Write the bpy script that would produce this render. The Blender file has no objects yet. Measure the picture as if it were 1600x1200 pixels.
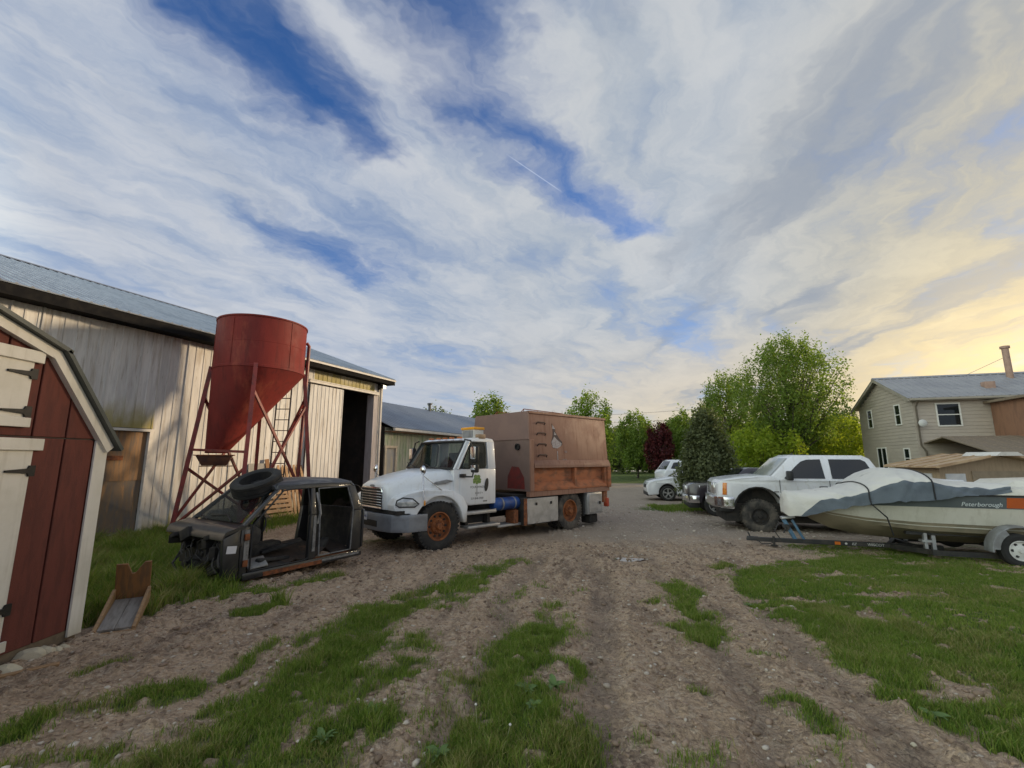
import bpy, bmesh, math, random
import numpy as np
from mathutils import Vector, Matrix
R = math.radians
random.seed(7)
rng = np.random.default_rng(11)
scn = bpy.context.scene
COL = scn.collection
# ---------------------------------------------------------------- camera
EYE = 1.65
FPX = 700.0                                   # focal length in pixels of the 1600 px wide frame
PITCH = math.atan(117 / FPX)
cam = bpy.data.cameras.new('camera')
cam.sensor_width = 36.0
cam.lens = 36.0 * FPX / 1600.0
cam.clip_start = 0.05
cam.clip_end = 3000
camo = bpy.data.objects.new('camera', cam)
camo.location = (0, 0, EYE)
camo.rotation_euler = (math.pi / 2 + PITCH, 0, 0)
COL.objects.link(camo)
scn.camera = camo
CP, SP = math.cos(PITCH), math.sin(PITCH)
def ray(px, py):
    x = px - 800.0; u = 600.0 - py
    return x, FPX * CP - u * SP, FPX * SP + u * CP
def GP(px, py, z=0.0):                        # where a sight line meets height z
    x, f, v = ray(px, py); t = (z - EYE) / v
    return x * t, f * t
def AT(px, py, Y):                            # where a sight line reaches depth Y
    x, f, v = ray(px, py); t = Y / f
    return x * t, Y, EYE + v * t
# ---------------------------------------------------------------- light
SUN_AZ, SUN_EL = 67.0, 11.0                   # degrees; azimuth from +Y towards +X
SUNV = Vector((math.sin(R(SUN_AZ)) * math.cos(R(SUN_EL)), math.cos(R(SUN_AZ)) * math.cos(R(SUN_EL)), math.sin(R(SUN_EL))))
sl = bpy.data.lights.new('sun', 'SUN')
sl.energy = 1.3
sl.angle = R(6)
sl.color = (1.0, 0.77, 0.50)
so = bpy.data.objects.new('sun', sl)
so.rotation_euler = (-SUNV).to_track_quat('-Z', 'Y').to_euler()
so.location = (30, 20, 20)
COL.objects.link(so)
scn.render.engine = 'CYCLES'
scn.cycles.use_denoising = True
scn.cycles.max_bounces = 6
scn.cycles.diffuse_bounces = 3
scn.cycles.transparent_max_bounces = 6
scn.cycles.caustics_reflective = False
scn.cycles.caustics_refractive = False
scn.view_settings.view_transform = 'Standard'
scn.view_settings.look = 'None'
scn.view_settings.gamma = 1
scn.view_settings.exposure = 1.55
# ---------------------------------------------------------------- world
def node(nt, t, loc=None, **kw):
    n = nt.nodes.new(t)
    for k, v in kw.items():
        if k.startswith('_'): setattr(n, k[1:], v)
        else: n.inputs[k].default_value = v
    return n
class NT:
    """tiny expression helper over a node tree"""
    def __init__(s, nt): s.nt = nt
    def put(s, sock, v):
        if isinstance(v, bpy.types.NodeSocket): s.nt.links.new(v, sock)
        elif v is not None:
            if sock.type == 'RGBA' and len(v) == 3: v = (*v, 1)
            sock.default_value = v
    def math(s, op, a, b=None, clamp=False):
        n = s.nt.nodes.new('ShaderNodeMath'); n.operation = op; n.use_clamp = clamp
        s.put(n.inputs[0], a)
        if b is not None: s.put(n.inputs[1], b)
        return n.outputs[0]
    def vmath(s, op, a, b=None):
        n = s.nt.nodes.new('ShaderNodeVectorMath'); n.operation = op
        s.put(n.inputs[0], a)
        if b is not None: s.put(n.inputs[1], b)
        return n.outputs['Value'] if op in ('DOT_PRODUCT', 'LENGTH') else n.outputs[0]
    def ramp(s, f, lo, hi, a=0.0, b=1.0, smooth=True):
        n = s.nt.nodes.new('ShaderNodeMapRange'); n.interpolation_type = 'SMOOTHSTEP' if smooth else 'LINEAR'
        s.put(n.inputs[0], f)
        for i, v in enumerate((lo, hi, a, b)): s.put(n.inputs[i + 1], v)
        return n.outputs[0]
    def mix(s, f, a, b, mode='MIX'):
        n = s.nt.nodes.new('ShaderNodeMix'); n.data_type = 'RGBA'; n.blend_type = mode
        s.put(n.inputs[0], f); s.put(n.inputs[6], a); s.put(n.inputs[7], b)
        return n.outputs[2]
    def noise(s, vec, scale, detail=4, rough=.55, dist=0.0, lac=2.0):
        n = s.nt.nodes.new('ShaderNodeTexNoise'); n.normalize = True
        if vec is not None: s.nt.links.new(vec, n.inputs['Vector'])
        n.inputs['Scale'].default_value = scale; n.inputs['Detail'].default_value = detail
        n.inputs['Roughness'].default_value = rough; n.inputs['Distortion'].default_value = dist
        return n.outputs['Fac']
    def mapping(s, vec, loc=(0, 0, 0), rot=(0, 0, 0), scale=(1, 1, 1)):
        n = s.nt.nodes.new('ShaderNodeMapping')
        s.nt.links.new(vec, n.inputs[0])
        n.inputs[1].default_value = loc; n.inputs[2].default_value = rot; n.inputs[3].default_value = scale
        return n.outputs[0]
    def xyz(s, v):
        n = s.nt.nodes.new('ShaderNodeSeparateXYZ'); s.nt.links.new(v, n.inputs[0]); return n.outputs
    def comb(s, x, y, z=0.0):
        n = s.nt.nodes.new('ShaderNodeCombineXYZ')
        for i, v in enumerate((x, y, z)): s.put(n.inputs[i], v)
        return n.outputs[0]

w = bpy.data.worlds.new('World'); scn.world = w; w.use_nodes = True
nt = w.node_tree; nt.nodes.clear(); T = NT(nt)
out = nt.nodes.new('ShaderNodeOutputWorld'); bg = nt.nodes.new('ShaderNodeBackground')
nt.links.new(bg.outputs[0], out.inputs[0])
sky = nt.nodes.new('ShaderNodeTexSky'); sky.sky_type = 'NISHITA'; sky.sun_disc = False
sky.sun_elevation = R(SUN_EL); sky.sun_rotation = R(SUN_AZ)
sky.altitude = 300; sky.air_density = 1.0; sky.dust_density = 0.6; sky.ozone_density = 2.5
skyc = T.mix(1.0, sky.outputs[0], (0.025, 0.041, 0.065), 'MULTIPLY')      # physical sky brought to picture scale
tc = nt.nodes.new('ShaderNodeTexCoord'); dvec = tc.outputs['Generated']
dx, dy, dz = T.xyz(dvec)
zc = T.math('ADD', T.math('MAXIMUM', dz, 0.0), 0.10)
u = T.math('DIVIDE', dx, zc); v = T.math('DIVIDE', dy, zc)
uv = T.comb(u, v)
wa = T.noise(T.mapping(uv, loc=(3.1, 1.7, 0)), 2.6, 5, .6); wb = T.noise(T.mapping(uv, loc=(8.3, 4.4, 0)), 2.6, 5, .6)
wva = T.comb(T.math('MULTIPLY', T.math('SUBTRACT', wa, .5), .42), T.math('MULTIPLY', T.math('SUBTRACT', wb, .5), .42))
uvw = T.vmath('ADD', uv, wva)
uvr = T.mapping(uvw, rot=(0, 0, R(33)))                                   # cirrus drift runs away to the upper right
n_big = T.noise(T.mapping(uvr, scale=(1.0, .55, 1), loc=(0.35, 4.2, 0)), 1.5, 4, .5)
n_wisp = T.noise(T.mapping(uvr, scale=(1.0, .50, 1), loc=(7.2, 0.4, 0)), 3.8, 7, .58)
n_fine = T.noise(T.mapping(uvr, scale=(1.4, .30, 1), loc=(1.2, 9.4, 0)), 9.0, 6, .65)
def seg(p, q):                                                            # distance to a line piece on the cloud sheet
    p = Vector((*p, 0)); q = Vector((*q, 0)); d = q - p
    r_ = T.vmath('SUBTRACT', uvw, tuple(p)); t_ = T.math('DIVIDE', T.vmath('DOT_PRODUCT', r_, tuple(d)), d.length_squared, clamp=True)
    n_ = nt.nodes.new('ShaderNodeVectorMath'); n_.operation = 'SCALE'; n_.inputs[0].default_value = tuple(d); nt.links.new(t_, n_.inputs['Scale'])
    return T.vmath('LENGTH', T.vmath('SUBTRACT', r_, n_.outputs[0]))
# clear lanes between the cirrus sheets
lane = None
for p, q, w_, k_ in (((-.66, .35), (-.44, .95), .21, 1.0), ((-.44, .95), (-.40, 1.16), .10, .9), ((-.18, .35), (-.10, .98), .17, .9), ((-.10, .98), (.20, 1.32), .13, .8), ((.20, 1.32), (.46, 1.50), .12, .85), ((-.60, .45), (-.05, .62), .17, .7), ((.14, .62), (.30, .66), .10, .6), ((-.85, 1.5), (-.60, 1.85), .16, .42)):
    l_ = T.math('MULTIPLY', T.ramp(seg(p, q), w_ * .15, w_ * 1.5, 1, 0), k_); lane = l_ if lane is None else T.math('MAXIMUM', lane, l_)
cov = T.math('ADD', T.math('MULTIPLY', n_big, .75), T.math('MULTIPLY', n_wisp, .55))
cov = T.math('ADD', cov, T.math('MULTIPLY', T.math('SUBTRACT', n_fine, .5), .20))
dens = T.ramp(T.math('SUBTRACT', cov, T.math('MULTIPLY', lane, .47)), .16, .66, 0, .96)
hz = T.ramp(dz, .02, .40, 1, 0)                                           # air near the horizon thickens into cloud
dens = T.math('MAXIMUM', dens, T.math('MULTIPLY', hz, .92))
# cloud light: grey blue away from the sun, cream towards it, brightened opposite it, behind the camera, to lift the foreground
sd = T.vmath('DOT_PRODUCT', dvec, tuple(SUNV))
thick = T.ramp(T.math('ADD', T.math('MULTIPLY', n_wisp, .60), T.math('ADD', T.math('MULTIPLY', n_big, .40), T.math('MULTIPLY', T.math('SUBTRACT', n_fine, .5), .22))), .36, .64, 0, 1)
cl_far = T.mix(thick, (.255, .315, .42), (.45, .47, .505))
cl_mid = T.mix(thick, (.30, .345, .40), (.45, .465, .475))
cl_sun = T.mix(thick, (.34, .325, .275), (.50, .455, .34))
cloud = T.mix(T.ramp(sd, .05, .62, 0, 1), cl_far, cl_mid)
cloud = T.mix(T.ramp(sd, .70, .99, 0, 1), cloud, cl_sun)
lowz = T.ramp(dz, .03, .34, 1, 0)
hcol = T.mix(T.ramp(sd, .10, .98, 0, 1), (.37, .40, .46), (.72, .54, .26))
cloud = T.mix(T.math('MULTIPLY', lowz, .70), cloud, hcol)
streak = T.ramp(T.noise(T.mapping(uvw, scale=(1.5, .30, 1), loc=(5.5, 2.2, 0)), 1.7, 5, .55), .50, .66, 0, 1)
cloud = T.mix(T.math('MULTIPLY', T.math('MULTIPLY', streak, T.ramp(sd, .45, .85, .15, .80)), T.ramp(dz, .0, .10, 0, 1)), cloud, (.235, .265, .31))
glow = T.mix(T.ramp(sd, .84, .99, 0, 1), (0, 0, 0), (.50, .34, .08))
cloud = T.mix(T.ramp(dz, .10, .42, 1, .12), cloud, T.mix(1.0, cloud, glow, 'ADD'))
anti = T.ramp(sd, -.28, -.85, .46, 2.1)
cloud = T.mix(1.0, cloud, T.comb(T.math('MULTIPLY', anti, 1.0), anti, T.math('MULTIPLY', T.math('POWER', T.math('DIVIDE', anti, .46), .80), .46)), 'MULTIPLY')
# short fading contrail
a0 = Vector(ray(787, 238)).normalized(); a1 = Vector(ray(884, 304)).normalized(); pn = a0.cross(a1).normalized()
amid = (a0 + a1).normalized()
cd = T.math('ABSOLUTE', T.vmath('DOT_PRODUCT', dvec, tuple(pn)))
ct = T.math('MULTIPLY', T.ramp(cd, .0, .0016, 1, 0), T.ramp(T.vmath('DOT_PRODUCT', dvec, tuple(amid)), a0.dot(amid), .9995, 0, .16))
skyf = T.mix(dens, skyc, cloud)
skyf = T.mix(ct, skyf, (.50, .54, .60))
nt.links.new(skyf, bg.inputs[0])
bg.inputs[1].default_value = 1.0
# ---------------------------------------------------------------- mesh helpers
class MB:
    def __init__(s): s.v = []; s.f = []
    def add(s, vs, fs):
        n = len(s.v); s.v += [tuple(p) for p in vs]; s.f += [tuple(i + n for i in f) for f in fs]; return s
    def box(s, c, d, rot=None):
        hx, hy, hz = d[0] / 2, d[1] / 2, d[2] / 2
        vs = [Vector((x, y, z)) for x in (-hx, hx) for y in (-hy, hy) for z in (-hz, hz)]
        if rot is not None: vs = [rot @ p for p in vs]
        c = Vector(c)
        return s.add([p + c for p in vs], [(0, 1, 3, 2), (4, 6, 7, 5), (0, 4, 5, 1), (2, 3, 7, 6), (0, 2, 6, 4), (1, 5, 7, 3)])
    def b2(s, a, b):                         # box from corner to corner
        return s.box([(a[i] + b[i]) / 2 for i in range(3)], [abs(b[i] - a[i]) for i in range(3)])
    def hexa(s, p):                          # 8 points: bottom ring 4, top ring 4
        return s.add(p, [(3, 2, 1, 0), (4, 5, 6, 7), (0, 1, 5, 4), (1, 2, 6, 5), (2, 3, 7, 6), (3, 0, 4, 7)])
    def bar(s, a, b, w, h=None, up=(0, 0, 1)):
        a, b = Vector(a), Vector(b); h = h or w
        d = (b - a); L = d.length
        if L < 1e-6: return s
        d.normalize(); up = Vector(up)
        if abs(d.dot(up)) > .98: up = Vector((1, 0, 0))
        x = d.cross(up).normalized(); y = x.cross(d)
        m = Matrix((x, d, y)).transposed()
        return s.box((a + b) / 2, (w, L, h), m)
    def tube(s, pts, r, n=8, cap=True, closed=False):
        pts = [Vector(p) for p in pts]; m = len(pts); rs = r if isinstance(r, (list, tuple)) else [r] * m
        rings = []; prev = None
        for i, p in enumerate(pts):
            if closed: d = pts[(i + 1) % m] - pts[i - 1]
            else: d = pts[min(i + 1, m - 1)] - pts[max(i - 1, 0)]
            d.normalize()
            if prev is None:
                a = Vector((0, 0, 1)) if abs(d.z) < .9 else Vector((1, 0, 0))
                x = d.cross(a).normalized()
            else:
                x = (prev - d * prev.dot(d)).normalized()
            prev = x; y = d.cross(x)
            rings.append([p + (x * math.cos(2 * math.pi * k / n) + y * math.sin(2 * math.pi * k / n)) * rs[i] for k in range(n)])
        return s.loft(rings, True, cap and not closed, closed)
    def loft(s, rings, closed=True, cap=True, loop=False):
        n = len(rings[0]); m = len(rings); vs = [p for r_ in rings for p in r_]; fs = []
        for i in range(m if loop else m - 1):
            j = (i + 1) % m
            for k in range(n if closed else n - 1):
                l = (k + 1) % n
                fs.append((i * n + k, i * n + l, j * n + l, j * n + k))
        if cap and closed:
            fs.append(tuple(reversed(range(n)))); fs.append(tuple((m - 1) * n + k for k in range(n)))
        return s.add(vs, fs)
    def prism(s, poly, a, b, axis='y', scale_b=None):   # poly of 2-D points, pushed along an axis
        def P(p, t):
            return {'y': (p[0], t, p[1]), 'x': (t, p[0], p[1]), 'z': (p[0], p[1], t)}[axis]
        return s.loft([[P(p, a) for p in poly], [P(p, b) for p in (scale_b or poly)]])
    def lathe(s, prof, n=24, axis='z', c=(0, 0, 0), closed=False, cap=True):      # prof: (radius, height)
        rings = []
        for r_, h in prof:
            ring = []
            for k in range(n):
                t = 2 * math.pi * k / n; x, y = r_ * math.cos(t), r_ * math.sin(t)
                p = {'z': (x, y, h), 'y': (x, h, y), 'x': (h, x, y)}[axis]
                ring.append((p[0] + c[0], p[1] + c[1], p[2] + c[2]))
            rings.append(ring)
        return s.loft(rings, True, cap and not closed, closed)
    def mesh(s, name, bevel=0, seg=2, ang=38, smooth=True, bang=30):
        me = bpy.data.meshes.new(name)
        bm = bmesh.new()
        vs = [bm.verts.new(p) for p in s.v]
        for f in s.f:
            try: bm.faces.new([vs[i] for i in f])
            except ValueError: pass
        bmesh.ops.recalc_face_normals(bm, faces=bm.faces)
        if bevel:
            es = [e for e in bm.edges if len(e.link_faces) == 2 and e.calc_face_angle(0) > R(bang)]
            try: bmesh.ops.bevel(bm, geom=es, offset=bevel, segments=seg, affect='EDGES', profile=.5, clamp_overlap=True)
            except Exception: pass
        if smooth:
            for f in bm.faces: f.smooth = True
            for e in bm.edges:
                if len(e.link_faces) != 2 or e.calc_face_angle(0) > R(ang): e.smooth = False
        bm.to_mesh(me); bm.free()
        return me
def obj(name, mb, mat, parent=None, loc=None, rot=None, **kw):
    me = mb.mesh(name, **kw) if isinstance(mb, MB) else mb
    if mat is not None and not me.materials: me.materials.append(mat)
    o = bpy.data.objects.new(name, me); COL.objects.link(o)
    if parent is not None: o.parent = parent
    if loc is not None: o.location = loc
    if rot is not None: o.rotation_euler = rot
    return o
def tag(o, label, cat=None, group=None, kind=None):
    o['label'] = label
    if cat: o['category'] = cat
    if group: o['group'] = group
    if kind: o['kind'] = kind
    return o
def thing(name, label, cat, loc=(0, 0, 0), rz=0.0, group=None):
    o = bpy.data.objects.new(name, None); COL.objects.link(o)
    o.empty_display_size = .2
    o.location = loc; o.rotation_euler = (0, 0, rz)
    return tag(o, label, cat, group)
def struct(o, label=None):
    o['kind'] = 'structure'
    if label: o['label'] = label
    return o
def on_quad(q, poly, off=.004, th=.01):
    """slab laid on a quad face: q = 4 corners (u0v0,u1v0,u1v1,u0v1), poly in uv"""
    q = [Vector(p) for p in q]
    nrm = (q[1] - q[0]).cross(q[3] - q[0]).normalized()
    def P(u_, v_): return q[0] * (1 - u_) * (1 - v_) + q[1] * u_ * (1 - v_) + q[2] * u_ * v_ + q[3] * (1 - u_) * v_
    a = [P(*p) + nrm * off for p in poly]; b = [P(*p) + nrm * (off + th) for p in poly]
    return MB().loft([a, b])
def rpoly(u0, v0, u1, v1, r=.08, ru=None, n=4):        # rounded rectangle in uv
    ru = ru or r; out_ = []
    for cx, cy, a0_ in ((u1 - ru, v1 - r, 0), (u0 + ru, v1 - r, 90), (u0 + ru, v0 + r, 180), (u1 - ru, v0 + r, 270)):
        for k in range(n + 1):
            t = R(a0_ + 90 * k / n); out_.append((cx + ru * math.cos(t), cy + r * math.sin(t)))
    return out_
def text_mesh(s, size, ext=.002, shear=0.0, align='CENTER', sp=1.0):
    cu = bpy.data.curves.new('lettering', 'FONT'); cu.body = s; cu.size = size; cu.extrude = ext; cu.shear = shear
    cu.align_x = align; cu.space_character = sp; cu.resolution_u = 3
    o = bpy.data.objects.new('tmp_text', cu); COL.objects.link(o)
    dg = bpy.context.evaluated_depsgraph_get(); me = bpy.data.meshes.new_from_object(o.evaluated_get(dg))
    bpy.data.objects.remove(o); bpy.data.curves.remove(cu)
    me.name = 'lettering'
    return me
# ---------------------------------------------------------------- materials
MATS = {}
def mat(name, c, c2=None, ns=4.0, nd=5, rough=.6, metal=0.0, bump=0.0, bs=60.0, st=(1, 1, 1), rnd=0.0, lo=.4, hi=.65,
        c3=None, n3=1.5, lo3=.55, hi3=.7, foot=None, spec=.5, coat=0.0, world=False, r2=None, streak=None):
    """noise-mixed principled material. c2 mixed by noise, c3 by a second noise; foot = (colour, z0, z1) stain rising from the ground"""
    if name in MATS: return MATS[name]
    m = bpy.data.materials.new(name); m.use_nodes = True; nt = m.node_tree; T = NT(nt)
    bs_ = nt.nodes['Principled BSDF']
    tcn = nt.nodes.new('ShaderNodeTexCoord')
    if world:
        g = nt.nodes.new('ShaderNodeNewGeometry'); co = g.outputs['Position']
    else: co = tcn.outputs['Object']
    base = co
    if rnd:
        oi = nt.nodes.new('ShaderNodeObjectInfo')
        co = T.vmath('ADD', co, T.comb(T.math('MULTIPLY', oi.outputs['Random'], 37.0), T.math('MULTIPLY', oi.outputs['Random'], 91.0), T.math('MULTIPLY', oi.outputs['Random'], 13.0)))
    cs = T.mapping(co, scale=st)
    col = c
    if c2 is not None: col = T.mix(T.ramp(T.noise(cs, ns, nd, .6, .2), lo, hi), c, c2)
    if c3 is not None: col = T.mix(T.ramp(T.noise(T.mapping(cs, loc=(5.3, 2.1, 7.7)), n3, 6, .68, .3), lo3, hi3), col, c3)
    if streak:
        sn = T.noise(T.mapping(co, scale=(9, 9, .55), loc=(3.3, 8.1, 2.2)), 1.3, 6, .65)
        col = T.mix(T.math('MULTIPLY', T.ramp(sn, .50, .68), streak[1]), col, streak[0])
    if foot:
        z = T.xyz(base)[2]
        fz = T.math('ADD', z, T.math('MULTIPLY', T.math('SUBTRACT', T.noise(T.mapping(co, scale=(1, 1, .35)), 3.5, 5, .65), .5), (foot[2] - foot[1]) * 1.3))
        col = T.mix(T.ramp(fz, foot[1], foot[2], 1, 0), col, foot[0])
    if rnd:
        k = T.ramp(oi.outputs['Random'], 0, 1, 1 - rnd, 1 + rnd * .6, smooth=False)
        col = T.mix(1.0, col, T.comb(k, k, k), 'MULTIPLY')
    T.put(bs_.inputs['Base Color'], col)
    if r2 is not None:
        T.put(bs_.inputs['Roughness'], T.ramp(T.noise(cs, ns * 2.3, 4, .6), .35, .65, rough, r2))
    else: bs_.inputs['Roughness'].default_value = rough
    bs_.inputs['Metallic'].default_value = metal
    bs_.inputs['Specular IOR Level'].default_value = spec
    if coat: bs_.inputs['Coat Weight'].default_value = coat; bs_.inputs['Coat Roughness'].default_value = .08
    if bump:
        b = nt.nodes.new('ShaderNodeBump'); b.inputs['Strength'].default_value = min(1, bump); b.inputs['Distance'].default_value = .02
        nt.links.new(T.noise(T.mapping(co, scale=st), bs, 5, .6), b.inputs['Height'])
        nt.links.new(b.outputs[0], bs_.inputs['Normal'])
    MATS[name] = m
    return m
def glass(name, tint=(.55, .6, .6), alpha=.55, rough=.03):
    """pane seen from outside: partly clear, partly mirror"""
    if name in MATS: return MATS[name]
    m = bpy.data.materials.new(name); m.use_nodes = True; nt = m.node_tree; T = NT(nt)
    bs_ = nt.nodes['Principled BSDF']; o_ = nt.nodes['Material Output']
    bs_.inputs['Base Color'].default_value = (.012, .016, .018, 1); bs_.inputs['Roughness'].default_value = rough
    bs_.inputs['Specular IOR Level'].default_value = .6
    tr = nt.nodes.new('ShaderNodeBsdfTransparent'); tr.inputs[0].default_value = (*tint, 1)
    mx = nt.nodes.new('ShaderNodeMixShader'); mx.inputs[0].default_value = alpha
    nt.links.new(tr.outputs[0], mx.inputs[1]); nt.links.new(bs_.outputs[0], mx.inputs[2]); nt.links.new(mx.outputs[0], o_.inputs[0])
    MATS[name] = m
    return m
def leafmat(name, c, c2, trans=.45):
    if name in MATS: return MATS[name]
    m = bpy.data.materials.new(name); m.use_nodes = True; nt = m.node_tree; T = NT(nt)
    bs_ = nt.nodes['Principled BSDF']; o_ = nt.nodes['Material Output']
    g = nt.nodes.new('ShaderNodeNewGeometry')
    k = T.math('ADD', T.math('MULTIPLY', g.outputs['Random Per Island'], .6), T.math('MULTIPLY', T.noise(g.outputs['Position'], 1.1, 3, .5), .5))
    col = T.mix(T.ramp(k, .25, .85), c, c2)
    T.put(bs_.inputs['Base Color'], col); bs_.inputs['Roughness'].default_value = .55; bs_.inputs['Specular IOR Level'].default_value = .25
    tl = nt.nodes.new('ShaderNodeBsdfTranslucent'); nt.links.new(T.mix(.5, col, T.mix(1.0, col, (1.9, 1.9, .6), 'MULTIPLY')), tl.inputs[0])
    mx = nt.nodes.new('ShaderNodeMixShader'); mx.inputs[0].default_value = trans
    nt.links.new(bs_.outputs[0], mx.inputs[1]); nt.links.new(tl.outputs[0], mx.inputs[2]); nt.links.new(mx.outputs[0], o_.inputs[0])
    MATS[name] = m
    return m
M = dict(
  board=mat('weathered_white_board', (.70, .69, .665), (.60, .59, .575), 2.2, 5, .75, bump=.25, bs=40, st=(6, 6, .7), rnd=.12, c3=(.33, .28, .22), n3=2.6, lo3=.58, hi3=.74, foot=((.36, .31, .12), .0, .75), streak=((.30, .235, .165), .55)),
  green_board=mat('flaking_green_board', (.34, .43, .27), (.52, .52, .42), 2.0, 6, .8, bump=.25, bs=40, st=(5, 5, .9), rnd=.18, lo=.35, hi=.60),
  roofmetal=mat('galvanised_roof', (.33, .37, .43), (.25, .29, .35), 1.4, 5, .42, .35, st=(1, 1, 1), rnd=.05, c3=(.30, .22, .17), n3=.7, lo3=.66, hi3=.80, r2=.55),
  darkwood=mat('black_fascia', (.014, .014, .015), (.022, .021, .020), 5, 5, .9, spec=.05),
  trimwhite=mat('old_white_trim', (.68, .65, .60), (.58, .55, .50), 5, 5, .7, bump=.1),
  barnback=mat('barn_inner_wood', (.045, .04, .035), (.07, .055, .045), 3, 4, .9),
  ply=mat('weathered_plywood', (.22, .155, .10), (.15, .135, .12), 2.2, 6, .85, bump=.25, bs=50, st=(4, 4, .6), c3=(.36, .21, .10), n3=2.0, lo3=.55, hi3=.68),
  silo=mat('faded_red_silo', (.205, .030, .025), (.155, .025, .022), 1.1, 6, .6, bump=.06, bs=30, c3=(.31, .075, .045), n3=.9, lo3=.52, hi3=.70, st=(1, 1, .6), r2=.75, spec=.2, streak=((.095, .022, .02), .6)),
  silo_leg=mat('red_steel_leg', (.23, .035, .03), (.12, .028, .025), 6, 5, .5),
  rust=mat('rust', (.25, .085, .03), (.12, .045, .022), 14, 6, .85, bump=.3, bs=90),
  shed_red=mat('shed_barn_red', (.135, .033, .023), (.10, .025, .018), 3.0, 5, .72, bump=.35, bs=75, st=(5, 5, 1.1), rnd=.05),
  shed_white=mat('shed_white_paint', (.70, .68, .63), (.62, .60, .54), 2.5, 5, .6, bump=.06, streak=((.46, .43, .36), .4), foot=((.45, .42, .34), -.1, .28)),
  shed_roof=mat('shed_dark_steel_roof', (.05, .06, .06), (.07, .08, .078), 3, 4, .45, .2),
  blackiron=mat('black_iron', (.018, .018, .018), (.03, .028, .026), 20, 3, .5, .3),
  rubber=mat('tyre_rubber', (.022, .022, .022), (.05, .046, .04), 6, 5, .85, bump=.15, bs=80, lo=.45, hi=.75),
  dirtyrubber=mat('dusty_tyre_rubber', (.035, .034, .032), (.13, .112, .09), 5, 6, .92, bump=.25, bs=60, lo=.35, hi=.7),
  black=mat('black_plastic', (.014, .014, .015), (.022, .022, .022), 9, 4, .55),
  under=mat('dark_underbody', (.02, .019, .018), (.04, .034, .028), 6, 5, .85),
  chrome=mat('chrome', (.75, .76, .78), (.62, .63, .65), 6, 3, .12, 1.0, r2=.25),
  alu=mat('dull_aluminium', (.52, .52, .52), (.42, .42, .41), 5, 5, .38, .75, r2=.55),
  steelgrey=mat('painted_grey_steel', (.27, .28, .29), (.2, .2, .2), 5, 5, .55, .2),
)
# ---------------------------------------------------------------- ground
_tab = rng.random((256, 256))
def vn(x, y, seed=0):
    x = np.asarray(x, float) + seed * 17.37; y = np.asarray(y, float) + seed * 5.91
    xi = np.floor(x).astype(int); yi = np.floor(y).astype(int); fx = x - xi; fy = y - yi
    fx = fx * fx * (3 - 2 * fx); fy = fy * fy * (3 - 2 * fy)
    g = lambda a, b: _tab[a & 255, b & 255]
    return (g(xi, yi) * (1 - fx) + g(xi + 1, yi) * fx) * (1 - fy) + (g(xi, yi + 1) * (1 - fx) + g(xi + 1, yi + 1) * fx) * fy
def fbm(x, y, o=4, seed=0, gain=.5):
    s_ = 0; a = 1; t = 0
    for i in range(o):
        s_ = s_ + a * vn(x * 2 ** i, y * 2 ** i, seed + i); t += a; a *= gain
    return s_ / t
def sst(a, b, x):
    t = np.clip((np.asarray(x, float) - a) / (b - a), 0, 1); return t * t * (3 - 2 * t)
def gbase(x, y):                                  # the lie of the land
    x = np.asarray(x, float); y = np.asarray(y, float)
    h = -.24 * sst(3.8, 10, y) - .10 * sst(10, 26, y)
    return h * (1 - .6 * sst(-4.5, -7.5, x) * sst(30, 12, y))
def gz(x, y): return float(gbase(x, y))
def GG(px, py, it=4):                             # sight line onto the sloping ground
    z = 0.0
    for _ in range(it): x, y = GP(px, py, z); z = gz(x, y)
    return x, y
# strokes of grass: pixel polyline, half width in metres, strength
STROKES = [
 ([(0, 1165), (130, 1112), (270, 1078)], .13, .9), ([(0, 1215), (150, 1180), (330, 1120), (370, 1100)], .10, .7),
 ([(220, 1215), (420, 1135), (500, 1045), (560, 1005)], .26, 1.0), ([(520, 1010), (600, 955), (690, 925), (770, 890)], .30, .85),
 ([(560, 1090), (640, 1030), (650, 1000)], .20, .7), ([(300, 1200), (480, 1190), (560, 1130)], .22, .9),
 ([(700, 940), (760, 905), (800, 880)], .22, .6), ([(780, 950), (830, 915)], .15, .45),
 ([(700, 1220), (750, 1130), (790, 1050), (830, 1000), (845, 985)], .27, 1.0), ([(830, 1220), (860, 1160), (850, 1120)], .24, .9),
 ([(870, 1075), (885, 1050), (870, 1035)], .09, .9), ([(850, 965), (870, 950)], .10, .6), ([(895, 935), (905, 925)], .08, .5),
 ([(1050, 910), (1075, 950), (1092, 1000)], .16, .85), ([(1050, 975), (1090, 990)], .12, .8), ([(1015, 945), (1025, 943)], .08, .6), ([(1115, 885), (1140, 882)], .14, .9),
 ([(1230, 1090), (1270, 1115), (1300, 1145)], .12, .8), ([(1270, 1190), (1290, 1175)], .09, .7), ([(1090, 1085), (1095, 1090)], .06, .7), ([(1010, 1170), (1030, 1172)], .07, .5), ([(1085, 1215), (1110, 1190)], .08, .4),
 ([(1180, 1020), (1215, 1032)], .09, .5),
 ([(380, 960), (420, 945)], .13, .8), ([(340, 918), (400, 925), (460, 915), (520, 900)], .20, .7), ([(290, 905), (330, 930)], .3, .9), ([(400, 1030), (430, 1010)], .07, .6), ([(345, 1055), (390, 1035)], .08, .7), ([(140, 1062), (205, 1030)], .06, .7),
 ([(1030, 795), (1100, 793)], .85, .95), ([(560, 850), (640, 838)], .4, .6),
]
LAWN = [(1128, 897), (1190, 885), (1290, 872), (1420, 866), (1640, 905), (2400, 1000), (2400, 1500), (1700, 1230), (1560, 1168), (1430, 1110), (1330, 1042), (1250, 985), (1170, 945)]
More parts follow.
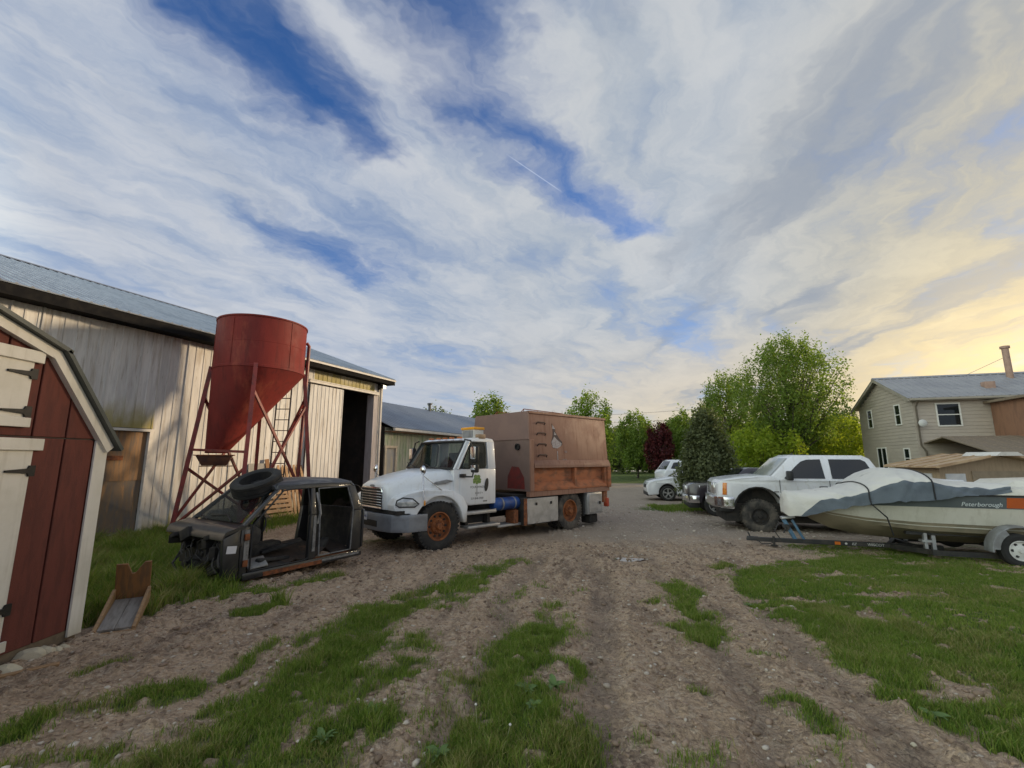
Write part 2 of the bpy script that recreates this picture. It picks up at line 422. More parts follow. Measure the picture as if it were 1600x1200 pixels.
BACK = [(-60, 985), (112, 985), (125, 990), (160, 968), (225, 962), (300, 935), (345, 905), (340, 862), (270, 838), (100, 850), (-100, 870), (-300, 1000)]
BARE = [((1400, 930), .40, .22), ((1240, 935), .45, .12), ((1500, 1090), .25, .16), ((1310, 900), .6, .16), ((1440, 880), .5, .12), ((1370, 965), .2, .07), ((1210, 955), .35, .09)]
def seg_d(X, Y, a, b):
    ax, ay = a; bx, by = b; dx_, dy_ = bx - ax, by - ay; L = dx_ * dx_ + dy_ * dy_ + 1e-9
    t = np.clip(((X - ax) * dx_ + (Y - ay) * dy_) / L, 0, 1)
    return np.hypot(X - ax - t * dx_, Y - ay - t * dy_)
def inpoly(X, Y, poly):
    ins = np.zeros(X.shape, bool); n = len(poly)
    for i in range(n):
        x1, y1 = poly[i]; x2, y2 = poly[(i + 1) % n]
        c = ((y1 > Y) != (y2 > Y)) & (X < (x2 - x1) * (Y - y1) / (y2 - y1 + 1e-12) + x1); ins ^= c
    return ins
def poly_soft(X, Y, poly, s_):
    d = np.full(X.shape, 1e9)
    for i in range(len(poly)): d = np.minimum(d, seg_d(X, Y, poly[i], poly[(i + 1) % len(poly)]))
    sd_ = np.where(inpoly(X, Y, poly), d, -d)
    return sst(-s_, s_, sd_)
_strk = [([GG(*p) for p in pts], w_, a) for pts, w_, a in STROKES]
_lawn = [GG(*p) for p in LAWN]; _back = [GG(*p) for p in BACK]
_bare = [(GG(*p), a, b) for p, a, b in BARE]
def grassmask(X, Y):
    X = np.asarray(X, float); Y = np.asarray(Y, float)
    wx = X + (fbm(X * 2.2, Y * 2.2, 3, 3) - .5) * .45; wy = Y + (fbm(X * 2.2, Y * 2.2, 3, 9) - .5) * .45
    m = np.zeros(X.shape)
    for pts, w_, a in _strk:
        d = np.full(X.shape, 1e9)
        for i in range(len(pts) - 1): d = np.minimum(d, seg_d(wx, wy, pts[i], pts[i + 1]))
        m = np.maximum(m, a * sst(w_ * 2.1, w_ * .2, d))
    lw = poly_soft(wx, wy, _lawn, .18)
    for (bx, by), a, b in _bare:
        lw = lw * (1 - .85 * np.exp(-(((wx - bx) / a) ** 2 + ((wy - by) / b) ** 2)))
    m = np.maximum(m, lw * .95); m = np.maximum(m, poly_soft(wx, wy, _back, .15))
    # strip along the barn foot, under the boat, and far lawn
    m = np.maximum(m, sst(-6.0, -6.6, wx) * sst(18, 16, wy) * sst(6, 7, wy))
    m = np.maximum(m, .55 * sst(5.5, 6.5, wx) * sst(11.2, 10.4, wy) * sst(7, 8, wy))
    far = np.maximum(sst(37.0, 39, wy) * sst(2, 4, wx - (wy - 38) * -.05), sst(13, 16, wx) * sst(13, 15, wy))
    m = np.maximum(m, far); m = np.maximum(m, sst(30, 40, np.abs(wx + 5)))
    br = fbm(X * 2.6, Y * 2.6, 4, 21)
    br2 = fbm(X * 8.0, Y * 8.0, 3, 25)
    near = sst(14, 11, Y)
    a_ = m * sst(.26, .66, br + .24 * m) * (.20 + .80 * sst(.30, .56, br2 + .12 * m))
    return np.clip(a_ * near + m * (1 - near), 0, 1)
def gravelmask(X, Y):
    wx = X + (fbm(X * .8, Y * .8, 3, 33) - .5) * 2.0; wy = Y + (fbm(X * .8, Y * .8, 3, 35) - .5) * 2.5
    return sst(9.6, 12.5, wy + .18 * (wx - 2)) * sst(-1.5, 2.0, wx + .1 * (wy - 12))
# wheel ruts: (x at y=2.7, slope, half width, depth)
RUTS = [(.62, .13, .17, .048), (-.50, .17, .16, .044), (1.45, .20, .14, .034), (2.15, .30, .15, .036), (-1.35, .02, .14, .026)]
def rut(X, Y):
    h = np.zeros(X.shape)
    for x0, sl_, w_, d in RUTS:
        c = x0 + sl_ * (Y - 2.7) + .12 * np.sin(Y * .9 + x0 * 3) + (vn(X * 0 + x0 * 9, Y * 1.3, 5) - .5) * .15
        t = (X - c) / w_
        h += -d * np.exp(-t ** 2) + .55 * d * (np.exp(-((t - 1.7) / .6) ** 2) + np.exp(-((t + 1.7) / .6) ** 2))
    return h * sst(10.0, 8.5, Y)
def gfine(X, Y, gm):
    near = sst(26, 8, np.hypot(X, Y))
    h = gbase(X, Y) + rut(X, Y) * (1 - .45 * gm)
    h = h + near * ((fbm(X * 1.1, Y * 1.1, 3, 41) - .5) * .07 + (fbm(X * 5, Y * 5, 3, 51) - .5) * .050 * (1 - .5 * gm))
    churn = np.exp(-(((X - 2.1) / 1.4) ** 2 + ((Y - 8.6) / 1.6) ** 2)) + .6 * np.exp(-(((X - .9) / .8) ** 2 + ((Y - 8.4) / 1.8) ** 2))
    h = h + churn * (np.abs(fbm(X * 3.5, Y * 3.5, 4, 61) - .5) - .12) * .26
    h = h + near * (1 - gm) * (np.clip(fbm(X * 13, Y * 13, 2, 71) - .52, 0, 1) * .15 + (fbm(X * 7, Y * 7, 2, 75) - .5) * .034)
    tr_x = X - (-.50 + .17 * (Y - 2.7) + .12 * np.sin(Y * .9 - 1.5) + .10)
    h = h + .016 * np.sin((Y + np.abs(tr_x) * .8) * 2 * math.pi / .17) * np.exp(-(tr_x / .20) ** 4) * sst(5.2, 6.2, Y) * sst(9.6, 8.8, Y) * (1 - gm) * sst(.35, .6, vn(X * 1.2, Y * 1.2, 77))
    return h
def axis(lo, a, b, hi, st):
    mid = np.arange(a, b + 1e-6, st); L = [mid]
    for s0, e, sg in ((a, lo, -1), (b, hi, 1)):
        x = s0; d = st; out_ = []
        while (x - e) * sg < 0: d *= 1.14; x += sg * d; out_.append(x)
        L = [np.array(out_[::-1])] + L if sg < 0 else L + [np.array(out_)]
    return np.concatenate(L)
xs = axis(-500, -5.2, 8.0, 500, .032); ys = axis(-60, 2.3, 10.4, 900, .032)
GX, GY = np.meshgrid(xs, ys); gm = grassmask(GX, GY); GZ = gfine(GX, GY, gm)
PUD = GG(983, 873)
pd = np.hypot((GX - PUD[0]) / .30, (GY - PUD[1]) / .20); pz = gz(*PUD)
GZ = GZ * sst(1.3, 3.2, pd) + (pz - .045 * sst(1.25, .8, pd)) * (1 - sst(1.3, 3.2, pd)); gm = gm * sst(1, 2, pd)
nx, ny = len(xs), len(ys)
me = bpy.data.meshes.new('ground')
co = np.stack([GX, GY, GZ], -1).reshape(-1, 3).astype(np.float32)
ii = np.arange(nx * ny).reshape(ny, nx)
qd = np.stack([ii[:-1, :-1], ii[:-1, 1:], ii[1:, 1:], ii[1:, :-1]], -1).reshape(-1, 4)
me.vertices.add(len(co)); me.vertices.foreach_set('co', co.ravel())
me.loops.add(qd.size); me.loops.foreach_set('vertex_index', qd.ravel().astype(np.int32))
me.polygons.add(len(qd)); me.polygons.foreach_set('loop_start', np.arange(0, qd.size, 4, dtype=np.int32))
me.polygons.foreach_set('use_smooth', np.ones(len(qd), bool))
me.update(calc_edges=True)
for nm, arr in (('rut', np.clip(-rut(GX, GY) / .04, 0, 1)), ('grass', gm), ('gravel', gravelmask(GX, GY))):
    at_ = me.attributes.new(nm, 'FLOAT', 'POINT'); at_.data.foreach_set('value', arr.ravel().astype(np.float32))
def ground_mat():
    m = bpy.data.materials.new('dirt_gravel_and_turf'); m.use_nodes = True; nt = m.node_tree; T = NT(nt)
    b = nt.nodes['Principled BSDF']; g = nt.nodes.new('ShaderNodeNewGeometry'); P = g.outputs['Position']
    ag = nt.nodes.new('ShaderNodeAttribute'); ag.attribute_name = 'grass'
    av = nt.nodes.new('ShaderNodeAttribute'); av.attribute_name = 'gravel'
    n1 = T.noise(P, .9, 6, .62); n2 = T.noise(P, 9, 6, .65); n3 = T.noise(P, 55, 4, .6)
    Pr = T.mapping(P, rot=(0, 0, R(-8)), scale=(1.6, .35, 1))
    n4 = T.noise(Pr, 1.8, 5, .6)
    dirt = T.mix(T.ramp(n1, .35, .65), (.58, .425, .295), (.46, .33, .225))
    dirt = T.mix(T.ramp(n4, .50, .68), dirt, (.25, .18, .132))            # damp wheel tracks
    dirt = T.mix(T.ramp(n2, .52, .75), dirt, (.52, .39, .285))
    dirt = T.mix(T.math('MULTIPLY', T.ramp(n3, .55, .72), .6), dirt, (.60, .48, .37))
    n5 = T.noise(T.mapping(P, scale=(1, .75, 1)), 19, 6, .72); n6 = T.noise(T.mapping(P, loc=(9, 4, 0)), 3.6, 6, .66)
    vc = nt.nodes.new('ShaderNodeTexVoronoi'); vc.inputs['Scale'].default_value = 30; nt.links.new(T.vmath('ADD', P, T.comb(T.math('MULTIPLY', n2, .06), T.math('MULTIPLY', n5, .05))), vc.inputs['Vector'])
    crumb = T.xyz(vc.outputs['Color'])[0]
    dirt = T.mix(T.math('MULTIPLY', T.ramp(crumb, .62, .95), .55), dirt, (.62, .50, .38)); dirt = T.mix(T.math('MULTIPLY', T.ramp(crumb, .28, .05), .42), dirt, (.19, .138, .10))
    dirt = T.mix(T.math('MULTIPLY', T.ramp(n5, .50, .66), .55), dirt, (.225, .165, .12))
    dirt = T.mix(T.math('MULTIPLY', T.ramp(n6, .54, .70), .6), dirt, (.235, .165, .115))
    dirt = T.mix(T.math('MULTIPLY', T.ramp(n5, .46, .34), .45), dirt, (.60, .47, .35))
    vo = nt.nodes.new('ShaderNodeTexVoronoi'); vo.inputs['Scale'].default_value = 34; nt.links.new(P, vo.inputs['Vector'])
    grav = T.mix(T.ramp(n3, .35, .65), (.50, .415, .33), (.36, .292, .232))
    grav = T.mix(T.math('MULTIPLY', T.ramp(vo.outputs['Distance'], .0, .35, 1, 0), .5), grav, (.60, .55, .48))
    grav = T.mix(T.ramp(n1, .50, .72), grav, (.36, .30, .24))
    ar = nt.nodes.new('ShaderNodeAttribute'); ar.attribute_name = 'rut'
    dirt = T.mix(T.math('MULTIPLY', ar.outputs['Fac'], T.ramp(n6, .35, .60, .25, .75)), dirt, (.29, .222, .17))  # rut bottoms darker: compacted soil, plus rut shading put into the colour
    c = T.mix(av.outputs['Fac'], dirt, grav)
    turf = T.mix(T.ramp(n2, .4, .65), (.085, .130, .035), (.14, .165, .06))
    turf = T.mix(T.ramp(n1, .58, .75), turf, (.21, .20, .09))
    c = T.mix(T.ramp(T.math('ADD', ag.outputs['Fac'], T.math('MULTIPLY', T.math('SUBTRACT', n2, .5), .6)), .30, .75), c, turf)
    T.put(b.inputs['Base Color'], c); b.inputs['Roughness'].default_value = .95; b.inputs['Specular IOR Level'].default_value = .15
    bp = nt.nodes.new('ShaderNodeBump'); bp.inputs['Strength'].default_value = 1.0; bp.inputs['Distance'].default_value = .045
    hh = T.math('ADD', T.math('ADD', T.math('MULTIPLY', n2, .8), T.math('MULTIPLY', n3, .45)), T.math('MULTIPLY', n5, -1.2))
    hh = T.math('ADD', hh, T.math('MULTIPLY', T.ramp(vc.outputs['Distance'], .1, .6, 1, 0), .35))
    nt.links.new(hh, bp.inputs['Height']); nt.links.new(bp.outputs[0], b.inputs['Normal'])
    return m
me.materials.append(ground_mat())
ground = bpy.data.objects.new('ground', me); COL.objects.link(ground); struct(ground)
# puddle in the churned mud
pb = MB(); ring = []
for k in range(28):
    t = 2 * math.pi * k / 28; rr = 1 + .28 * math.sin(3 * t + 1) + .15 * math.sin(7 * t)
    ring.append((PUD[0] + .27 * rr * math.cos(t), PUD[1] + .17 * rr * math.sin(t), pz - .012))
pb.add(ring, [tuple(range(28))])
struct(obj('puddle', pb, mat('muddy_water', (.20, .17, .13), (.16, .13, .10), 6, 3, .04, spec=.9), smooth=False), 'small pale puddle reflecting the sky in churned mud')
# far road and its pale shoulder
rd = MB(); z0 = gz(0, 60) + .03
rd.add([(-400, 78, z0), (500, 66, z0), (500, 72.5, z0), (-400, 84.5, z0)], [(0, 1, 2, 3)])
struct(obj('road', rd, mat('far_gravel_road', (.46, .44, .40), (.38, .36, .33), .6, 4, .95, world=True), smooth=False))
# ---------------------------------------------------------------- grass blades
def rand_pts(n, x0, x1, y0, y1): return rng.uniform(x0, x1, n), rng.uniform(y0, y1, n)
def blades(name, X, Y, Z, H, W, lean, mt, label):
    n = len(X); a = rng.uniform(0, 2 * math.pi, n); b = rng.uniform(0, 2 * math.pi, n)
    ca, sa = np.cos(a) * W, np.sin(a) * W; l = lean * rng.uniform(.2, 1.0, n) * H; lx, ly = np.cos(b) * l, np.sin(b) * l
    v = np.empty((n, 5, 3), np.float32)
    zb = Z - .012
    v[:, 0] = np.stack([X - ca, Y - sa, zb], -1); v[:, 1] = np.stack([X + ca, Y + sa, zb], -1)
    v[:, 2] = np.stack([X + ca * .8 + lx * .35, Y + sa * .8 + ly * .35, Z + H * .58], -1)
    v[:, 3] = np.stack([X - ca * .8 + lx * .35, Y - sa * .8 + ly * .35, Z + H * .58], -1)
    v[:, 4] = np.stack([X + lx, Y + ly, Z + H * .96], -1)
    base = (np.arange(n) * 5)[:, None]
    tri = np.concatenate([base + np.array([[0, 1, 2]]), base + np.array([[0, 2, 3]]), base + np.array([[3, 2, 4]])], 1).reshape(-1, 3)
    me = bpy.data.meshes.new(name)
    me.vertices.add(n * 5); me.vertices.foreach_set('co', v.ravel())
    me.loops.add(tri.size); me.loops.foreach_set('vertex_index', tri.ravel().astype(np.int32))
    me.polygons.add(len(tri)); me.polygons.foreach_set('loop_start', np.arange(0, tri.size, 3, dtype=np.int32))
    me.polygons.foreach_set('use_smooth', np.ones(len(tri), bool))
    me.update(calc_edges=True); me.materials.append(mt)
    o = bpy.data.objects.new(name, me); COL.objects.link(o)
    return tag(o, label, 'grass', kind='stuff')
M['grass'] = leafmat('spring_grass', (.095, .175, .026), (.235, .305, .065), .4)
M['grass_dry'] = leafmat('worn_grass', (.17, .19, .05), (.33, .30, .13), .3)
def field(n, x0, x1, y0, y1, pw=1.0):
    X, Y = rand_pts(n, x0, x1, y0, y1)
    g = grassmask(X, Y) * sst(1, 2, np.hypot((X - PUD[0]) / .3, (Y - PUD[1]) / .16))
    k = rng.random(n) < g ** pw
    X, Y, g = X[k], Y[k], g[k]
    return X, Y, g
for nm, args, hs, wd, lab in (
    ('grass', (430000, -3.6, 4.0, 2.3, 5.6, 1.6), (.030, .085), .0026, 'green grass growing between the wheel tracks in the foreground'),
    ('grass', (400000, 1.5, 9.0, 2.6, 10.5, 1.1), (.022, .060), .0036, 'green lawn on the right in front of the boat'),
    ('grass', (170000, -4.6, 2.4, 5.4, 10.0, 1.7), (.03, .08), .0042, 'grass tufts on the dirt between the wreck and the truck'),
    ('grass', (150000, -9.0, -2.6, 3.6, 9.9, 1.0), (.09, .26), .0050, 'long grass between the red shed and the wreck'),
    ('grass', (70000, -9.0, -4.0, 9.0, 17.5, 1.0), (.08, .26), .0070, 'long grass along the foot of the barn'),
    ('grass', (16000, 5.6, 9.6, 14.5, 19.5, 1.0), (.08, .18), .010, 'grass patch at the foot of the evergreen'),
):
    X, Y, g = field(*args)
    if nm == 'grass' and args[1] == 1.5: k = ~((X < 4.0) & (Y < 5.6)); X, Y, g = X[k], Y[k], g[k]
    if args[1] == -9.0 and args[3] == 3.6:
        k = ~((X > -3.6) & (Y < 5.6)) & ~((X < -4.08) & (Y < 4.55)) & (grassmask(X, Y) > .5) & ((X < -4.4) | (Y < 6.0) | (X + .6 * (Y - 6.4) < -3.7)); X, Y, g = X[k], Y[k], g[k]
    clump = fbm(X * 2.6, Y * 2.6, 3, 81)
    tuft = np.clip((fbm(X * 5.5, Y * 5.5, 2, 83) - .52) * 4, 0, 1)
    H = (hs[0] + (hs[1] - hs[0]) * (np.clip((clump - .25) * 1.9, 0, 1) + .9 * tuft) * rng.uniform(.35, 1.15, len(X))) * (.45 + .55 * g)
    Z = gfine(X, Y, grassmask(X, Y)); dry = rng.random(len(X)) < .12 + .40 * sst(.55, .75, fbm(X * 1.3, Y * 1.3, 3, 85))
    Wb = wd * rng.uniform(.6, 1.2, len(X)); kk = ~dry
    blades(nm, X[kk], Y[kk], Z[kk], H[kk], Wb[kk], .85, M['grass'], lab)
    blades('dry_grass', X[dry], Y[dry], Z[dry], H[dry] * 1.1, Wb[dry], 1.0, M['grass_dry'], lab.replace('green ', '').replace('grass', 'yellowed grass', 1).replace('lawn', 'yellowed blades of the lawn'))
# loose stones and clods
def icopts():
    bm = bmesh.new(); bmesh.ops.create_icosphere(bm, subdivisions=1, radius=1.0)
    v = np.array([p.co[:] for p in bm.verts]); f = np.array([[q.index for q in fc.verts] for fc in bm.faces]); bm.free(); return v, f
def pebbles(name, n, box, smin, smax, mt, label, cond):
    X, Y = rand_pts(n, *box); k = cond(X, Y); X, Y = X[k], Y[k]; n = len(X)
    Z = gfine(X, Y, grassmask(X, Y)); v0, f0 = icopts()
    sc = smin * (smax / smin) ** (rng.random(n) ** 2.4)
    V = v0[None] * (1 + rng.uniform(-.28, .28, (n, len(v0), 1))) * sc[:, None, None] * rng.uniform(.6, 1.3, (n, 1, 3)) * np.array([1, 1, .6])
    a = rng.uniform(0, 6.28, n); c_, s_ = np.cos(a)[:, None], np.sin(a)[:, None]
    V = np.stack([V[..., 0] * c_ - V[..., 1] * s_, V[..., 0] * s_ + V[..., 1] * c_, V[..., 2]], -1) + np.stack([X, Y, Z + sc * .15], -1)[:, None]
    F = f0[None] + (np.arange(n) * len(v0))[:, None, None]
    me = bpy.data.meshes.new(name); me.vertices.add(V.size // 3); me.vertices.foreach_set('co', V.astype(np.float32).ravel())
    me.loops.add(F.size); me.loops.foreach_set('vertex_index', F.ravel().astype(np.int32))
    me.polygons.add(F.size // 3); me.polygons.foreach_set('loop_start', np.arange(0, F.size, 3, dtype=np.int32))
    me.update(calc_edges=True); me.materials.append(mt)
    o = bpy.data.objects.new(name, me); COL.objects.link(o)
    return tag(o, label, 'gravel', kind='stuff')
def stone_mat(name, c, c2):
    m = leafmat(name, c, c2, 0.0); return m
M['pebble'] = stone_mat('limestone_pebble', (.36, .30, .24), (.56, .50, .42)); M['clod'] = stone_mat('earth_clod', (.17, .12, .085), (.34, .245, .175))
pebbles('pebbles', 9500, (-4.2, 4.5, 2.4, 10.5), .003, .026, M['pebble'], 'pale pebbles scattered over the dirt', lambda X, Y: (grassmask(X, Y) < .4) & (rng.random(len(X)) < .25 + .75 * (fbm(X * 1.5, Y * 1.5, 3, 91) > .52)))
pebbles('earth_clods', 15000, (-4.2, 5.5, 2.4, 10.5), .004, .034, M['clod'], 'brown crumbs of earth on the dirt track', lambda X, Y: grassmask(X, Y) < .5)
pebbles('gravel_stones', 3000, (1, 9, 10, 20), .012, .045, M['pebble'], 'grey gravel stones on the parking area', lambda X, Y: gravelmask(X, Y) > .5)
# ---------------------------------------------------------------- barn
BA = (-8.59, 10.7); BAZ = 22.9
BRZ = R(90 - BAZ)
barn = thing('barn', 'long grey-white boarded barn with metal roof and open sliding door', 'barn', (BA[0], BA[1], 0), BRZ)
S0, S1, EV, DEP = -9.0, 8.25, 4.86, 15.0
RIDGE = EV + .378 * (DEP / 2 + .3)
back = MB()
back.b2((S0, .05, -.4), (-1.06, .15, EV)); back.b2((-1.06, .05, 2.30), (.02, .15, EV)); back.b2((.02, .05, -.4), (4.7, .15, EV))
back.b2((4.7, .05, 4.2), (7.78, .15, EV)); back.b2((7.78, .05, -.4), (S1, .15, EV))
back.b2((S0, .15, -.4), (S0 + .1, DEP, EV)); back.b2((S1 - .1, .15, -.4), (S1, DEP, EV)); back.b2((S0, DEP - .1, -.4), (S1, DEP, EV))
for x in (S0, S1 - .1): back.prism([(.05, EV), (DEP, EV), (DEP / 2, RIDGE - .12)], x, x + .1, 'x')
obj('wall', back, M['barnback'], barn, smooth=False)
bw = .205; k = 0; cache = {}
s = S0
def board_mesh(w_, h, m, thick=.022):
    key = (round(w_, 3), round(h, 2), m.name)
    if key not in cache:
        b = MB(); b.b2((.004, -thick, 0), (w_ - .004, 0, h)); b.b2((w_ - .02, -thick - .012, 0), (w_ + .012, -thick + .001, h))
        me = b.mesh('siding_board', smooth=False); me.materials.append(m); cache[key] = me
    return cache[key]
def board(parent, x, z0_, z1_, w_, m, y=.045):
    o = bpy.data.objects.new('siding_board', board_mesh(w_, z1_ - z0_, m)); COL.objects.link(o); o.parent = parent
    o.location = (x, y + random.uniform(-.004, .004), z0_); o.rotation_euler = (0, random.uniform(-.0012, .0012), 0)
    return o
while s < S1 - .01:
    w_ = min(bw, S1 - s)
    mid = s + w_ / 2
    if -1.08 < mid < .04: board(barn, s, 2.36, EV - .02, w_, M['board'])
    elif mid < 4.7: board(barn, s, -.3, EV - .02, w_, M['board'])
    elif mid < 7.82: board(barn, s, 4.34, EV - .02, w_, M['board'])
    else: board(barn, s, -.3, EV - .02, w_, M['board'])
    s += bw
# vertical joint strips between siding sheets
for x in (-7.2, -4.4, -2.66, -2.2, .62, 2.0, 3.35):
    obj('cover_strip', MB().b2((x, -.006, -.2), (x + .035, .012, EV - .03)), M['board'], barn, smooth=False)
# plywood walk door
dr = obj('plywood_door', MB().b2((-1.04, .10, .02), (-.03, .13, 2.28)), M['ply'], barn, smooth=False)
obj('upper_panel', MB().b2((-1.04, .085, 1.16), (-.03, .0995, 2.28)), mat('orange_plywood', (.30, .17, .08), (.17, .125, .09), 2.5, 6, .8, st=(5, 5, .5), bump=.2), dr, smooth=False)
obj('latch_bar', MB().b2((-.86, .06, 1.62), (-.46, .084, 1.72)), M['rust'], dr, smooth=False)
obj('door_frame', MB().b2((-1.10, -.012, 2.285), (.07, .09, 2.345)).b2((-.02, -.01, -.1), (.055, .095, 2.284)).b2((-1.12, -.01, -.1), (-1.05, .095, 2.284)), M['trimwhite'], barn, smooth=False)
obj('door_sill', MB().b2((-1.15, -.10, -.14), (.10, .12, .015)), mat('old_concrete', (.34, .32, .28), (.26, .24, .21), 6, 5, .9, bump=.3), barn, smooth=False)
# big door: sliding leaf, track, jamb
sd_ = MB()
obj('sliding_door_frame', MB().b2((4.52, -.055, -.05), (6.02, -.03, 4.16)), M['barnback'], barn, smooth=False)
leaf = [c for c in barn.children if c.name.startswith('sliding_door_frame')][0]
x = 4.52
while x < 6.0:
    board(leaf, x, -.04, 4.14, min(.17, 6.02 - x), M['board'], -.058); x += .17
tk = obj('door_track', MB().b2((4.45, -.13, 4.19), (7.95, -.035, 4.27)).b2((4.45, -.15, 4.27), (7.95, .02, 4.30)), M['trimwhite'], barn, smooth=False)
obj('door_jamb', MB().b2((7.76, -.03, -.3), (8.02, .30, 4.19)), mat('pale_jamb_wood', (.50, .46, .46), (.40, .36, .35), 3, 5, .8, st=(5, 5, .6)), barn, smooth=False)
obj('downspout', MB().b2((8.10, -.11, .2), (8.18, -.03, 4.7)), M['trimwhite'], barn, smooth=False)
fl = obj('flood_light', MB().b2((7.92, -.30, 4.48), (8.12, -.06, 4.62)).b2((7.98, -.10, 4.42), (8.06, .0, 4.70)), M['black'], barn, bevel=.01)
obj('lens', MB().b2((7.93, -.325, 4.46), (8.11, -.302, 4.60)), mat('floodlight_lens', (.7, .68, .6), rough=.2), fl, smooth=False)
# roof of ribbed sheets
def roof_sheet(x0, x1, ye, ze, yr, zr, th=.02, ribs=4, rh=.022, rw=.03):
    b = MB(); L = math.hypot(yr - ye, zr - ze); n = Vector((0, -(zr - ze) / L, (yr - ye) / L))
    if n.z < 0: n = -n
    q = lambda x, t, o: Vector((x, ye + (yr - ye) * t, ze + (zr - ze) * t)) + n * o
    b.hexa([q(x0, 0, 0), q(x1, 0, 0), q(x1, 1, 0), q(x0, 1, 0), q(x0, 0, th), q(x1, 0, th), q(x1, 1, th), q(x0, 1, th)])
    for i in range(ribs):
        xc = x0 + (x1 - x0) * (i + .5) / ribs
        b.hexa([q(xc - rw, -.0005, th), q(xc + rw, -.0005, th), q(xc + rw, 1, th), q(xc - rw, 1, th), q(xc - rw * .45, -.0005, th + rh), q(xc + rw * .45, -.0005, th + rh), q(xc + rw * .45, 1, th + rh), q(xc - rw * .45, 1, th + rh)])
    return b
x = S0 - .2
while x < S1 + .3:
    x1 = min(x + .90, S1 + .35)
    obj('roof_sheet', roof_sheet(x + .002, x1 - .002, -.42, EV + .015, DEP / 2, RIDGE), M['roofmetal'], barn, smooth=False)
    x = x1
obj('roof_sheet', roof_sheet(S0 - .2, S1 + .35, DEP + .42, EV + .015, DEP / 2, RIDGE - .003, ribs=20), M['roofmetal'], barn, smooth=False)
obj('ridge_cap', MB().prism([(DEP / 2 - .22, RIDGE - .03), (DEP / 2, RIDGE + .075), (DEP / 2 + .22, RIDGE - .03), (DEP / 2, RIDGE + .05)], S0 - .2, S1 + .36, 'x'), mat('ridge_grey', (.22, .24, .27), rough=.5, metal=.3), barn, smooth=False)
obj('fascia', MB().b2((S0 - .2, -.40, EV - .20), (S1 + .33, -.36, EV + .008)).b2((S0, -.36, EV - .19), (S1 + .33, .04, EV - .165)), M['darkwood'], barn, smooth=False)
gr = Vector((0, DEP / 2 + .42, RIDGE - EV)).normalized()
obj('rake_board', MB().hexa([(S1 + .30, -.40, EV - .14), (S1 + .335, -.40, EV - .14), (S1 + .335, DEP / 2, RIDGE - .15), (S1 + .30, DEP / 2, RIDGE - .15), (S1 + .30, -.40, EV + .006), (S1 + .335, -.40, EV + .006), (S1 + .335, DEP / 2, RIDGE - .01), (S1 + .30, DEP / 2, RIDGE - .01)]), M['trimwhite'], barn, smooth=False)
obj('eave_trim', MB().b2((3.4, -.445, EV - .055), (S1 + .34, -.403, EV + .006)), M['trimwhite'], barn, smooth=False)
# things inside, seen through the dark doorway
obj('inner_post', MB().b2((6.3, 3.0, -.3), (6.5, 3.2, 4.8)).b2((7.4, 4.0, -.3), (7.6, 4.2, 4.8)).b2((4.8, 3.0, 2.6), (8.1, 3.15, 2.85)), mat('inner_timber', (.12, .085, .06), (.08, .06, .05), 4, 4, .9), barn, smooth=False)
# ---------------------------------------------------------------- green outbuilding
ob = thing('outbuilding', 'low outbuilding with flaking green boards and blue-grey roof behind the truck', 'outbuilding', (BA[0], BA[1], 0), BRZ)
T0, T1, E2, D2 = 8.62, 24.0, 2.95, 8.0
RG2 = 4.72
b = MB(); b.b2((T0, .05, -.6), (8.72, .15, E2)).b2((8.72, .05, 2.14), (9.36, .15, E2)).b2((9.36, .05, -.6), (T1, .15, E2)).b2((T0, .15, -.6), (T0 + .1, D2, E2)).b2((T1 - .1, .15, -.6), (T1, D2, E2)).b2((T0, D2 - .1, -.6), (T1, D2, E2))
for x in (T0, T1 - .1): b.prism([(.05, E2), (D2, E2), (D2 / 2, RG2 - .1)], x, x + .1, 'x')
obj('wall', b, M['barnback'], ob, smooth=False)
x = T0
while x < T1 - .02:
    w_ = min(.21, T1 - x)
    if 8.66 < x + w_ / 2 < 9.40: board(ob, x, 2.2, E2, w_, M['green_board'])
    else: board(ob, x, -.5, E2, w_, M['green_board'])
    x += .21
d2 = obj('door', MB().b2((8.74, .06, -.4), (9.34, .10, 2.10)), mat('pale_yellow_door', (.48, .43, .33), (.36, .36, .36), 2, 5, .7, st=(3, 3, .7)), ob, smooth=False)
obj('door_frame', MB().b2((8.62, -.01, 2.10), (9.46, .08, 2.20)).b2((9.345, -.008, -.4), (9.44, .08, 2.098)).b2((8.64, -.008, -.4), (8.735, .08, 2.098)), mat('cream_frame', (.60, .52, .40), (.5, .43, .33), 5, 4, .7), ob, smooth=False)
x = T0 - .05
while x < T1:
    x1 = min(x + 1.0, T1 + .2)
    obj('roof_sheet', roof_sheet(x + .002, x1 - .002, -.38, E2 - .02, D2 / 2, RG2, ribs=3, rh=.012), mat('blue_grey_steel_roof', (.20, .235, .29), (.17, .20, .25), 1.2, 4, .5, .3, rnd=.04), ob, smooth=False)
    x = x1
obj('roof_sheet', roof_sheet(T0, T1 + .2, D2 + .38, E2 - .02, D2 / 2, RG2 - .003, ribs=12), MATS['blue_grey_steel_roof'], ob, smooth=False)
obj('gutter', MB().b2((T0 - .02, -.50, E2 - .15), (T1 + .2, -.385, E2 - .04)), M['trimwhite'], ob, bevel=.012)
obj('soffit_board', MB().b2((T0 - .02, -.37, E2 - .20), (T1, .04, E2 - .16)), mat('brown_soffit', (.16, .09, .05), (.1, .06, .04), 3, 4, .8), ob, smooth=False)
obj('vent_pipe', MB().lathe([(.09, 4.3), (.09, 5.05), (.16, 5.06), (.16, 5.14), (.10, 5.16)], 14, 'z', (17.6, 3.8, 0)), mat('vent_grey', (.12, .12, .12), rough=.6), ob)
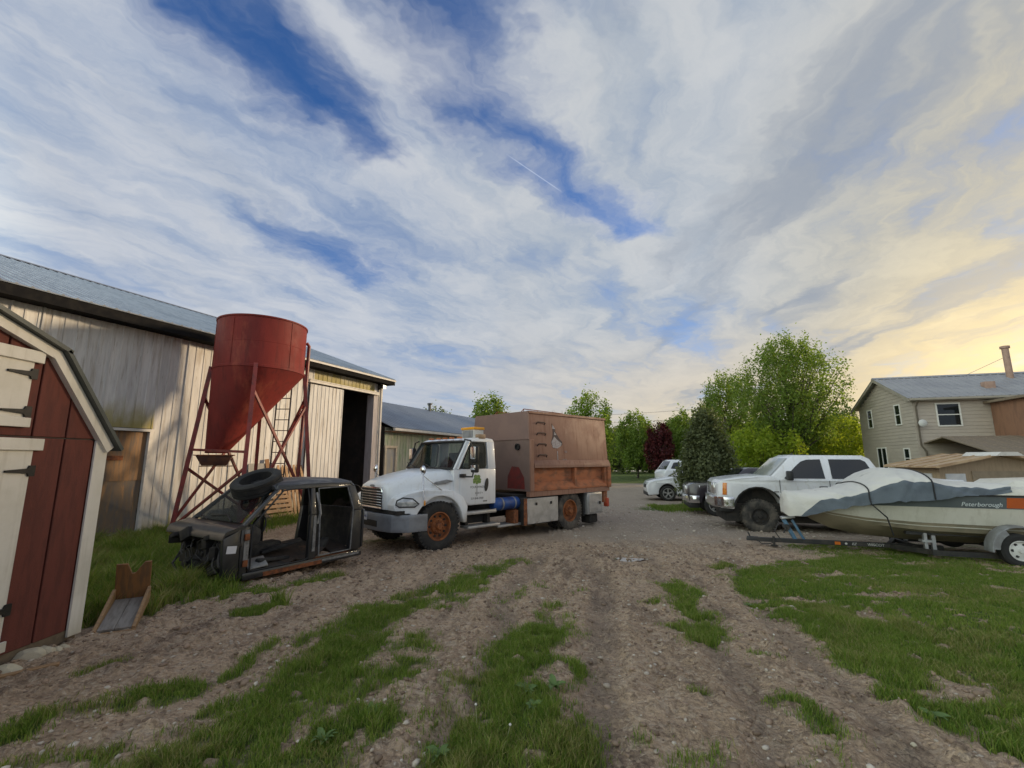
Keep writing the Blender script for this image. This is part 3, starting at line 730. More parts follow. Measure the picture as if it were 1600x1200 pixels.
# ---------------------------------------------------------------- hopper silo
SC = (-6.30, 10.99); sgz = gz(*SC)
silo = thing('feed_silo', 'red steel hopper silo on splayed legs in front of the barn', 'silo', (SC[0], SC[1], 0), R(29.6))
# local x = right as seen from the yard, local -y = towards the yard
prof = [(1.0, 3.74), (1.015, 3.75), (1.015, 3.80), (1.0, 3.81), (1.0, 4.36), (1.004, 4.365), (1.0, 4.37), (1.0, 4.94), (1.02, 4.945), (1.02, 4.98), (.985, 4.98), (.985, 3.9)]
obj('drum', MB().lathe(prof, 56), M['silo'], silo, ang=25)
for a_ in (-128, -52, 18, 100, 190): obj('seam', MB().bar((1.004 * math.cos(R(a_)), 1.004 * math.sin(R(a_)), 3.82), (1.004 * math.cos(R(a_)), 1.004 * math.sin(R(a_)), 4.93), .03, .008, up=(math.cos(R(a_)), math.sin(R(a_)), 0)), M['silo'], silo, smooth=False)
cr = MB(); rings = []
for t in np.linspace(0, 1, 9):
    r_ = 1.0 + (.22 - 1.0) * t; cx = -.74 * t
    rings.append([(cx + r_ * math.cos(2 * math.pi * k / 56), r_ * math.sin(2 * math.pi * k / 56), 3.745 - (3.745 - 1.78) * t) for k in range(56)])
cr.loft(rings); obj('hopper_cone', cr, M['silo'], silo, ang=60)
bx = MB(); bx.hexa([(-.98, -.24, 1.50), (-.50, -.24, 1.50), (-.50, .24, 1.50), (-.98, .24, 1.50), (-1.10, -.32, 1.72), (-.40, -.32, 1.72), (-.40, .32, 1.72), (-1.10, .32, 1.72)])
ot = obj('outlet_boot', bx, mat('dark_outlet_steel', (.07, .03, .025), (.12, .05, .03), 5, 5, .7), silo, bevel=.008)
obj('slide_gate', MB().b2((-1.02, -.22, 1.475), (-.36, .22, 1.492)).b2((-1.14, -.34, 1.722), (-.36, .34, 1.745)), M['rust'], ot, smooth=False)
def lp(a, z):                          # a leg's axis at height z
    r_ = 1.02 + .42 * (3.78 - z) / 3.9
    return Vector((r_ * math.cos(R(a)), r_ * math.sin(R(a)), z))
ft = sgz - .06
LA = (-95, 180, 0, 85)                 # front, left, right, back
for a in LA:
    obj('leg', MB().bar(lp(a, ft), lp(a, 3.82), .085, .085), M['silo_leg'], silo, smooth=False)
    obj('foot_plate', MB().box(lp(a, sgz - .01), (.26, .26, .03)), M['rust'], silo, smooth=False)
def brace(a, za, c, zc, w_=.05):
    obj('brace', MB().bar(lp(a, za), lp(c, zc), w_, w_), M['silo_leg'], silo, smooth=False)
brace(-95, 3.2, 0, .35); brace(0, 3.0, -95, .25); brace(0, 3.2, 85, .35); brace(85, 3.1, 0, .3)
brace(180, 1.86, -95, 1.80, .055); brace(-95, 1.45, 180, .15); brace(180, 1.45, 85, .2); brace(85, 3.1, 180, .3); brace(180, 3.1, 85, .4)
lad = obj('ladder', MB().bar((.42, 1.02, .75), (.50, .98, 4.9), .03, .03).bar((.76, .86, .75), (.80, .76, 4.9), .03, .03), mat('ladder_iron', (.05, .045, .045), (.09, .05, .04), 6, 4, .6), silo, smooth=False)
for i in range(14):
    z = .95 + i * .29; t = (z - .75) / 4.15
    obj('rung', MB().bar(Vector((.42, 1.02, .75)).lerp((.50, .98, 4.9), t), Vector((.76, .86, .75)).lerp((.80, .76, 4.9), t), .022, .022), MATS['ladder_iron'], lad, smooth=False)
obj('fill_pipe', MB().tube([(1.02, .14, 4.70), (1.09, .16, 4.62), (1.09, .18, 3.7), (1.06, .22, 1.15)], .045, 8), M['silo_leg'], silo)
obj('pipe_joint', MB().tube([(1.06, .22, 1.16), (1.06, .22, 1.04)], .062, 8), M['rust'], silo)
# ---------------------------------------------------------------- red garden shed (gable end faces +x)
SX, SY0, SY1 = -4.08, 2.08, 4.52
shed = thing('garden_shed', 'red gambrel-roofed wooden shed with white trim and doors at the left edge', 'shed', (SX, (SY0 + SY1) / 2, 0), 0)
hw = (SY1 - SY0) / 2; zb = .10; ze = 1.84; kn = (hw - .62, 2.585); ap = 2.80
def ztop(y):                                   # roof line over the gable
    y = abs(y)
    return ze + (hw - y) / (hw - kn[0]) * (kn[1] - ze) if y > kn[0] else kn[1] + (kn[0] - y) / kn[0] * (ap - kn[1])
obj('gable_core', MB().prism([(-hw, zb), (hw, zb), (hw, ze), (kn[0], kn[1]), (0, ap), (-kn[0], kn[1]), (-hw, ze)], -3.2, -.03, 'x'), M['barnback'], shed, smooth=False)
y = -hw; pw = .292
while y < hw - .02:
    y1 = min(y + pw, hw)
    obj('siding_panel', MB().b2((-.0295, y + .008, zb), (-.005, y1 - .008, ze - .012)), M['shed_red'], shed, smooth=False, bevel=.004, seg=1)
    ym = (y + y1) / 2
    p = [(y + .008, ze + .0), (y1 - .008, ze + .0), (y1 - .008, ztop(y1 - .008) - .02), (y + .008, ztop(y + .008) - .02)]
    if y < kn[0] < y1: p.insert(3, (kn[0], kn[1] - .02))
    if y < -kn[0] < y1: p.insert(3, (-kn[0], kn[1] - .02))
    if y < 0 < y1: p.insert(3, (0, ap - .02))
    obj('siding_panel', MB().prism(p, -.0295, -.005, 'x'), M['shed_red'], shed, smooth=False, bevel=.004, seg=1)
    y = y1
obj('belly_band', MB().b2((-.028, -hw, ze - .011), (-.012, hw, ze - .001)), M['barnback'], shed, smooth=False)
sp_ = -3.2
while sp_ < -.05:
    x1 = min(sp_ + .3, -.03)
    obj('siding_panel', MB().b2((sp_ + .006, hw + .001, zb), (x1 - .006, hw + .022, ze - .01)), M['shed_red'], shed, smooth=False)
    sp_ += .3
obj('corner_board', MB().b2((-.004, hw - .105, zb - .06), (.018, hw + .03, ze - .02)), M['shed_white'], shed, bevel=.003, seg=1)
obj('corner_board', MB().b2((-.11, hw + .024, zb - .06), (-.005, hw + .042, ze - .02)), M['shed_white'], shed, bevel=.003, seg=1)
def strip(p, q, w_, x0, x1):                    # white rake trim between two gable points
    d = Vector((q[0] - p[0], q[1] - p[1])).normalized(); n_ = Vector((-d.y, d.x))
    return MB().prism([p, q, (q[0] - n_.x * w_, q[1] - n_.y * w_), (p[0] - n_.x * w_, p[1] - n_.y * w_)], x0, x1, 'x')
for sgn in (1, -1):
    e0 = (sgn * (hw + .06), ze - .075); k0 = (sgn * (kn[0] + .012), kn[1] + .012); a0_ = (0, ap + .012)
    f = (lambda p, q: (p, q)) if sgn < 0 else (lambda p, q: (q, p))
    obj('rake_trim', strip(*f(e0, k0), .085, -.004, .05), M['shed_white'], shed, smooth=False)
    obj('rake_trim', strip(*f(k0, a0_), .085, -.003, .049), M['shed_white'], shed, smooth=False)
    for p, q, nm in ((e0, k0, 'roof_panel'), (k0, a0_, 'roof_panel')):
        d = Vector((q[0] - p[0], q[1] - p[1])).normalized(); n_ = Vector((-d.y, d.x))
        if n_.y < 0: n_ = -n_
        p2 = (p[0] - d.x * .05, p[1] - d.y * .05)
        obj(nm, MB().prism([(p2[0] + n_.x * .004, p2[1] + n_.y * .004), (q[0] + n_.x * .004, q[1] + n_.y * .004), (q[0] + n_.x * .04, q[1] + n_.y * .04), (p2[0] + n_.x * .04, p2[1] + n_.y * .04)], -3.3, .10, 'x'), M['shed_roof'], shed, smooth=False)
def shed_door(y0, y1, z0_, z1_, nm, hz_):
    d = obj(nm, MB().b2((-.004, y0, z0_), (.012, y1, z1_)), M['shed_white'], shed, bevel=.003, seg=1)
    obj('head_board', MB().b2((.013, y0 - .05, z1_ - .02), (.035, y1 + .06, z1_ + .08)), M['shed_white'], d, bevel=.004, seg=1)
    obj('foot_board', MB().b2((.013, y0 - .02, z0_ - .03), (.035, y1 + .03, z0_ + .05)), M['shed_white'], d, bevel=.004, seg=1)
    for zz in hz_:
        obj('hinge', MB().prism([(y1 - .02, zz - .045), (y1 + .025, zz - .045), (y1 + .025, zz + .045), (y1 - .02, zz + .045), (y1 - .03, zz + .02), (y1 - .20, zz + .008), (y1 - .20, zz - .008), (y1 - .03, zz - .02)], .0125, .030, 'x'), M['blackiron'], d, smooth=False)
    return d
shed_door(-.44, .44, 1.94, 2.48, 'loft_door', (2.04, 2.36)); shed_door(-.56, .55, .16, 1.74, 'door', (.45, 1.55))
obj('floor_skid', MB().b2((-3.2, -hw, zb - .10), (-.01, hw, zb - .002)), mat('treated_wood', (.16, .12, .08), (.11, .085, .06), 4, 5, .85, st=(.5, 4, 4)), shed, smooth=False)
# ---------------------------------------------------------------- house
HX, HY = 22.2, 24.7; hz0 = gz(HX, HY)
hdir = Vector((1.9, 6.3)).normalized()            # along the gable wall, away from us
HRZ = math.atan2(-hdir.x, hdir.y)                  # local y = hdir, local x = long wall to the right
house = thing('house', 'two-storey beige sided house with ribbed metal roof at the right', 'house', (HX, HY, hz0), HRZ)
def siding_mat(name, c, c2, per=.125):
    m = mat(name, c, c2, 1.2, 5, .65, rnd=.0); nt = m.node_tree; T = NT(nt); b_ = nt.nodes['Principled BSDF']
    tcn = nt.nodes.new('ShaderNodeTexCoord'); z = T.xyz(tcn.outputs['Object'])[2]
    fr = T.math('FRACT', T.math('DIVIDE', z, per))
    bp = nt.nodes.new('ShaderNodeBump'); bp.inputs['Strength'].default_value = 1.0; bp.inputs['Distance'].default_value = .03
    nt.links.new(T.math('SUBTRACT', 1.0, fr), bp.inputs['Height']); nt.links.new(bp.outputs[0], b_.inputs['Normal'])
    src = b_.inputs['Base Color'].links[0].from_socket
    T.put(b_.inputs['Base Color'], T.mix(T.ramp(fr, .0, .14, 1, 0), src, (.12, .105, .085)))
    return m
M['siding'] = siding_mat('beige_vinyl_siding', (.44, .38, .32), (.40, .345, .295))
GW, HE, HR, HL = 6.6, 5.35, 6.95, 15.0
# courses of siding as real laps on the two visible walls
ws = MB(); ws.b2((.02, .02, -.3), (HL, GW - .02, HE)); ws.prism([(.02, HE), (GW - .02, HE), (GW / 2, HR - .08)], .02, HL, 'x')
obj('wall', ws, M['siding'], house, smooth=False)
M['lap'] = mat('siding_lap', (.44, .38, .32), (.40, .345, .295), 1.2, 5, .65, rnd=.03)
lapc = {}
z = -.1; i = 0
while z < HR - .15:
    a = 0.0 if z < HE - .1 else (z + .1 - HE) / (HR - HE) * GW / 2
    a = min(a, GW / 2 - .15)
    obj('siding_course', MB().hexa([(-.012, a, z), (.018, a, z), (.018, GW - a, z), (-.012, GW - a, z), (.006, a, z + .19), (.018, a, z + .19), (.018, GW - a, z + .19), (.006, GW - a, z + .19)]), M['lap'], house, smooth=False)
    if z < HE - .2:
        obj('siding_course', MB().hexa([(0, -.012, z), (0, .018, z), (HL, .018, z), (HL, -.012, z), (0, .006, z + .19), (0, .018, z + .19), (HL, .018, z + .19), (HL, .006, z + .19)]), M['lap'], house, smooth=False)
    z += .193
M['hroof'] = mat('light_ribbed_roof', (.36, .36, .37), (.30, .30, .32), 1.0, 4, .45, .3)
for sg in (0, 1):
    yE, yR = (-.4, GW / 2) if sg == 0 else (GW + .4, GW / 2)
    x = -.35
    while x < HL + .3:
        x1 = x + 1.06
        obj('roof_sheet', roof_sheet(x + .002, x1 - .002, yE, HE - .08, yR, HR - .003 * sg, ribs=3, rh=.03, rw=.035), M['hroof'], house, smooth=False); x = x1
obj('ridge_cap', MB().prism([(GW / 2 - .18, HR - .03), (GW / 2, HR + .09), (GW / 2 + .18, HR - .03)], -.36, HL + .3, 'x'), M['hroof'], house, smooth=False)
for sg in (0, 1):
    yE = -.4 if sg == 0 else GW + .4
    obj('bargeboard', MB().hexa([(-.34, yE, HE - .26), (-.30, yE, HE - .26), (-.30, GW / 2, HR - .19), (-.34, GW / 2, HR - .19), (-.34, yE, HE - .085), (-.30, yE, HE - .085), (-.30, GW / 2, HR - .01), (-.34, GW / 2, HR - .01)]), mat('tan_trim', (.33, .29, .24), (.28, .25, .2), 3, 4, .6), house, smooth=False)
obj('eave_gutter', MB().b2((-.3, -.50, HE - .20), (HL, -.40, HE - .09)), MATS['tan_trim'], house, bevel=.01)
obj('soffit', MB().b2((-.3, -.40, HE - .24), (HL, .0, HE - .215)), MATS['tan_trim'], house, smooth=False)
M['pane'] = glass('house_glass', (.5, .5, .5), .85, .04)
M['frame'] = mat('white_window_frame', (.70, .68, .63), rough=.5)
def hwin(face, a, z0_, w_, h, sash='h'):
    f = MB(); g = MB(); t = .07
    def bb(m, a0, a1, z0q, z1q, d0, d1):
        if face == 'g': m.b2((-d1, a0, z0q), (-d0, a1, z1q))
        else: m.b2((a0, -d1, z0q), (a1, -d0, z1q))
    bb(f, a, a + t, z0_, z0_ + h, .012, .05); bb(f, a + w_ - t, a + w_, z0_, z0_ + h, .012, .05)
    bb(f, a + t, a + w_ - t, z0_, z0_ + t, .012, .049); bb(f, a + t, a + w_ - t, z0_ + h - t, z0_ + h, .012, .049)
    if sash == 'h': bb(f, a + t, a + w_ - t, z0_ + h * .5 - .025, z0_ + h * .5 + .025, .012, .045)
    else: bb(f, a + w_ / 2 - .035, a + w_ / 2 + .035, z0_ + t, z0_ + h - t, .012, .045)
    o = obj('window', f, M['frame'], house, smooth=False)
    bb(g, a + t, a + w_ - t, z0_ + t, z0_ + h - t, .014, .022)
    obj('pane', g, M['pane'], o, smooth=False)
hwin('g', 4.72, 3.95, .66, 1.22); hwin('g', 1.25, 3.92, .66, 1.22); hwin('g', 3.45, 1.25, 1.2, 1.45, 'v'); hwin('g', .85, 1.45, .64, 1.15); hwin('l', 1.0, 3.72, 1.10, 1.28)
obj('side_door', MB().b2((-.035, 2.0, .0), (-.012, 2.75, 1.65)), mat('beige_door', (.30, .25, .19), rough=.6), house, smooth=False)
obj('downspout', MB().tube([(.12, -.44, HE - .2), (.12, -.07, HE - .5), (.12, -.07, 2.7), (.30, -.07, 2.4), (.30, -.07, 1.6)], .045, 6), mat('brown_spout', (.13, .105, .08), rough=.6), house)
dish = obj('satellite_dish', MB().lathe([(.02, -.05), (.12, -.035), (.19, 0), (.20, .010), (.12, -.024), (.02, -.04)], 20, 'y', (.15, -.45, 3.9)), mat('dish_grey', (.55, .54, .52), rough=.5), house)
obj('dish_arm', MB().tube([(.15, -.03, 3.75), (.15, -.3, 3.78), (.15, -.48, 3.88)], .02, 6), M['steelgrey'], dish)
M['brick'] = mat('flue_pink', (.40, .26, .20), (.33, .21, .16), 4, 5, .7)
ch = obj('flue_pipe', MB().lathe([(.155, HR - .9), (.155, HR + 1.35), (.22, HR + 1.37), (.22, HR + 1.50), (.15, HR + 1.52)], 18, 'z', (6.0, 2.5, 0)), M['brick'], house)
obj('guy_wire', MB().tube([(6.0, 2.5, HR + .9), (4.4, 3.2, HR + .02)], .012, 5), M['steelgrey'], house)
obj('roof_vent', MB().b2((3.8, .75, HE + .15), (4.25, 1.15, HE + .85)), M['brick'], house, bevel=.02)
# brown single-storey wing in front of the long wall
M['brown_side'] = mat('brown_board_siding', (.27, .14, .085), (.21, .11, .07), 2, 5, .75, st=(3, 3, .6), bump=.1)
M['shingle'] = mat('tan_shingle', (.24, .185, .13), (.18, .14, .10), 12, 5, .9, bump=.3, bs=30)
wg = obj('wing_wall', MB().b2((.9, -5.2, -.3), (HL, -.02, 2.15)).b2((3.4, -3.0, 2.15), (HL, -.03, 4.9)), M['brown_side'], house, smooth=False)
for i in range(12):
    obj('batten', MB().b2((.86, -5.2 + i * .44, -.2), (.899, -5.12 + i * .44, 2.1)), M['brown_side'], wg, smooth=False)
obj('wing_roof', roof_sheet(.25, HL, -5.9, 2.02, -1.6, 3.08, .05, 24, .02), M['shingle'], house, smooth=False)
obj('wing_roof', MB().hexa([(.25, -1.6, 3.03), (HL, -1.6, 3.03), (HL, -.03, 3.0), (.25, -.03, 2.8), (.25, -1.6, 3.09), (HL, -1.6, 3.09), (HL, -.03, 3.06), (.25, -.03, 2.86)]), M['shingle'], house, smooth=False)
obj('upper_wing_roof', MB().b2((3.1, -3.4, 4.9), (HL, -.03, 5.02)), M['shingle'], house, smooth=False)
obj('wing_fascia', MB().b2((.22, -5.95, 1.85), (HL, -5.88, 2.01)), MATS['tan_trim'], house, smooth=False)
for a in (1.9, 3.9, 6.0):
    o = obj('window', MB().b2((a, -5.25, .8), (a + .9, -5.202, 1.75)), M['frame'], house, smooth=False)
    obj('pane', MB().b2((a + .07, -5.262, .87), (a + .83, -5.2505, 1.68)), M['pane'], o, smooth=False)
# porch roof edge behind the far corner
obj('rear_porch_roof', MB().hexa([(.2, GW + .02, 1.95), (3, GW + .02, 1.95), (3, GW + 1.3, 1.55), (.2, GW + 1.3, 1.55), (.2, GW + .02, 2.05), (3, GW + .02, 2.05), (3, GW + 1.3, 1.65), (.2, GW + 1.3, 1.65)]), M['brown_side'], house, smooth=False)
# ---------------------------------------------------------------- tan cabin behind the boat
CX, CY = 15.3, 15.6; cz = gz(CX, CY)
cab_ = thing('garden_cabin', 'tan gable-roofed garden cabin with white panels behind the boat', 'shed', (CX, CY, cz), R(4))
M['tan'] = mat('tan_painted_wood', (.36, .27, .18), (.30, .225, .15), 3, 5, .75, st=(4, 4, .8), bump=.1)
obj('wall', MB().b2((-.75, 0, -.1), (3.45, 1.6, 1.68)).prism([(-.75, 1.68), (3.45, 1.68), (1.35, 2.04)], .002, 1.598, 'y'), M['tan'], cab_, smooth=False)
for sg in (-1, 1):
    xe, xr = 1.35 + sg * 2.45, 1.35
    b = MB(); q = []
    for yy in (-.35, 1.75):
        for (xx, zz) in ((xe, 1.62), (xr, 2.05)): q.append((xx, yy, zz))
    b.hexa([q[0], q[2], q[3], q[1], *(tuple(Vector(p) + Vector((0, 0, .05))) for p in (q[0], q[2], q[3], q[1]))])
    for k in range(5):
        yy = -.3 + k * .5
        b.hexa([(xe, yy - .02, 1.67), (xr, yy - .02, 2.10), (xr, yy + .02, 2.10), (xe, yy + .02, 1.67), (xe, yy - .02, 1.70), (xr, yy - .02, 2.13), (xr, yy + .02, 2.13), (xe, yy + .02, 1.70)])
    obj('roof_panel', b, mat('rusty_cream_roof', (.50, .36, .22), (.36, .23, .13), 1.5, 5, .6, st=(1, 4, 1)), cab_, smooth=False)
obj('white_panel', MB().b2((-.79, .25, .0), (-.754, 1.35, 1.42)), mat('chalky_white_panel', (.62, .62, .63), (.52, .53, .56), 3, 5, .7), cab_, smooth=False)
for (a, b_) in ((-.55, .15), (2.62, 3.25)):
    obj('white_panel', MB().b2((a, -.045, .0), (b_, -.004, 1.42)), mat('chalky_white_panel', (.62, .62, .63), (.52, .53, .56), 3, 5, .7), cab_, smooth=False)
obj('door', MB().b2((.42, -.035, .0), (2.4, -.003, 1.50)), mat('tan_door', (.30, .235, .165), (.255, .20, .14), 4, 5, .8), cab_, smooth=False)
obj('ridge_sheet', MB().hexa([(.85, -.5, 2.02), (1.9, -.5, 2.02), (1.9, .6, 2.02), (.85, .6, 2.02), (1.05, -.5, 2.15), (1.65, -.5, 2.15), (1.65, .6, 2.15), (1.05, .6, 2.15)]), M['trimwhite'], cab_, smooth=False)
# ---------------------------------------------------------------- wheels
def tyre_mb(Rr, w, rim, n=40, tread=True):
    h = w / 2
    b = MB().lathe([(rim, -h * .80), (rim + .03, -h * .95), (Rr * .86, -h), (Rr - .028, -h * .92), (Rr, -h * .74), (Rr, -h * .40), (Rr - .012, -h * .38), (Rr - .012, -h * .30), (Rr, -h * .28), (Rr, h * .28), (Rr - .012, h * .30), (Rr - .012, h * .38), (Rr, h * .40), (Rr, h * .74), (Rr - .028, h * .92), (Rr * .86, h), (rim + .03, h * .95), (rim, h * .80)], n, 'y', closed=True)
    if tread:
        for k in range(n):
            t = 2 * math.pi * (k + .5) / n; rot = Matrix.Rotation(-t, 3, 'Y')
            for sg in (-1, 1):
                b.box(rot @ Vector((Rr - .012, sg * h * .80, 0)), (.05, h * .32, 2 * math.pi * Rr / n * .5), rot)
    return b
def wheel(parent, loc, Rr, w, rim, side, tm, rm, style='holes', name='wheel', tread=True, dish=.03, n=40):
    """side = +1 outer face towards +y"""
    t = obj(name, tyre_mb(Rr, w, rim, n, tread), tm, parent, loc)
    h = w / 2 * side
    yo = h * .55
    rb = MB().lathe([(rim * 1.03, h * .84), (rim * 1.03, h * .92), (rim * .95, h * .93), (rim * .90, yo), (rim * .90, -h * .7), (rim * .97, -h * .82)], 32, 'y', cap=False)
    if style == 'holes':
        rb.lathe([(rim * .90, yo - .03 * side), (rim * .60, yo - dish * side - .01 * side), (rim * .50, yo + .02 * side), (rim * .26, yo + .02 * side), (rim * .24, yo + .07 * side), (rim * .2, yo + .09 * side)], 32, 'y')
    r_ = obj('rim', rb, rm, t, ang=30)
    if style == 'holes':
        lb = MB()
        for k in range(10):
            a = 2 * math.pi * k / 10
            c = Vector((math.cos(a) * rim * .72, yo - dish * side * .6, math.sin(a) * rim * .72)); obj('hand_hole', MB().lathe([(rim * .085, -.012), (rim * .085, .014)], 10, 'y', c), M['black'], t)
            c = Vector((math.cos(a + .3) * rim * .40, yo + .03 * side, math.sin(a + .3) * rim * .40)); lb.lathe([(.016, -.02), (.016, .022)], 6, 'y', c)
        obj('wheel_nut', lb, rm, t)['kind'] = 'stuff'
    elif style == 'spokes':
        sp = MB()
        sp.lathe([(rim * .24, yo), (rim * .24, yo + .03 * side), (rim * .1, yo + .035 * side)], 16, 'y')
        for k in range(5):
            for dt in (-.14, .14):
                a = 2 * math.pi * k / 5 + .3
                sp.bar((math.cos(a) * rim * .18, yo + .015 * side, math.sin(a) * rim * .18), (math.cos(a + dt) * rim * .95, yo + .02 * side, math.sin(a + dt) * rim * .95), rim * .12, .03, up=(0, 1, 0))
        obj('spoke', sp, rm, t)
        obj('brake_disc', MB().lathe([(rim * .88, yo - .06 * side), (rim * .88, yo - .05 * side)], 24, 'y'), M['black'], t)
    elif style == 'slots':
        sp = MB().lathe([(rim * .92, yo - .02 * side), (rim * .55, yo + .01 * side), (rim * .25, yo + .015 * side), (rim * .2, yo + .05 * side)], 28, 'y')
        hb = MB()
        for k in range(6):
            a = 2 * math.pi * k / 6; c = Vector((math.cos(a) * rim * .66, yo - .008 * side, math.sin(a) * rim * .66)); hb.lathe([(rim * .14, -.015), (rim * .14, .018)], 10, 'y', c)
        obj('wheel_disc', sp, rm, t); obj('slot', hb, M['black'], t)
    return t
M['rim_rust'] = mat('orange_rusty_rim', (.30, .10, .028), (.17, .06, .025), 9, 6, .7, bump=.15, c3=(.09, .05, .035), n3=5, lo3=.55, hi3=.7)
M['twhite'] = mat('truck_white_paint', (.76, .78, .80), (.71, .73, .75), 1.5, 5, .28, coat=.4, c3=(.64, .64, .61), n3=1.2, lo3=.6, hi3=.8, r2=.38, streak=((.52, .49, .43), .3), foot=((.40, .36, .30), .45, .80))
M['tglass'] = glass('cab_glass', (.62, .70, .70), .40, .03)
M['bumper_grey'] = mat('bumper_grey_paint', (.26, .28, .31), (.21, .22, .245), 4, 5, .4, .3)
# ---------------------------------------------------------------- chip truck
TG = -.24
fx_, fy_ = -.729, -.684
TRZ = math.atan2(fy_, fx_)
TC = (-2.28, 10.54)
truck = thing('dump_truck', 'white cab truck with tall rusty brown chip box parked beside the barn', 'truck', (TC[0], TC[1], gz(*TC) ), TRZ)
W = 1.04
def taper(me, fn):
    for vtx in me.vertices: vtx.co = fn(vtx.co)
    return me
# cab: open shell so that the glass shows the inside
low = MB().prism([(-.42, .92), (-.40, 1.665), (-1.62, 1.665), (-1.62, .86), (-.66, .86)], -W, -W + .07, 'y')
low.prism([(-.42, .92), (-.40, 1.665), (-1.62, 1.665), (-1.62, .86), (-.66, .86)], W - .07, W, 'y')
low.b2((-1.62, -W + .07, .86), (-1.55, W - .07, 1.665)); low.b2((-1.55, -W + .07, .86), (-.5, W - .07, .93)); low.b2((-.47, -W + .07, .93), (-.41, W - .07, 1.66))
cabm = low.mesh('cab', bevel=.02, seg=2); cabo = obj('cab', cabm, M['twhite'], truck)
def P3(x, y, z):                       # tumblehome of the upper cab
    k = max(0, z - 1.66) / .7; return Vector((x, y * (1 - .075 * k), z))
up = MB()
for sg in (-1, 1):
    y0, y1 = sg * (W - .09), sg * W
    def pil(xb0, xb1, xt0, xt1):
        up.hexa([P3(xb0, y0, 1.662), P3(xb1, y0, 1.662), P3(xb1, y1, 1.662), P3(xb0, y1, 1.662), P3(xt0, y0, 2.29), P3(xt1, y0, 2.29), P3(xt1, y1, 2.29), P3(xt0, y1, 2.29)])
    pil(-.50, -.395, -.88, -.78); pil(-1.62, -1.36, -1.62, -1.38)
up.hexa([P3(-1.62, -W + .09, 1.662), P3(-1.56, -W + .09, 1.662), P3(-1.56, W - .09, 1.662), P3(-1.62, W - .09, 1.662), P3(-1.62, -W + .09, 1.78), P3(-1.56, -W + .09, 1.78), P3(-1.56, W - .09, 1.78), P3(-1.62, W - .09, 1.78)])
obj('pillars', up, M['twhite'], cabo, bevel=.018)
rfm = MB().loft([[P3(x, y, z) for x, z in ((-.775, 2.275), (-.80, 2.31), (-.98, 2.375), (-1.3, 2.395), (-1.58, 2.36), (-1.63, 2.28))] for y in (-W, -W * .6, 0, W * .6, W)])
obj('roof', rfm, M['twhite'], cabo, bevel=.03, bang=45)
# windscreen, door glass, rear window
ws_ = [P3(-.41, W - .07, 1.67), P3(-.41, -W + .07, 1.67), P3(-.79, -W + .07, 2.285), P3(-.79, W - .07, 2.285)]
wsn = MB(); N = 10; rows = []
for j in range(5):
    t = j / 4; row = []
    for i in range(N + 1):
        s_ = i / N; a = Vector(ws_[0]).lerp(ws_[1], s_); c = Vector(ws_[3]).lerp(ws_[2], s_); p = a.lerp(c, t); p.x += .10 * (1 - (2 * s_ - 1) ** 2); row.append(p)
    rows.append(row)
wsn.add([p for r_ in rows for p in r_], [(j * (N + 1) + i, j * (N + 1) + i + 1, (j + 1) * (N + 1) + i + 1, (j + 1) * (N + 1) + i) for j in range(4) for i in range(N)])
wsc = obj('windscreen', wsn, M['tglass'], cabo)
sealp = rows[0] + [r_[-1] for r_ in rows[1:-1]] + rows[-1][::-1] + [r_[0] for r_ in rows[1:-1]][::-1]
obj('windscreen_seal', MB().tube([p + Vector((.012, 0, .006)) for p in sealp], .028, 6, closed=True), M['black'], wsc)
for y_ in (.28, -.42):
    obj('wiper', MB().bar((-.285, y_, 1.70), (-.36, y_ - .48, 1.80), .018, .014).bar((-.27, y_ + .02, 1.68), (-.285, y_, 1.72), .03, .02), M['black'], wsc, smooth=False)
obj('dashboard', MB().b2((-.75, -.94, 1.40), (-.475, .94, 1.64)), M['black'], cabo, bevel=.03)
obj('steering_wheel', MB().tube([(-.93 + .05 * math.sin(a), .48 + .21 * math.cos(a), 1.62 + .2 * math.sin(a)) for a in np.linspace(0, 2 * math.pi, 18)[:-1]], .016, 6, closed=True), M['black'], cabo)
for y_ in (.48, -.45):
    obj('seat', MB().b2((-1.5, y_ - .25, 1.2), (-1.0, y_ + .25, 1.36)).hexa([(-1.52, y_ - .24, 1.36), (-1.38, y_ - .24, 1.36), (-1.38, y_ + .24, 1.36), (-1.52, y_ + .24, 1.36), (-1.54, y_ - .2, 2.05), (-1.44, y_ - .2, 2.05), (-1.44, y_ + .2, 2.05), (-1.54, y_ + .2, 2.05)]), mat('grey_seat', (.06, .06, .065), rough=.85), cabo, bevel=.03)
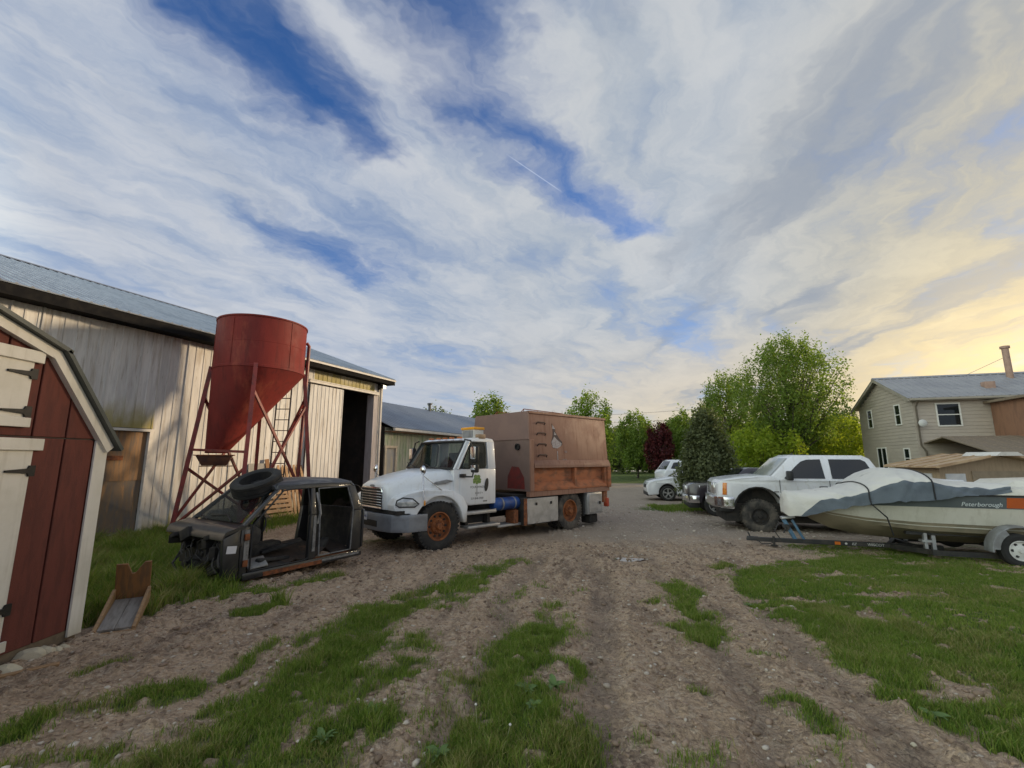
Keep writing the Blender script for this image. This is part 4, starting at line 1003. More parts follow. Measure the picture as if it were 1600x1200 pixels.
for sg in (1, -1):
    yy = sg * (W + .002)
    door = obj('door', MB().prism([(-.56, 1.665), (-1.38, 1.665), (-1.38, .88), (-.80, .88), (-.56, 1.10)], yy, yy + sg * .012, 'y'), M['twhite'], truck, bevel=.006, seg=2)
    q = [P3(-1.37, yy, 1.64), P3(-.50, yy, 1.64), P3(-.86, yy, 2.29), P3(-1.37, yy, 2.29)]
    if sg < 0: q = [q[1], q[0], q[3], q[2]]
    gl = on_quad(q, rpoly(.10, .06, .90, .93, .14, .09), -.03, .006)
    wn = obj('window', gl, M['tglass'], door)
    def bpt(u_, v_): return [Vector(q[0]) * (1 - u_) * (1 - v_) + Vector(q[1]) * u_ * (1 - v_) + Vector(q[2]) * u_ * v_ + Vector(q[3]) * (1 - u_) * v_][0]
    obj('window_seal', MB().tube([bpt(*p) - Vector((0, sg * .01, 0)) for p in rpoly(.08, .04, .92, .95, .15, .10)], .026, 6, closed=True), M['black'], wn)
    fr = MB().hexa([P3(-.86, yy - sg * .03, 1.66), P3(-.82, yy - sg * .03, 1.66), P3(-.82, yy, 1.66), P3(-.86, yy, 1.66), P3(-.90, yy - sg * .03, 2.25), P3(-.86, yy - sg * .03, 2.25), P3(-.86, yy, 2.25), P3(-.90, yy, 2.25)])
    obj('quarter_bar', fr, M['black'], wn, smooth=False)
    # door frame around the glass
    ff = MB()
    for a, c in ((( -1.38, 1.66), (-1.38, 2.31)), ((-1.38, 2.30), (-.86, 2.30)), ((-.87, 2.30), (-.50, 1.66))):
        ff.bar(P3(a[0], yy - sg * .01, a[1]), P3(c[0], yy - sg * .01, c[1]), .03, .07, up=(0, 1, 0))
    obj('window_frame', ff, M['twhite'], door, bevel=.006)
    obj('handle_recess', MB().prism([(p[0], p[1]) for p in [(-1.32 + .055 * math.cos(t) - .02 * math.sin(t), 1.30 + .15 * math.sin(t)) for t in np.linspace(0, 2 * math.pi, 18)[:-1]]], yy + sg * .0125, yy + sg * .022, 'y'), M['black'], door)
    # mirrors on a tube
    mr = obj('mirror_arm', MB().tube([P3(-.72, sg * 1.05, 2.33), P3(-.74, sg * 1.26, 2.30), P3(-.74, sg * 1.30, 2.15), P3(-.74, sg * 1.30, 1.62), P3(-.74, sg * 1.26, 1.50), P3(-.62, sg * 1.06, 1.50)], .018, 8), M['black'], truck)
    obj('mirror_foot', MB().box((-.62, sg * 1.07, 1.52), (.16, .05, .08)), M['black'], mr, bevel=.012)
    obj('mirror_housing', MB().box((-.76, sg * 1.32, 1.99), (.10, .20, .36)), M['black'], mr, bevel=.03)
    obj('mirror_back', MB().box((-.703, sg * 1.32, 2.02), (.03, .17, .27)), M['chrome'], mr, bevel=.012)
    obj('convex_mirror', MB().box((-.76, sg * 1.32, 1.68), (.10, .20, .18)), M['black'], mr, bevel=.03)
    obj('convex_back', MB().box((-.703, sg * 1.32, 1.70), (.03, .17, .11)), M['chrome'], mr, bevel=.012)
    # steps
    st_ = obj('step', MB().b2((-1.60, sg * .80, .66), (-.66, sg * 1.10, .72)).b2((-1.60, sg * 1.03, .72), (-.70, sg * 1.08, .735)), M['alu'], truck, bevel=.008)
    obj('lower_step', MB().b2((-1.66, sg * .86, .37), (-.72, sg * 1.16, .425)), M['alu'], st_, bevel=.008)
    obj('step_bracket', MB().b2((-1.5, sg * .78, .42), (-1.42, sg * .98, .66)).b2((-.86, sg * .78, .42), (-.78, sg * .98, .66)).b2((-1.4, sg * .72, .44), (-.9, sg * .84, .60)), M['under'], st_, smooth=False)
# door lettering and tree emblem, drawn flat on the driver's door
yy = W + .0145
ddoor = [c for c in truck.children if c.name.startswith('door')][0]
M['ink'] = mat('black_lettering', (.03, .03, .03), rough=.6); M['leafink'] = mat('emblem_green', (.11, .22, .045), (.26, .34, .10), 30, 3, .6)
def side_text(s, size, x, z, parent, m, y, shear=0, rz=math.pi, sp=1.0):
    return obj('lettering', text_mesh(s, size, .001, shear, sp=sp), m, parent, (x, y, z), (math.pi / 2, 0, rz))
side_text('FOUR WINDS', .068, -1.06, 1.235, ddoor, M['ink'], yy); side_text('KERTY', .062, -1.10, 1.10, ddoor, M['ink'], yy, sp=1.3); side_text('519-848-5900', .064, -1.05, .985, ddoor, M['ink'], yy)
em = MB()
for dx_, dz_, r_ in ((0, .02, .075), (-.07, -.02, .05), (.07, -.02, .05), (-.045, .05, .05), (.05, .06, .045), (.0, -.05, .06), (-.08, -.06, .035), (.085, -.06, .035)):
    em.prism([(-1.04 + dx_ + r_ * math.cos(t) * (1 + .15 * math.sin(5 * t)), 1.43 + dz_ + r_ * math.sin(t)) for t in np.linspace(0, 2 * math.pi, 15)[:-1]], yy, yy + .0006 + .0003 * len(em.v) / 28, 'y')
obj('tree_emblem', em, M['leafink'], ddoor, smooth=False)
obj('emblem_trunk', MB().b2((-1.047, yy, 1.05), (-1.033, yy + .0005, 1.37)), M['ink'], ddoor, smooth=False)
obj('maker_plate', MB().b2((-1.34, yy - .001, .925), (-1.22, yy + .004, .945)), M['black'], ddoor, smooth=False)
# bonnet and wings
def hsec(x, wb, zb_, wm, zm, wt, zt):
    L = [(-wb, zb_), (-wm, zm), (-wt, zt - .055), (-wt * .72, zt - .012), (0, zt), (wt * .72, zt - .012), (wt, zt - .055), (wm, zm), (wb, zb_)]
    return [(x, y, z) for y, z in L]
bon = MB().loft([hsec(.985, .56, .86, .545, 1.20, .46, 1.335), hsec(.955, .62, .86, .60, 1.24, .52, 1.385), hsec(.80, .78, .86, .70, 1.30, .60, 1.455), hsec(.40, .95, .90, .82, 1.36, .72, 1.555), hsec(0, 1.0, .95, .92, 1.42, .80, 1.625), hsec(-.42, 1.03, .95, 1.0, 1.46, .90, 1.69)])
bno = obj('bonnet', bon, M['twhite'], truck, bevel=.012, ang=50, bang=60)
arch = [(.60 * math.cos(t), .50 + .62 * math.sin(t)) for t in np.linspace(R(168), R(12), 16)]
for sg in (1, -1):
    pf = [(-.80, .60), (-.80, .66)] if 0 else []
    poly = [(-.70, .52), (-.615, .52)] + arch + [(.62, .62), (.66, .80), (.93, .80), (.955, .96), (.90, 1.10), (.72, 1.19), (.35, 1.255), (-.05, 1.26), (-.40, 1.20), (-.60, 1.06), (-.72, .86)]
    fm = MB().prism(poly, sg * .60, sg * 1.14, 'y').mesh('wing', bevel=.045, seg=3, ang=50)
    def fn(c):
        k = abs(c.y)
        if k > .8 and c.x > .35: c.y -= math.copysign((c.x - .35) ** 1.6 * .55, c.y)
        if k > .8 and c.z > 1.12: c.y -= math.copysign((c.z - 1.12) * .5, c.y)
        return c
    wg_ = obj('wing', taper(fm, fn), M['twhite'], truck)
    hl = MB(); pr = [(.50, .985), (.62, 1.09), (.80, 1.115), (.90, 1.06), (.915, .98), (.86, .935), (.58, .93)]
    def hy(x): return 1.14 - max(0, x - .35) ** 1.6 * .55
    a = [(x, sg * (hy(x) - .05), z) for x, z in pr]; c = [(x + .015, sg * (hy(x) + .006), z) for x, z in pr]
    hl.loft([a, c]); lens = obj('headlight', hl, mat('headlight_lens', (.42, .44, .45), (.68, .70, .70), 9, 2, .08, .3, spec=.8), wg_, bevel=.008)
    obj('headlight_rim', MB().tube([(x + .012, sg * (hy(x) + .005), z) for x, z in pr], .014, 6, closed=True), M['black'], lens)
    obj('side_marker', MB().box((.40, sg * 1.155, 1.00), (.03, .02, .10)), mat('amber_lens', (.75, .30, .03), rough=.25), wg_, bevel=.006)
    obj('hood_vent', MB().loft([[(.10, sg * .985, 1.36), (.02, sg * .988, 1.40), (-.25, sg * 1.012, 1.445), (-.42, sg * 1.015, 1.41), (-.20, sg * 1.01, 1.355)], [(.10, sg * .93, 1.36), (.02, sg * .93, 1.40), (-.25, sg * .93, 1.445), (-.42, sg * .93, 1.41), (-.20, sg * .93, 1.355)]]), M['steelgrey'], bno, bevel=.006)
    # spotter mirror on a stalk
    ms = obj('hood_mirror', MB().tube([(.38, sg * 1.12, .98), (.40, sg * 1.10, 1.20), (.40, sg * 1.06, 1.60)], .012, 6).tube([(.40, sg * 1.06, 1.55), (-.10, sg * 1.08, 1.20)], .010, 6), M['chrome'], truck)
    obj('mirror_bowl', MB().lathe([(.005, .06), (.05, .05), (.085, .02), (.095, 0), (.09, -.01), (.005, -.015)], 18, 'x', (.40, sg * 1.06, 1.66)), M['chrome'], ms)
# grille
gb = obj('grille', MB().b2((.955, -.47, .90), (.992, .47, 1.27)), M['black'], truck, bevel=.02)
obj('grille_surround', MB().tube([(.995, y, z) for y, z in ((-.49, .885), (.49, .885), (.485, 1.20), (.44, 1.285), (-.44, 1.285), (-.485, 1.20))], .022, 6, closed=True), M['chrome'], gb)
for i in range(6): obj('grille_bar', MB().b2((.985, -.46, .935 + i * .055), (1.010, .46, .950 + i * .055)), M['chrome'], gb, bevel=.004, seg=1)
obj('badge', MB().prism([(.10 * math.cos(t), 1.325 + .026 * math.sin(t)) for t in np.linspace(0, 2 * math.pi, 17)[:-1]], .975, 1.0, 'x'), M['steelgrey'], gb)
# bumper, plate
bp_ = MB().loft([[(x, y, z) for x, y in ((.30, 1.13), (.72, 1.10), (.98, .86), (1.06, .45), (1.06, -.45), (.98, -.86), (.72, -1.10), (.30, -1.13), (.30, -1.0), (.66, -.98), (.90, -.80), (.97, -.45), (.97, .45), (.90, .80), (.66, .98), (.30, 1.0))] for z in (.44, .50, .70, .78)])
bmp = obj('bumper', bp_, M['bumper_grey'], truck, bevel=.012)
obj('bumper_opening', MB().b2((1.045, -.16, .52), (1.067, .42, .64)).b2((1.045, -.52, .52), (1.066, -.32, .66)), M['black'], bmp, smooth=False)
pl_ = obj('licence_plate', MB().b2((1.064, -.30, .62), (1.072, -.02, .78)), mat('plate_white', (.62, .63, .66), rough=.45), bmp, smooth=False)
obj('plate_lettering', text_mesh('BJ5 14N', .075, .001), mat('plate_blue', (.05, .07, .2), rough=.5), pl_, (1.0735, -.16, .675), (math.pi / 2, 0, math.pi / 2))
obj('bumper_gap', MB().b2((.35, -1.0, .785), (.95, 1.0, .86)), M['under'], bmp, smooth=False)
# chassis
obj('chassis', MB().b2((-5.9, -.45, .62), (.9, -.33, .88)).b2((-5.9, .33, .62), (.9, .45, .88)).b2((-.5, -.6, .45), (.7, .6, .9)).b2((-4.45, -1.0, .42), (-4.1, 1.0, .60)).b2((-.10, -1.0, .42), (.10, 1.0, .56)).b2((-2.4, -.5, .5), (-1.65, .3, 1.0)).b2((-5.8, -.9, .82), (-2.3, .9, 1.0)), M['under'], truck, smooth=False)
for sg in (1, -1): wheel(truck, (0, sg * .985, .50), .50, .27, .285, sg, M['rubber'], M['rim_rust'])
for sg in (1, -1):
    wheel(truck, (-4.26, sg * 1.0, .50), .50, .25, .285, sg, M['dirtyrubber'], M['rim_rust'], dish=.10)
    obj('inner_wheel', tyre_mb(.50, .25, .285), M['dirtyrubber'], truck, (-4.26, sg * .70, .50))
# roof lights, beacon box
for y_ in (-.6, -.28, 0, .28, .6): obj('marker_light', MB().box((-.86, y_, 2.385), (.10, .09, .04)), mat('amber_marker', (.5, .14, .03), rough=.3), cabo, bevel=.012)
bc = obj('beacon_box', MB().b2((-1.58, .12, 2.39), (-1.28, .62, 2.60)), mat('beacon_white', (.62, .6, .55), rough=.5), truck, bevel=.01)
obj('beacon_lens', MB().b2((-1.60, .10, 2.601), (-1.26, .64, 2.665)), mat('amber_beacon', (.80, .36, .03), rough=.25), bc, bevel=.015)
obj('beacon_grille', MB().b2((-1.279, .16, 2.41), (-1.265, .58, 2.58)), M['steelgrey'], bc, smooth=False)
obj('roof_horn', MB().b2((-1.35, .82, 2.36), (-1.15, .98, 2.47)), mat('brown_lamp', (.30, .20, .12), rough=.5), truck, bevel=.02)
# chip box
M['box'] = mat('brown_box_paint', (.29, .155, .105), (.245, .128, .088), 1.0, 6, .62, bump=.06, bs=25, c3=(.36, .215, .15), n3=1.3, lo3=.55, hi3=.75, r2=.75, streak=((.17, .062, .035), .6))
M['boxfront'] = mat('dark_brown_box_front', (.19, .125, .105), (.15, .10, .085), 1.2, 6, .7, c3=(.15, .10, .08), n3=2.2, lo3=.6, hi3=.75)
M['boxrust'] = mat('rusty_box_steel', (.40, .14, .06), (.22, .095, .05), 3.5, 6, .85, bump=.3, bs=50, st=(1, 1, 2), c3=(.32, .16, .10), n3=4.0, lo3=.55, hi3=.68)
X0, X1 = -2.66, -6.06
HWB = 1.20; zt, zl, zb_ = 3.10, 1.76, 1.08
box = obj('chip_box', MB().hexa([(X1, -HWB + .05, zl), (X0, -HWB + .05, zl), (X0, HWB - .05, zl), (X1, HWB - .05, zl), (X1, -HWB + .14, zt), (X0 - .05, -HWB + .14, zt), (X0 - .05, HWB - .14, zt), (X1, HWB - .14, zt)]), M['box'], truck, bevel=.012)
obj('front_wall', MB().hexa([(X0 + .002, -HWB + .03, zb_), (X0 + .022, -HWB + .03, zb_), (X0 + .022, HWB - .03, zb_), (X0 + .002, HWB - .03, zb_), (X0 + .002, -HWB + .04, 2.38), (X0 + .022, -HWB + .04, 2.38), (X0 + .022, HWB - .04, 2.38), (X0 + .002, HWB - .04, 2.38)]), M['boxfront'], box, smooth=False)
obj('front_cap', MB().hexa([(X0 + .003, -HWB + .05, 2.385), (X0 + .04, -HWB + .05, 2.385), (X0 + .04, HWB - .05, 2.385), (X0 + .003, HWB - .05, 2.385), (X0 - .06, -HWB + .12, zt + .02), (X0 - .01, -HWB + .12, zt + .02), (X0 - .01, HWB - .12, zt + .02), (X0 - .06, HWB - .12, zt + .02)]), mat('grey_brown_cap', (.215, .135, .112), (.185, .117, .10), 1.5, 5, .7), box, smooth=False)
obj('red_patch', MB().prism([(.35, zb_ + .05), (1.0, zb_ + .05), (.97, zb_ + .34), (.78, zb_ + .60), (.52, zb_ + .62), (.36, zb_ + .36)], X0 + .023, X0 + .028, 'x'), mat('faded_red_paint', (.17, .018, .016), (.10, .02, .018), 5, 5, .6), box, smooth=False)
obj('hose_port', MB().lathe([(.085, 0), (.085, .05), (.06, .05), (.06, .01)], 16, 'x', (X0 + .022, .75, 2.2)), M['black'], box)
for sg in (1, -1):
    y0 = sg * (HWB - .06)
    # lower dump-body side: rails, posts and recessed panels
    obj('lower_panel', MB().b2((X1 + .02, sg * (HWB - .12), zb_ + .02), (X0, sg * (HWB - .14), zl - .01)), M['boxrust'], box, smooth=False)
    obj('ledge_rail', MB().prism([(sg * (HWB - .12), zl - .10), (sg * (HWB + .02), zl - .10), (sg * (HWB + .02), zl - .02), (sg * (HWB - .05), zl + .10), (sg * (HWB - .12), zl + .10)], X1 - .02, X0 - .12, 'x'), M['box'], box, bevel=.006, seg=1)
    obj('bottom_rail', MB().prism([(sg * (HWB - .12), zb_), (sg * (HWB - .0), zb_), (sg * (HWB - .0), zb_ + .06), (sg * (HWB - .10), zb_ + .22), (sg * (HWB - .12), zb_ + .22)], X1 + .16, X0 - .12, 'x'), M['boxrust'], box, bevel=.006, seg=1)
    obj('under_rail', MB().b2((X1 + .02, sg * (HWB - .16), zb_ - .13), (X0 + .01, sg * (HWB - .02), zb_ - .003)), M['box'], box, smooth=False)
    obj('corner_post', MB().b2((X0 - .118, sg * (HWB - .118), zb_), (X0 + .018, sg * (HWB + .006), zl + .62)), M['box'], box, bevel=.008, seg=1)
    for xx in (-4.45, X1 + .20):
        obj('side_post', MB().b2((xx - .05, sg * (HWB - .119), zb_ + .06), (xx + .05, sg * (HWB - .01), zl - .11)), M['boxrust'], box, bevel=.006, seg=1)
    obj('tail_post', MB().b2((X1 - .03, sg * (HWB - .2), zb_ - .02), (X1 + .13, sg * (HWB + .025), zl - .105)), M['boxrust'], box, bevel=.008, seg=1)
    obj('top_rail', MB().hexa([(X1 - .02, sg * (HWB - .19), zt - .03), (X0 - .04, sg * (HWB - .19), zt - .03), (X0 - .04, sg * (HWB - .105), zt - .03), (X1 - .02, sg * (HWB - .105), zt - .03), (X1 - .02, sg * (HWB - .19), zt + .03), (X0 - .04, sg * (HWB - .19), zt + .03), (X0 - .04, sg * (HWB - .11), zt + .03), (X1 - .02, sg * (HWB - .11), zt + .03)]), M['box'], box, smooth=False)
    for i in range(4):                         # rung grips pressed into the side
        z = 1.96 + i * .285; yk = HWB - .05 - .09 * (z - zl) / (zt - zl)
        obj('grab_rung', MB().tube([(-2.98, sg * (yk - .01), z - .035), (-2.98, sg * (yk + .035), z + .02), (-3.02, sg * (yk + .035), z + .035), (-3.26, sg * (yk + .03), z + .035), (-3.30, sg * (yk + .03), z + .02), (-3.30, sg * (yk - .01), z - .035)], .014, 6), mat('rung_dark', (.05, .032, .028), rough=.7), box)
# worn emblem on the box side: pale conifer and bare patches
em2 = [(-3.66, 2.76, .055, .11), (-3.70, 2.60, .05, .075)]
def yk(z): return HWB - .05 - .09 * (z - zl) / (zt - zl) + .003
M['pale'] = mat('worn_pale_transfer', (.36, .34, .35), (.25, .22, .22), 18, 4, .7); M['pdark'] = mat('transfer_shadow', (.07, .05, .05), rough=.8)
def decal(poly, m, nm, lift=0): obj(nm, MB().loft([[(x, yk(z) + lift - .004, z) for x, z in poly], [(x, yk(z) + lift + .0012, z) for x, z in poly]]), m, box, smooth=False)
decal([(-3.58, 2.84), (-3.74, 2.66), (-3.69, 2.66), (-3.86, 2.44), (-3.98, 2.35), (-3.98, 2.27), (-3.78, 2.18), (-3.60, 2.17), (-3.52, 2.32), (-3.60, 2.50), (-3.62, 2.66)], M['pdark'], 'emblem_shadow')
decal([(-3.62, 2.80), (-3.72, 2.69), (-3.60, 2.70)], M['pale'], 'emblem_tip', .001); decal([(-3.68, 2.62), (-3.76, 2.53), (-3.66, 2.53)], M['pale'], 'emblem_tip', .001)
decal([(-3.66, 2.49), (-3.78, 2.40), (-3.95, 2.31), (-3.92, 2.24), (-3.76, 2.17), (-3.58, 2.19), (-3.53, 2.33)], M['pale'], 'emblem_body', .001)
decal([(-3.74, 2.10), (-3.77, 2.10), (-3.77, 1.84), (-3.80, 1.81), (-3.70, 1.81), (-3.74, 1.84)], M['pale'], 'emblem_trunk')
for s_, x, z in (('HR', -4.10, 2.055), ('VICE', -4.03, 1.83)): obj('worn_lettering', text_mesh(s_, .085, .001), M['pale'], box, (x, yk(z) + .001, z), (math.pi / 2 + .067, 0, math.pi))
# tarp rail over the roof
tr_ = MB()
for sg in (-.55, .55):
    tr_.tube([(-2.9, sg, zt + .01), (-3.05, sg, zt + .14), (-4.6, sg, zt + .12), (-5.6, sg, zt + .02)], .013, 5)
    for xx in (-3.05, -3.6, -4.2): tr_.tube([(xx, sg, zt), (xx, sg, zt + .13)], .011, 5)
obj('roof_rail', tr_, M['rust'], box)
# under-body gear
for sg in (1, -1):
    tb = obj('tool_box', MB().b2((-3.70, sg * .62, .28), (-2.42, sg * 1.17, .93)), M['under'], truck, bevel=.01)
    obj('tool_box_door', MB().b2((-3.68, sg * 1.172, .30), (-2.54, sg * 1.19, .915)), M['alu'], tb, bevel=.006, seg=1)
    obj('rust_edge', MB().b2((-2.538, sg * 1.1715, .29), (-2.425, sg * 1.183, .92)), M['rust'], tb, smooth=False)
    for xx in (-2.85, -3.40):
        obj('latch', MB().b2((xx - .035, sg * 1.191, .74), (xx + .035, sg * 1.205, .81)), M['blackiron'], tb, bevel=.008, seg=1); obj('hinge', MB().b2((xx - .04, sg * 1.191, .31), (xx + .04, sg * 1.20, .34)), M['chrome'], tb, smooth=False)
    t2 = obj('rear_tool_box', MB().b2((-5.66, sg * .70, .34), (-4.97, sg * 1.17, .93)), M['alu'], truck, bevel=.01)
    obj('tool_box_door', MB().b2((-5.62, sg * 1.172, .39), (-5.02, sg * 1.188, .89)), M['alu'], t2, bevel=.006, seg=1); obj('latch', MB().b2((-5.56, sg * 1.189, .60), (-5.48, sg * 1.203, .68)), M['blackiron'], t2, smooth=False)
    obj('mud_flap', MB().b2((-4.90, sg * .60, .30), (-4.86, sg * 1.10, 1.0)), M['under'], truck, smooth=False)
    obj('rear_step', MB().b2((-5.60, sg * .72, .06), (-5.20, sg * 1.05, .32)), M['under'], truck, bevel=.05)
    obj('tail_hanger', MB().b2((-6.0, sg * .98, .62), (-5.82, sg * 1.12, 1.0)), M['boxrust'], truck, bevel=.01)
    obj('tail_lamp', MB().box((-5.97, sg * 1.10, .62), (.12, .14, .26)), mat('red_orange_lamp', (.45, .07, .03), rough=.4), truck, bevel=.03)
at_ = obj('air_tank', MB().lathe([(.02, -.44), (.10, -.43), (.145, -.38), (.15, -.34), (.15, .34), (.145, .38), (.10, .43), (.02, .44)], 20, 'x', (-2.02, .93, .82)), mat('blue_tank_paint', (.015, .07, .26), (.02, .045, .15), 6, 5, .4), truck)
obj('tank_strap', MB().lathe([(.156, -.02), (.156, .02)], 20, 'x', (-1.85, .93, .82)).lathe([(.156, -.02), (.156, .02)], 20, 'x', (-2.25, .93, .82)), M['steelgrey'], at_)
obj('tank_bracket', MB().b2((-2.30, .80, .35), (-2.16, 1.10, .66)).b2((-2.38, .88, .35), (-2.34, .96, .75)), M['rust'], truck, smooth=False)
obj('running_board', MB().b2((-2.42, .70, .30), (-1.66, 1.08, .35)), M['alu'], truck, bevel=.006)
obj('side_lamp', MB().lathe([(.03, 0), (.03, .03)], 10, 'y', (-4.95, 1.13, 1.0)), mat('white_lamp', (.8, .8, .78), rough=.3), truck)
# ---------------------------------------------------------------- stripped black cab shell
WR = (-3.83, 6.67); wr_az = 31.5
M['wblack'] = mat('dusty_black_paint', (.018, .019, .022), (.035, .035, .036), 3, 5, .38, bump=.03, c3=(.075, .07, .062), n3=2.4, lo3=.64, hi3=.80, r2=.45, coat=.5)
M['seal'] = mat('grey_primer', (.22, .22, .22), (.12, .12, .12), 14, 5, .6)
M['winner'] = mat('dark_cab_inside', (.03, .03, .031), (.06, .056, .05), 7, 5, .85, bump=.2)
wreck = thing('car_shell', 'stripped black crew cab shell without doors or wheels, on the grass by the barn', 'car shell', (WR[0], WR[1], gz(*WR) - .01), R(90 - wr_az))
# local x = towards the cab's rear, local y = to the far side (0 = near sill, 1.62 = far sill), z up
Wd = 1.62; XR = 2.12
def wp(x, y, z):                       # tumblehome
    k = max(0, z - .86) / .55; return Vector((x, Wd / 2 + (y - Wd / 2) * (1 - .20 * k), z))
sh = MB()
for yb, yt in ((0, .09), (Wd - .09, Wd)):
    def col(xb0, xb1, zb_, xt0, xt1, zt_):
        sh.hexa([wp(xb0, yb, zb_), wp(xb1, yb, zb_), wp(xb1, yt, zb_), wp(xb0, yt, zb_), wp(xt0, yb, zt_), wp(xt1, yb, zt_), wp(xt1, yt, zt_), wp(xt0, yt, zt_)])
    col(-.02, .09, .10, -.03, .09, .80)                  # hinge post
    col(-.03, .06, .80, .53, .60, 1.31)                  # windscreen pillar
    col(1.07, 1.20, .16, 1.06, 1.18, .86); col(1.06, 1.18, .86, 1.12, 1.20, 1.31)
    col(1.86, 2.12, .18, 1.93, 2.14, .86); col(1.93, 2.14, .86, 1.86, 2.00, 1.31)
    sh.hexa([wp(.50, yb, 1.285), wp(1.98, yb, 1.285), wp(1.98, yt, 1.285), wp(.50, yt, 1.285), wp(.54, yb, 1.37), wp(1.95, yb, 1.37), wp(1.95, yt, 1.37), wp(.54, yt, 1.37)])
def dent(c):
    c.y += (float(vn(c.x * 5, c.z * 5 + c.y * 3, 3)) - .5) * .03; c.x += (float(vn(c.z * 6, c.y * 4, 5)) - .5) * .03; return c
shell = obj('body_frame', taper(sh.mesh('body_frame', bevel=.018), dent), M['wblack'], wreck)
rf = MB()
secs = []
for x, dz_ in ((.50, -.03), (.60, .01), (1.0, .035), (1.5, .035), (1.9, .01), (2.0, -.04)):
    secs.append([wp(x, y, 1.37 + dz_ + c) for y, c in ((-.01, -.05), (.06, .0), (.35, .03), (Wd / 2, .04), (Wd - .35, .03), (Wd - .06, 0), (Wd + .01, -.05))] + [wp(x, y, 1.32 + dz_) for y in (Wd - .05, .05)])
rf.loft(secs); obj('roof', rf, mat('sun_bleached_black_roof', (.05, .05, .052), (.16, .15, .14), 2.5, 6, .5, st=(1, 3, 1), lo=.45, hi=.7, c3=(.30, .12, .09), n3=3.5, lo3=.66, hi3=.78), wreck, ang=50)
obj('rear_wall', MB().hexa([wp(2.06, .05, .2), wp(2.10, .05, .2), wp(2.10, Wd - .05, .2), wp(2.06, Wd - .05, .2), wp(2.08, .05, .88), wp(2.12, .05, .88), wp(2.12, Wd - .05, .88), wp(2.08, Wd - .05, .88)]), M['winner'], wreck, smooth=False)
obj('rear_glass', MB().hexa([wp(2.085, .1, .885), wp(2.095, .1, .885), wp(2.095, Wd - .1, .885), wp(2.085, Wd - .1, .885), wp(1.96, .1, 1.29), wp(1.97, .1, 1.29), wp(1.97, Wd - .1, 1.29), wp(1.96, Wd - .1, 1.29)]), glass('smoked_glass', (.06, .06, .06), .6), wreck, smooth=False)
# skin panel behind the rear door opening (far side closed, as seen through)
obj('rear_quarter_skin', MB().hexa([wp(2.10, -.012, .20), wp(2.17, .03, .20), wp(2.17, .10, .2), wp(2.10, .08, .2), wp(2.10, -.02, .86), wp(2.18, .03, .86), wp(2.18, .1, .86), wp(2.1, .08, .86)]), M['wblack'], wreck, bevel=.012)
fl_ = MB(); rows = []
for i in range(13):
    rows.append([(.0 + i * .172, .03 + j * .156, .16 + .10 * math.exp(-((j - 5) / 1.6) ** 2) + .05 * random.random() + (.12 if 7 < i < 9 else 0)) for j in range(11)])
fl_.add([p for r_ in rows for p in r_], [(i * 11 + j, i * 11 + j + 1, (i + 1) * 11 + j + 1, (i + 1) * 11 + j) for i in range(12) for j in range(10)])
obj('floor_pan', fl_, mat('dirty_cab_floor', (.075, .055, .042), (.04, .035, .032), 5, 6, .92, bump=.4, bs=30, c3=(.15, .085, .05), n3=3, lo3=.58, hi3=.72), wreck, ang=80)
for y0 in (0, Wd - .11):
    sill = obj('sill', MB().b2((.02, y0 - .01, .06), (2.12, y0 + .12, .165)), M['wblack'], wreck, bevel=.02)
    if y0 == 0:
        obj('rust_streak', MB().b2((.32, -.016, .07), (1.30, -.0105, .13)).b2((.22, -.006, .166), (.98, .10, .172)).b2((1.15, -.004, .166), (1.85, .05, .171)), M['rust'], sill, smooth=False)
        obj('scraped_edge', MB().b2((.98, -.015, .10), (2.05, -.0105, .135)), M['seal'], sill, smooth=False)
obj('pillar_wear', MB().hexa([wp(.015, -.006, .30), wp(.085, -.006, .30), wp(.085, -.001, .30), wp(.015, -.001, .30), wp(.01, -.006, .76), wp(.08, -.006, .76), wp(.08, -.001, .76), wp(.01, -.001, .76)]), M['seal'], shell, smooth=False)
for z in (.30, .66): obj('hinge', MB().box((.04, -.018, z), (.07, .03, .09)), M['rust'], shell, bevel=.008)
obj('pillar_wear', MB().box((1.13, -.006, .56), (.05, .008, .55)), M['seal'], shell, smooth=False)
obj('door_seal', MB().tube([wp(x, .0, z) for x, z in ((.12, .18), (.12, .80), (.30, .98), (.62, 1.27), (.80, 1.285), (1.05, 1.285), (1.06, .9), (1.05, .2), (.98, .175), (.2, .175))], .013, 6, closed=True), M['black'], shell)
obj('door_seal', MB().tube([wp(x, .0, z) for x, z in ((1.24, .2), (1.22, .86), (1.25, 1.27), (1.84, 1.28), (1.90, .9), (1.87, .2))], .013, 6, closed=True), M['seal'], shell)
obj('seat_belt', MB().tube([wp(1.24, .06, 1.2), wp(1.25, .03, 1.0), wp(1.27, .06, .86), wp(1.25, .1, .7)], .02, 6), mat('belt_white', (.5, .5, .48), rough=.7), wreck)
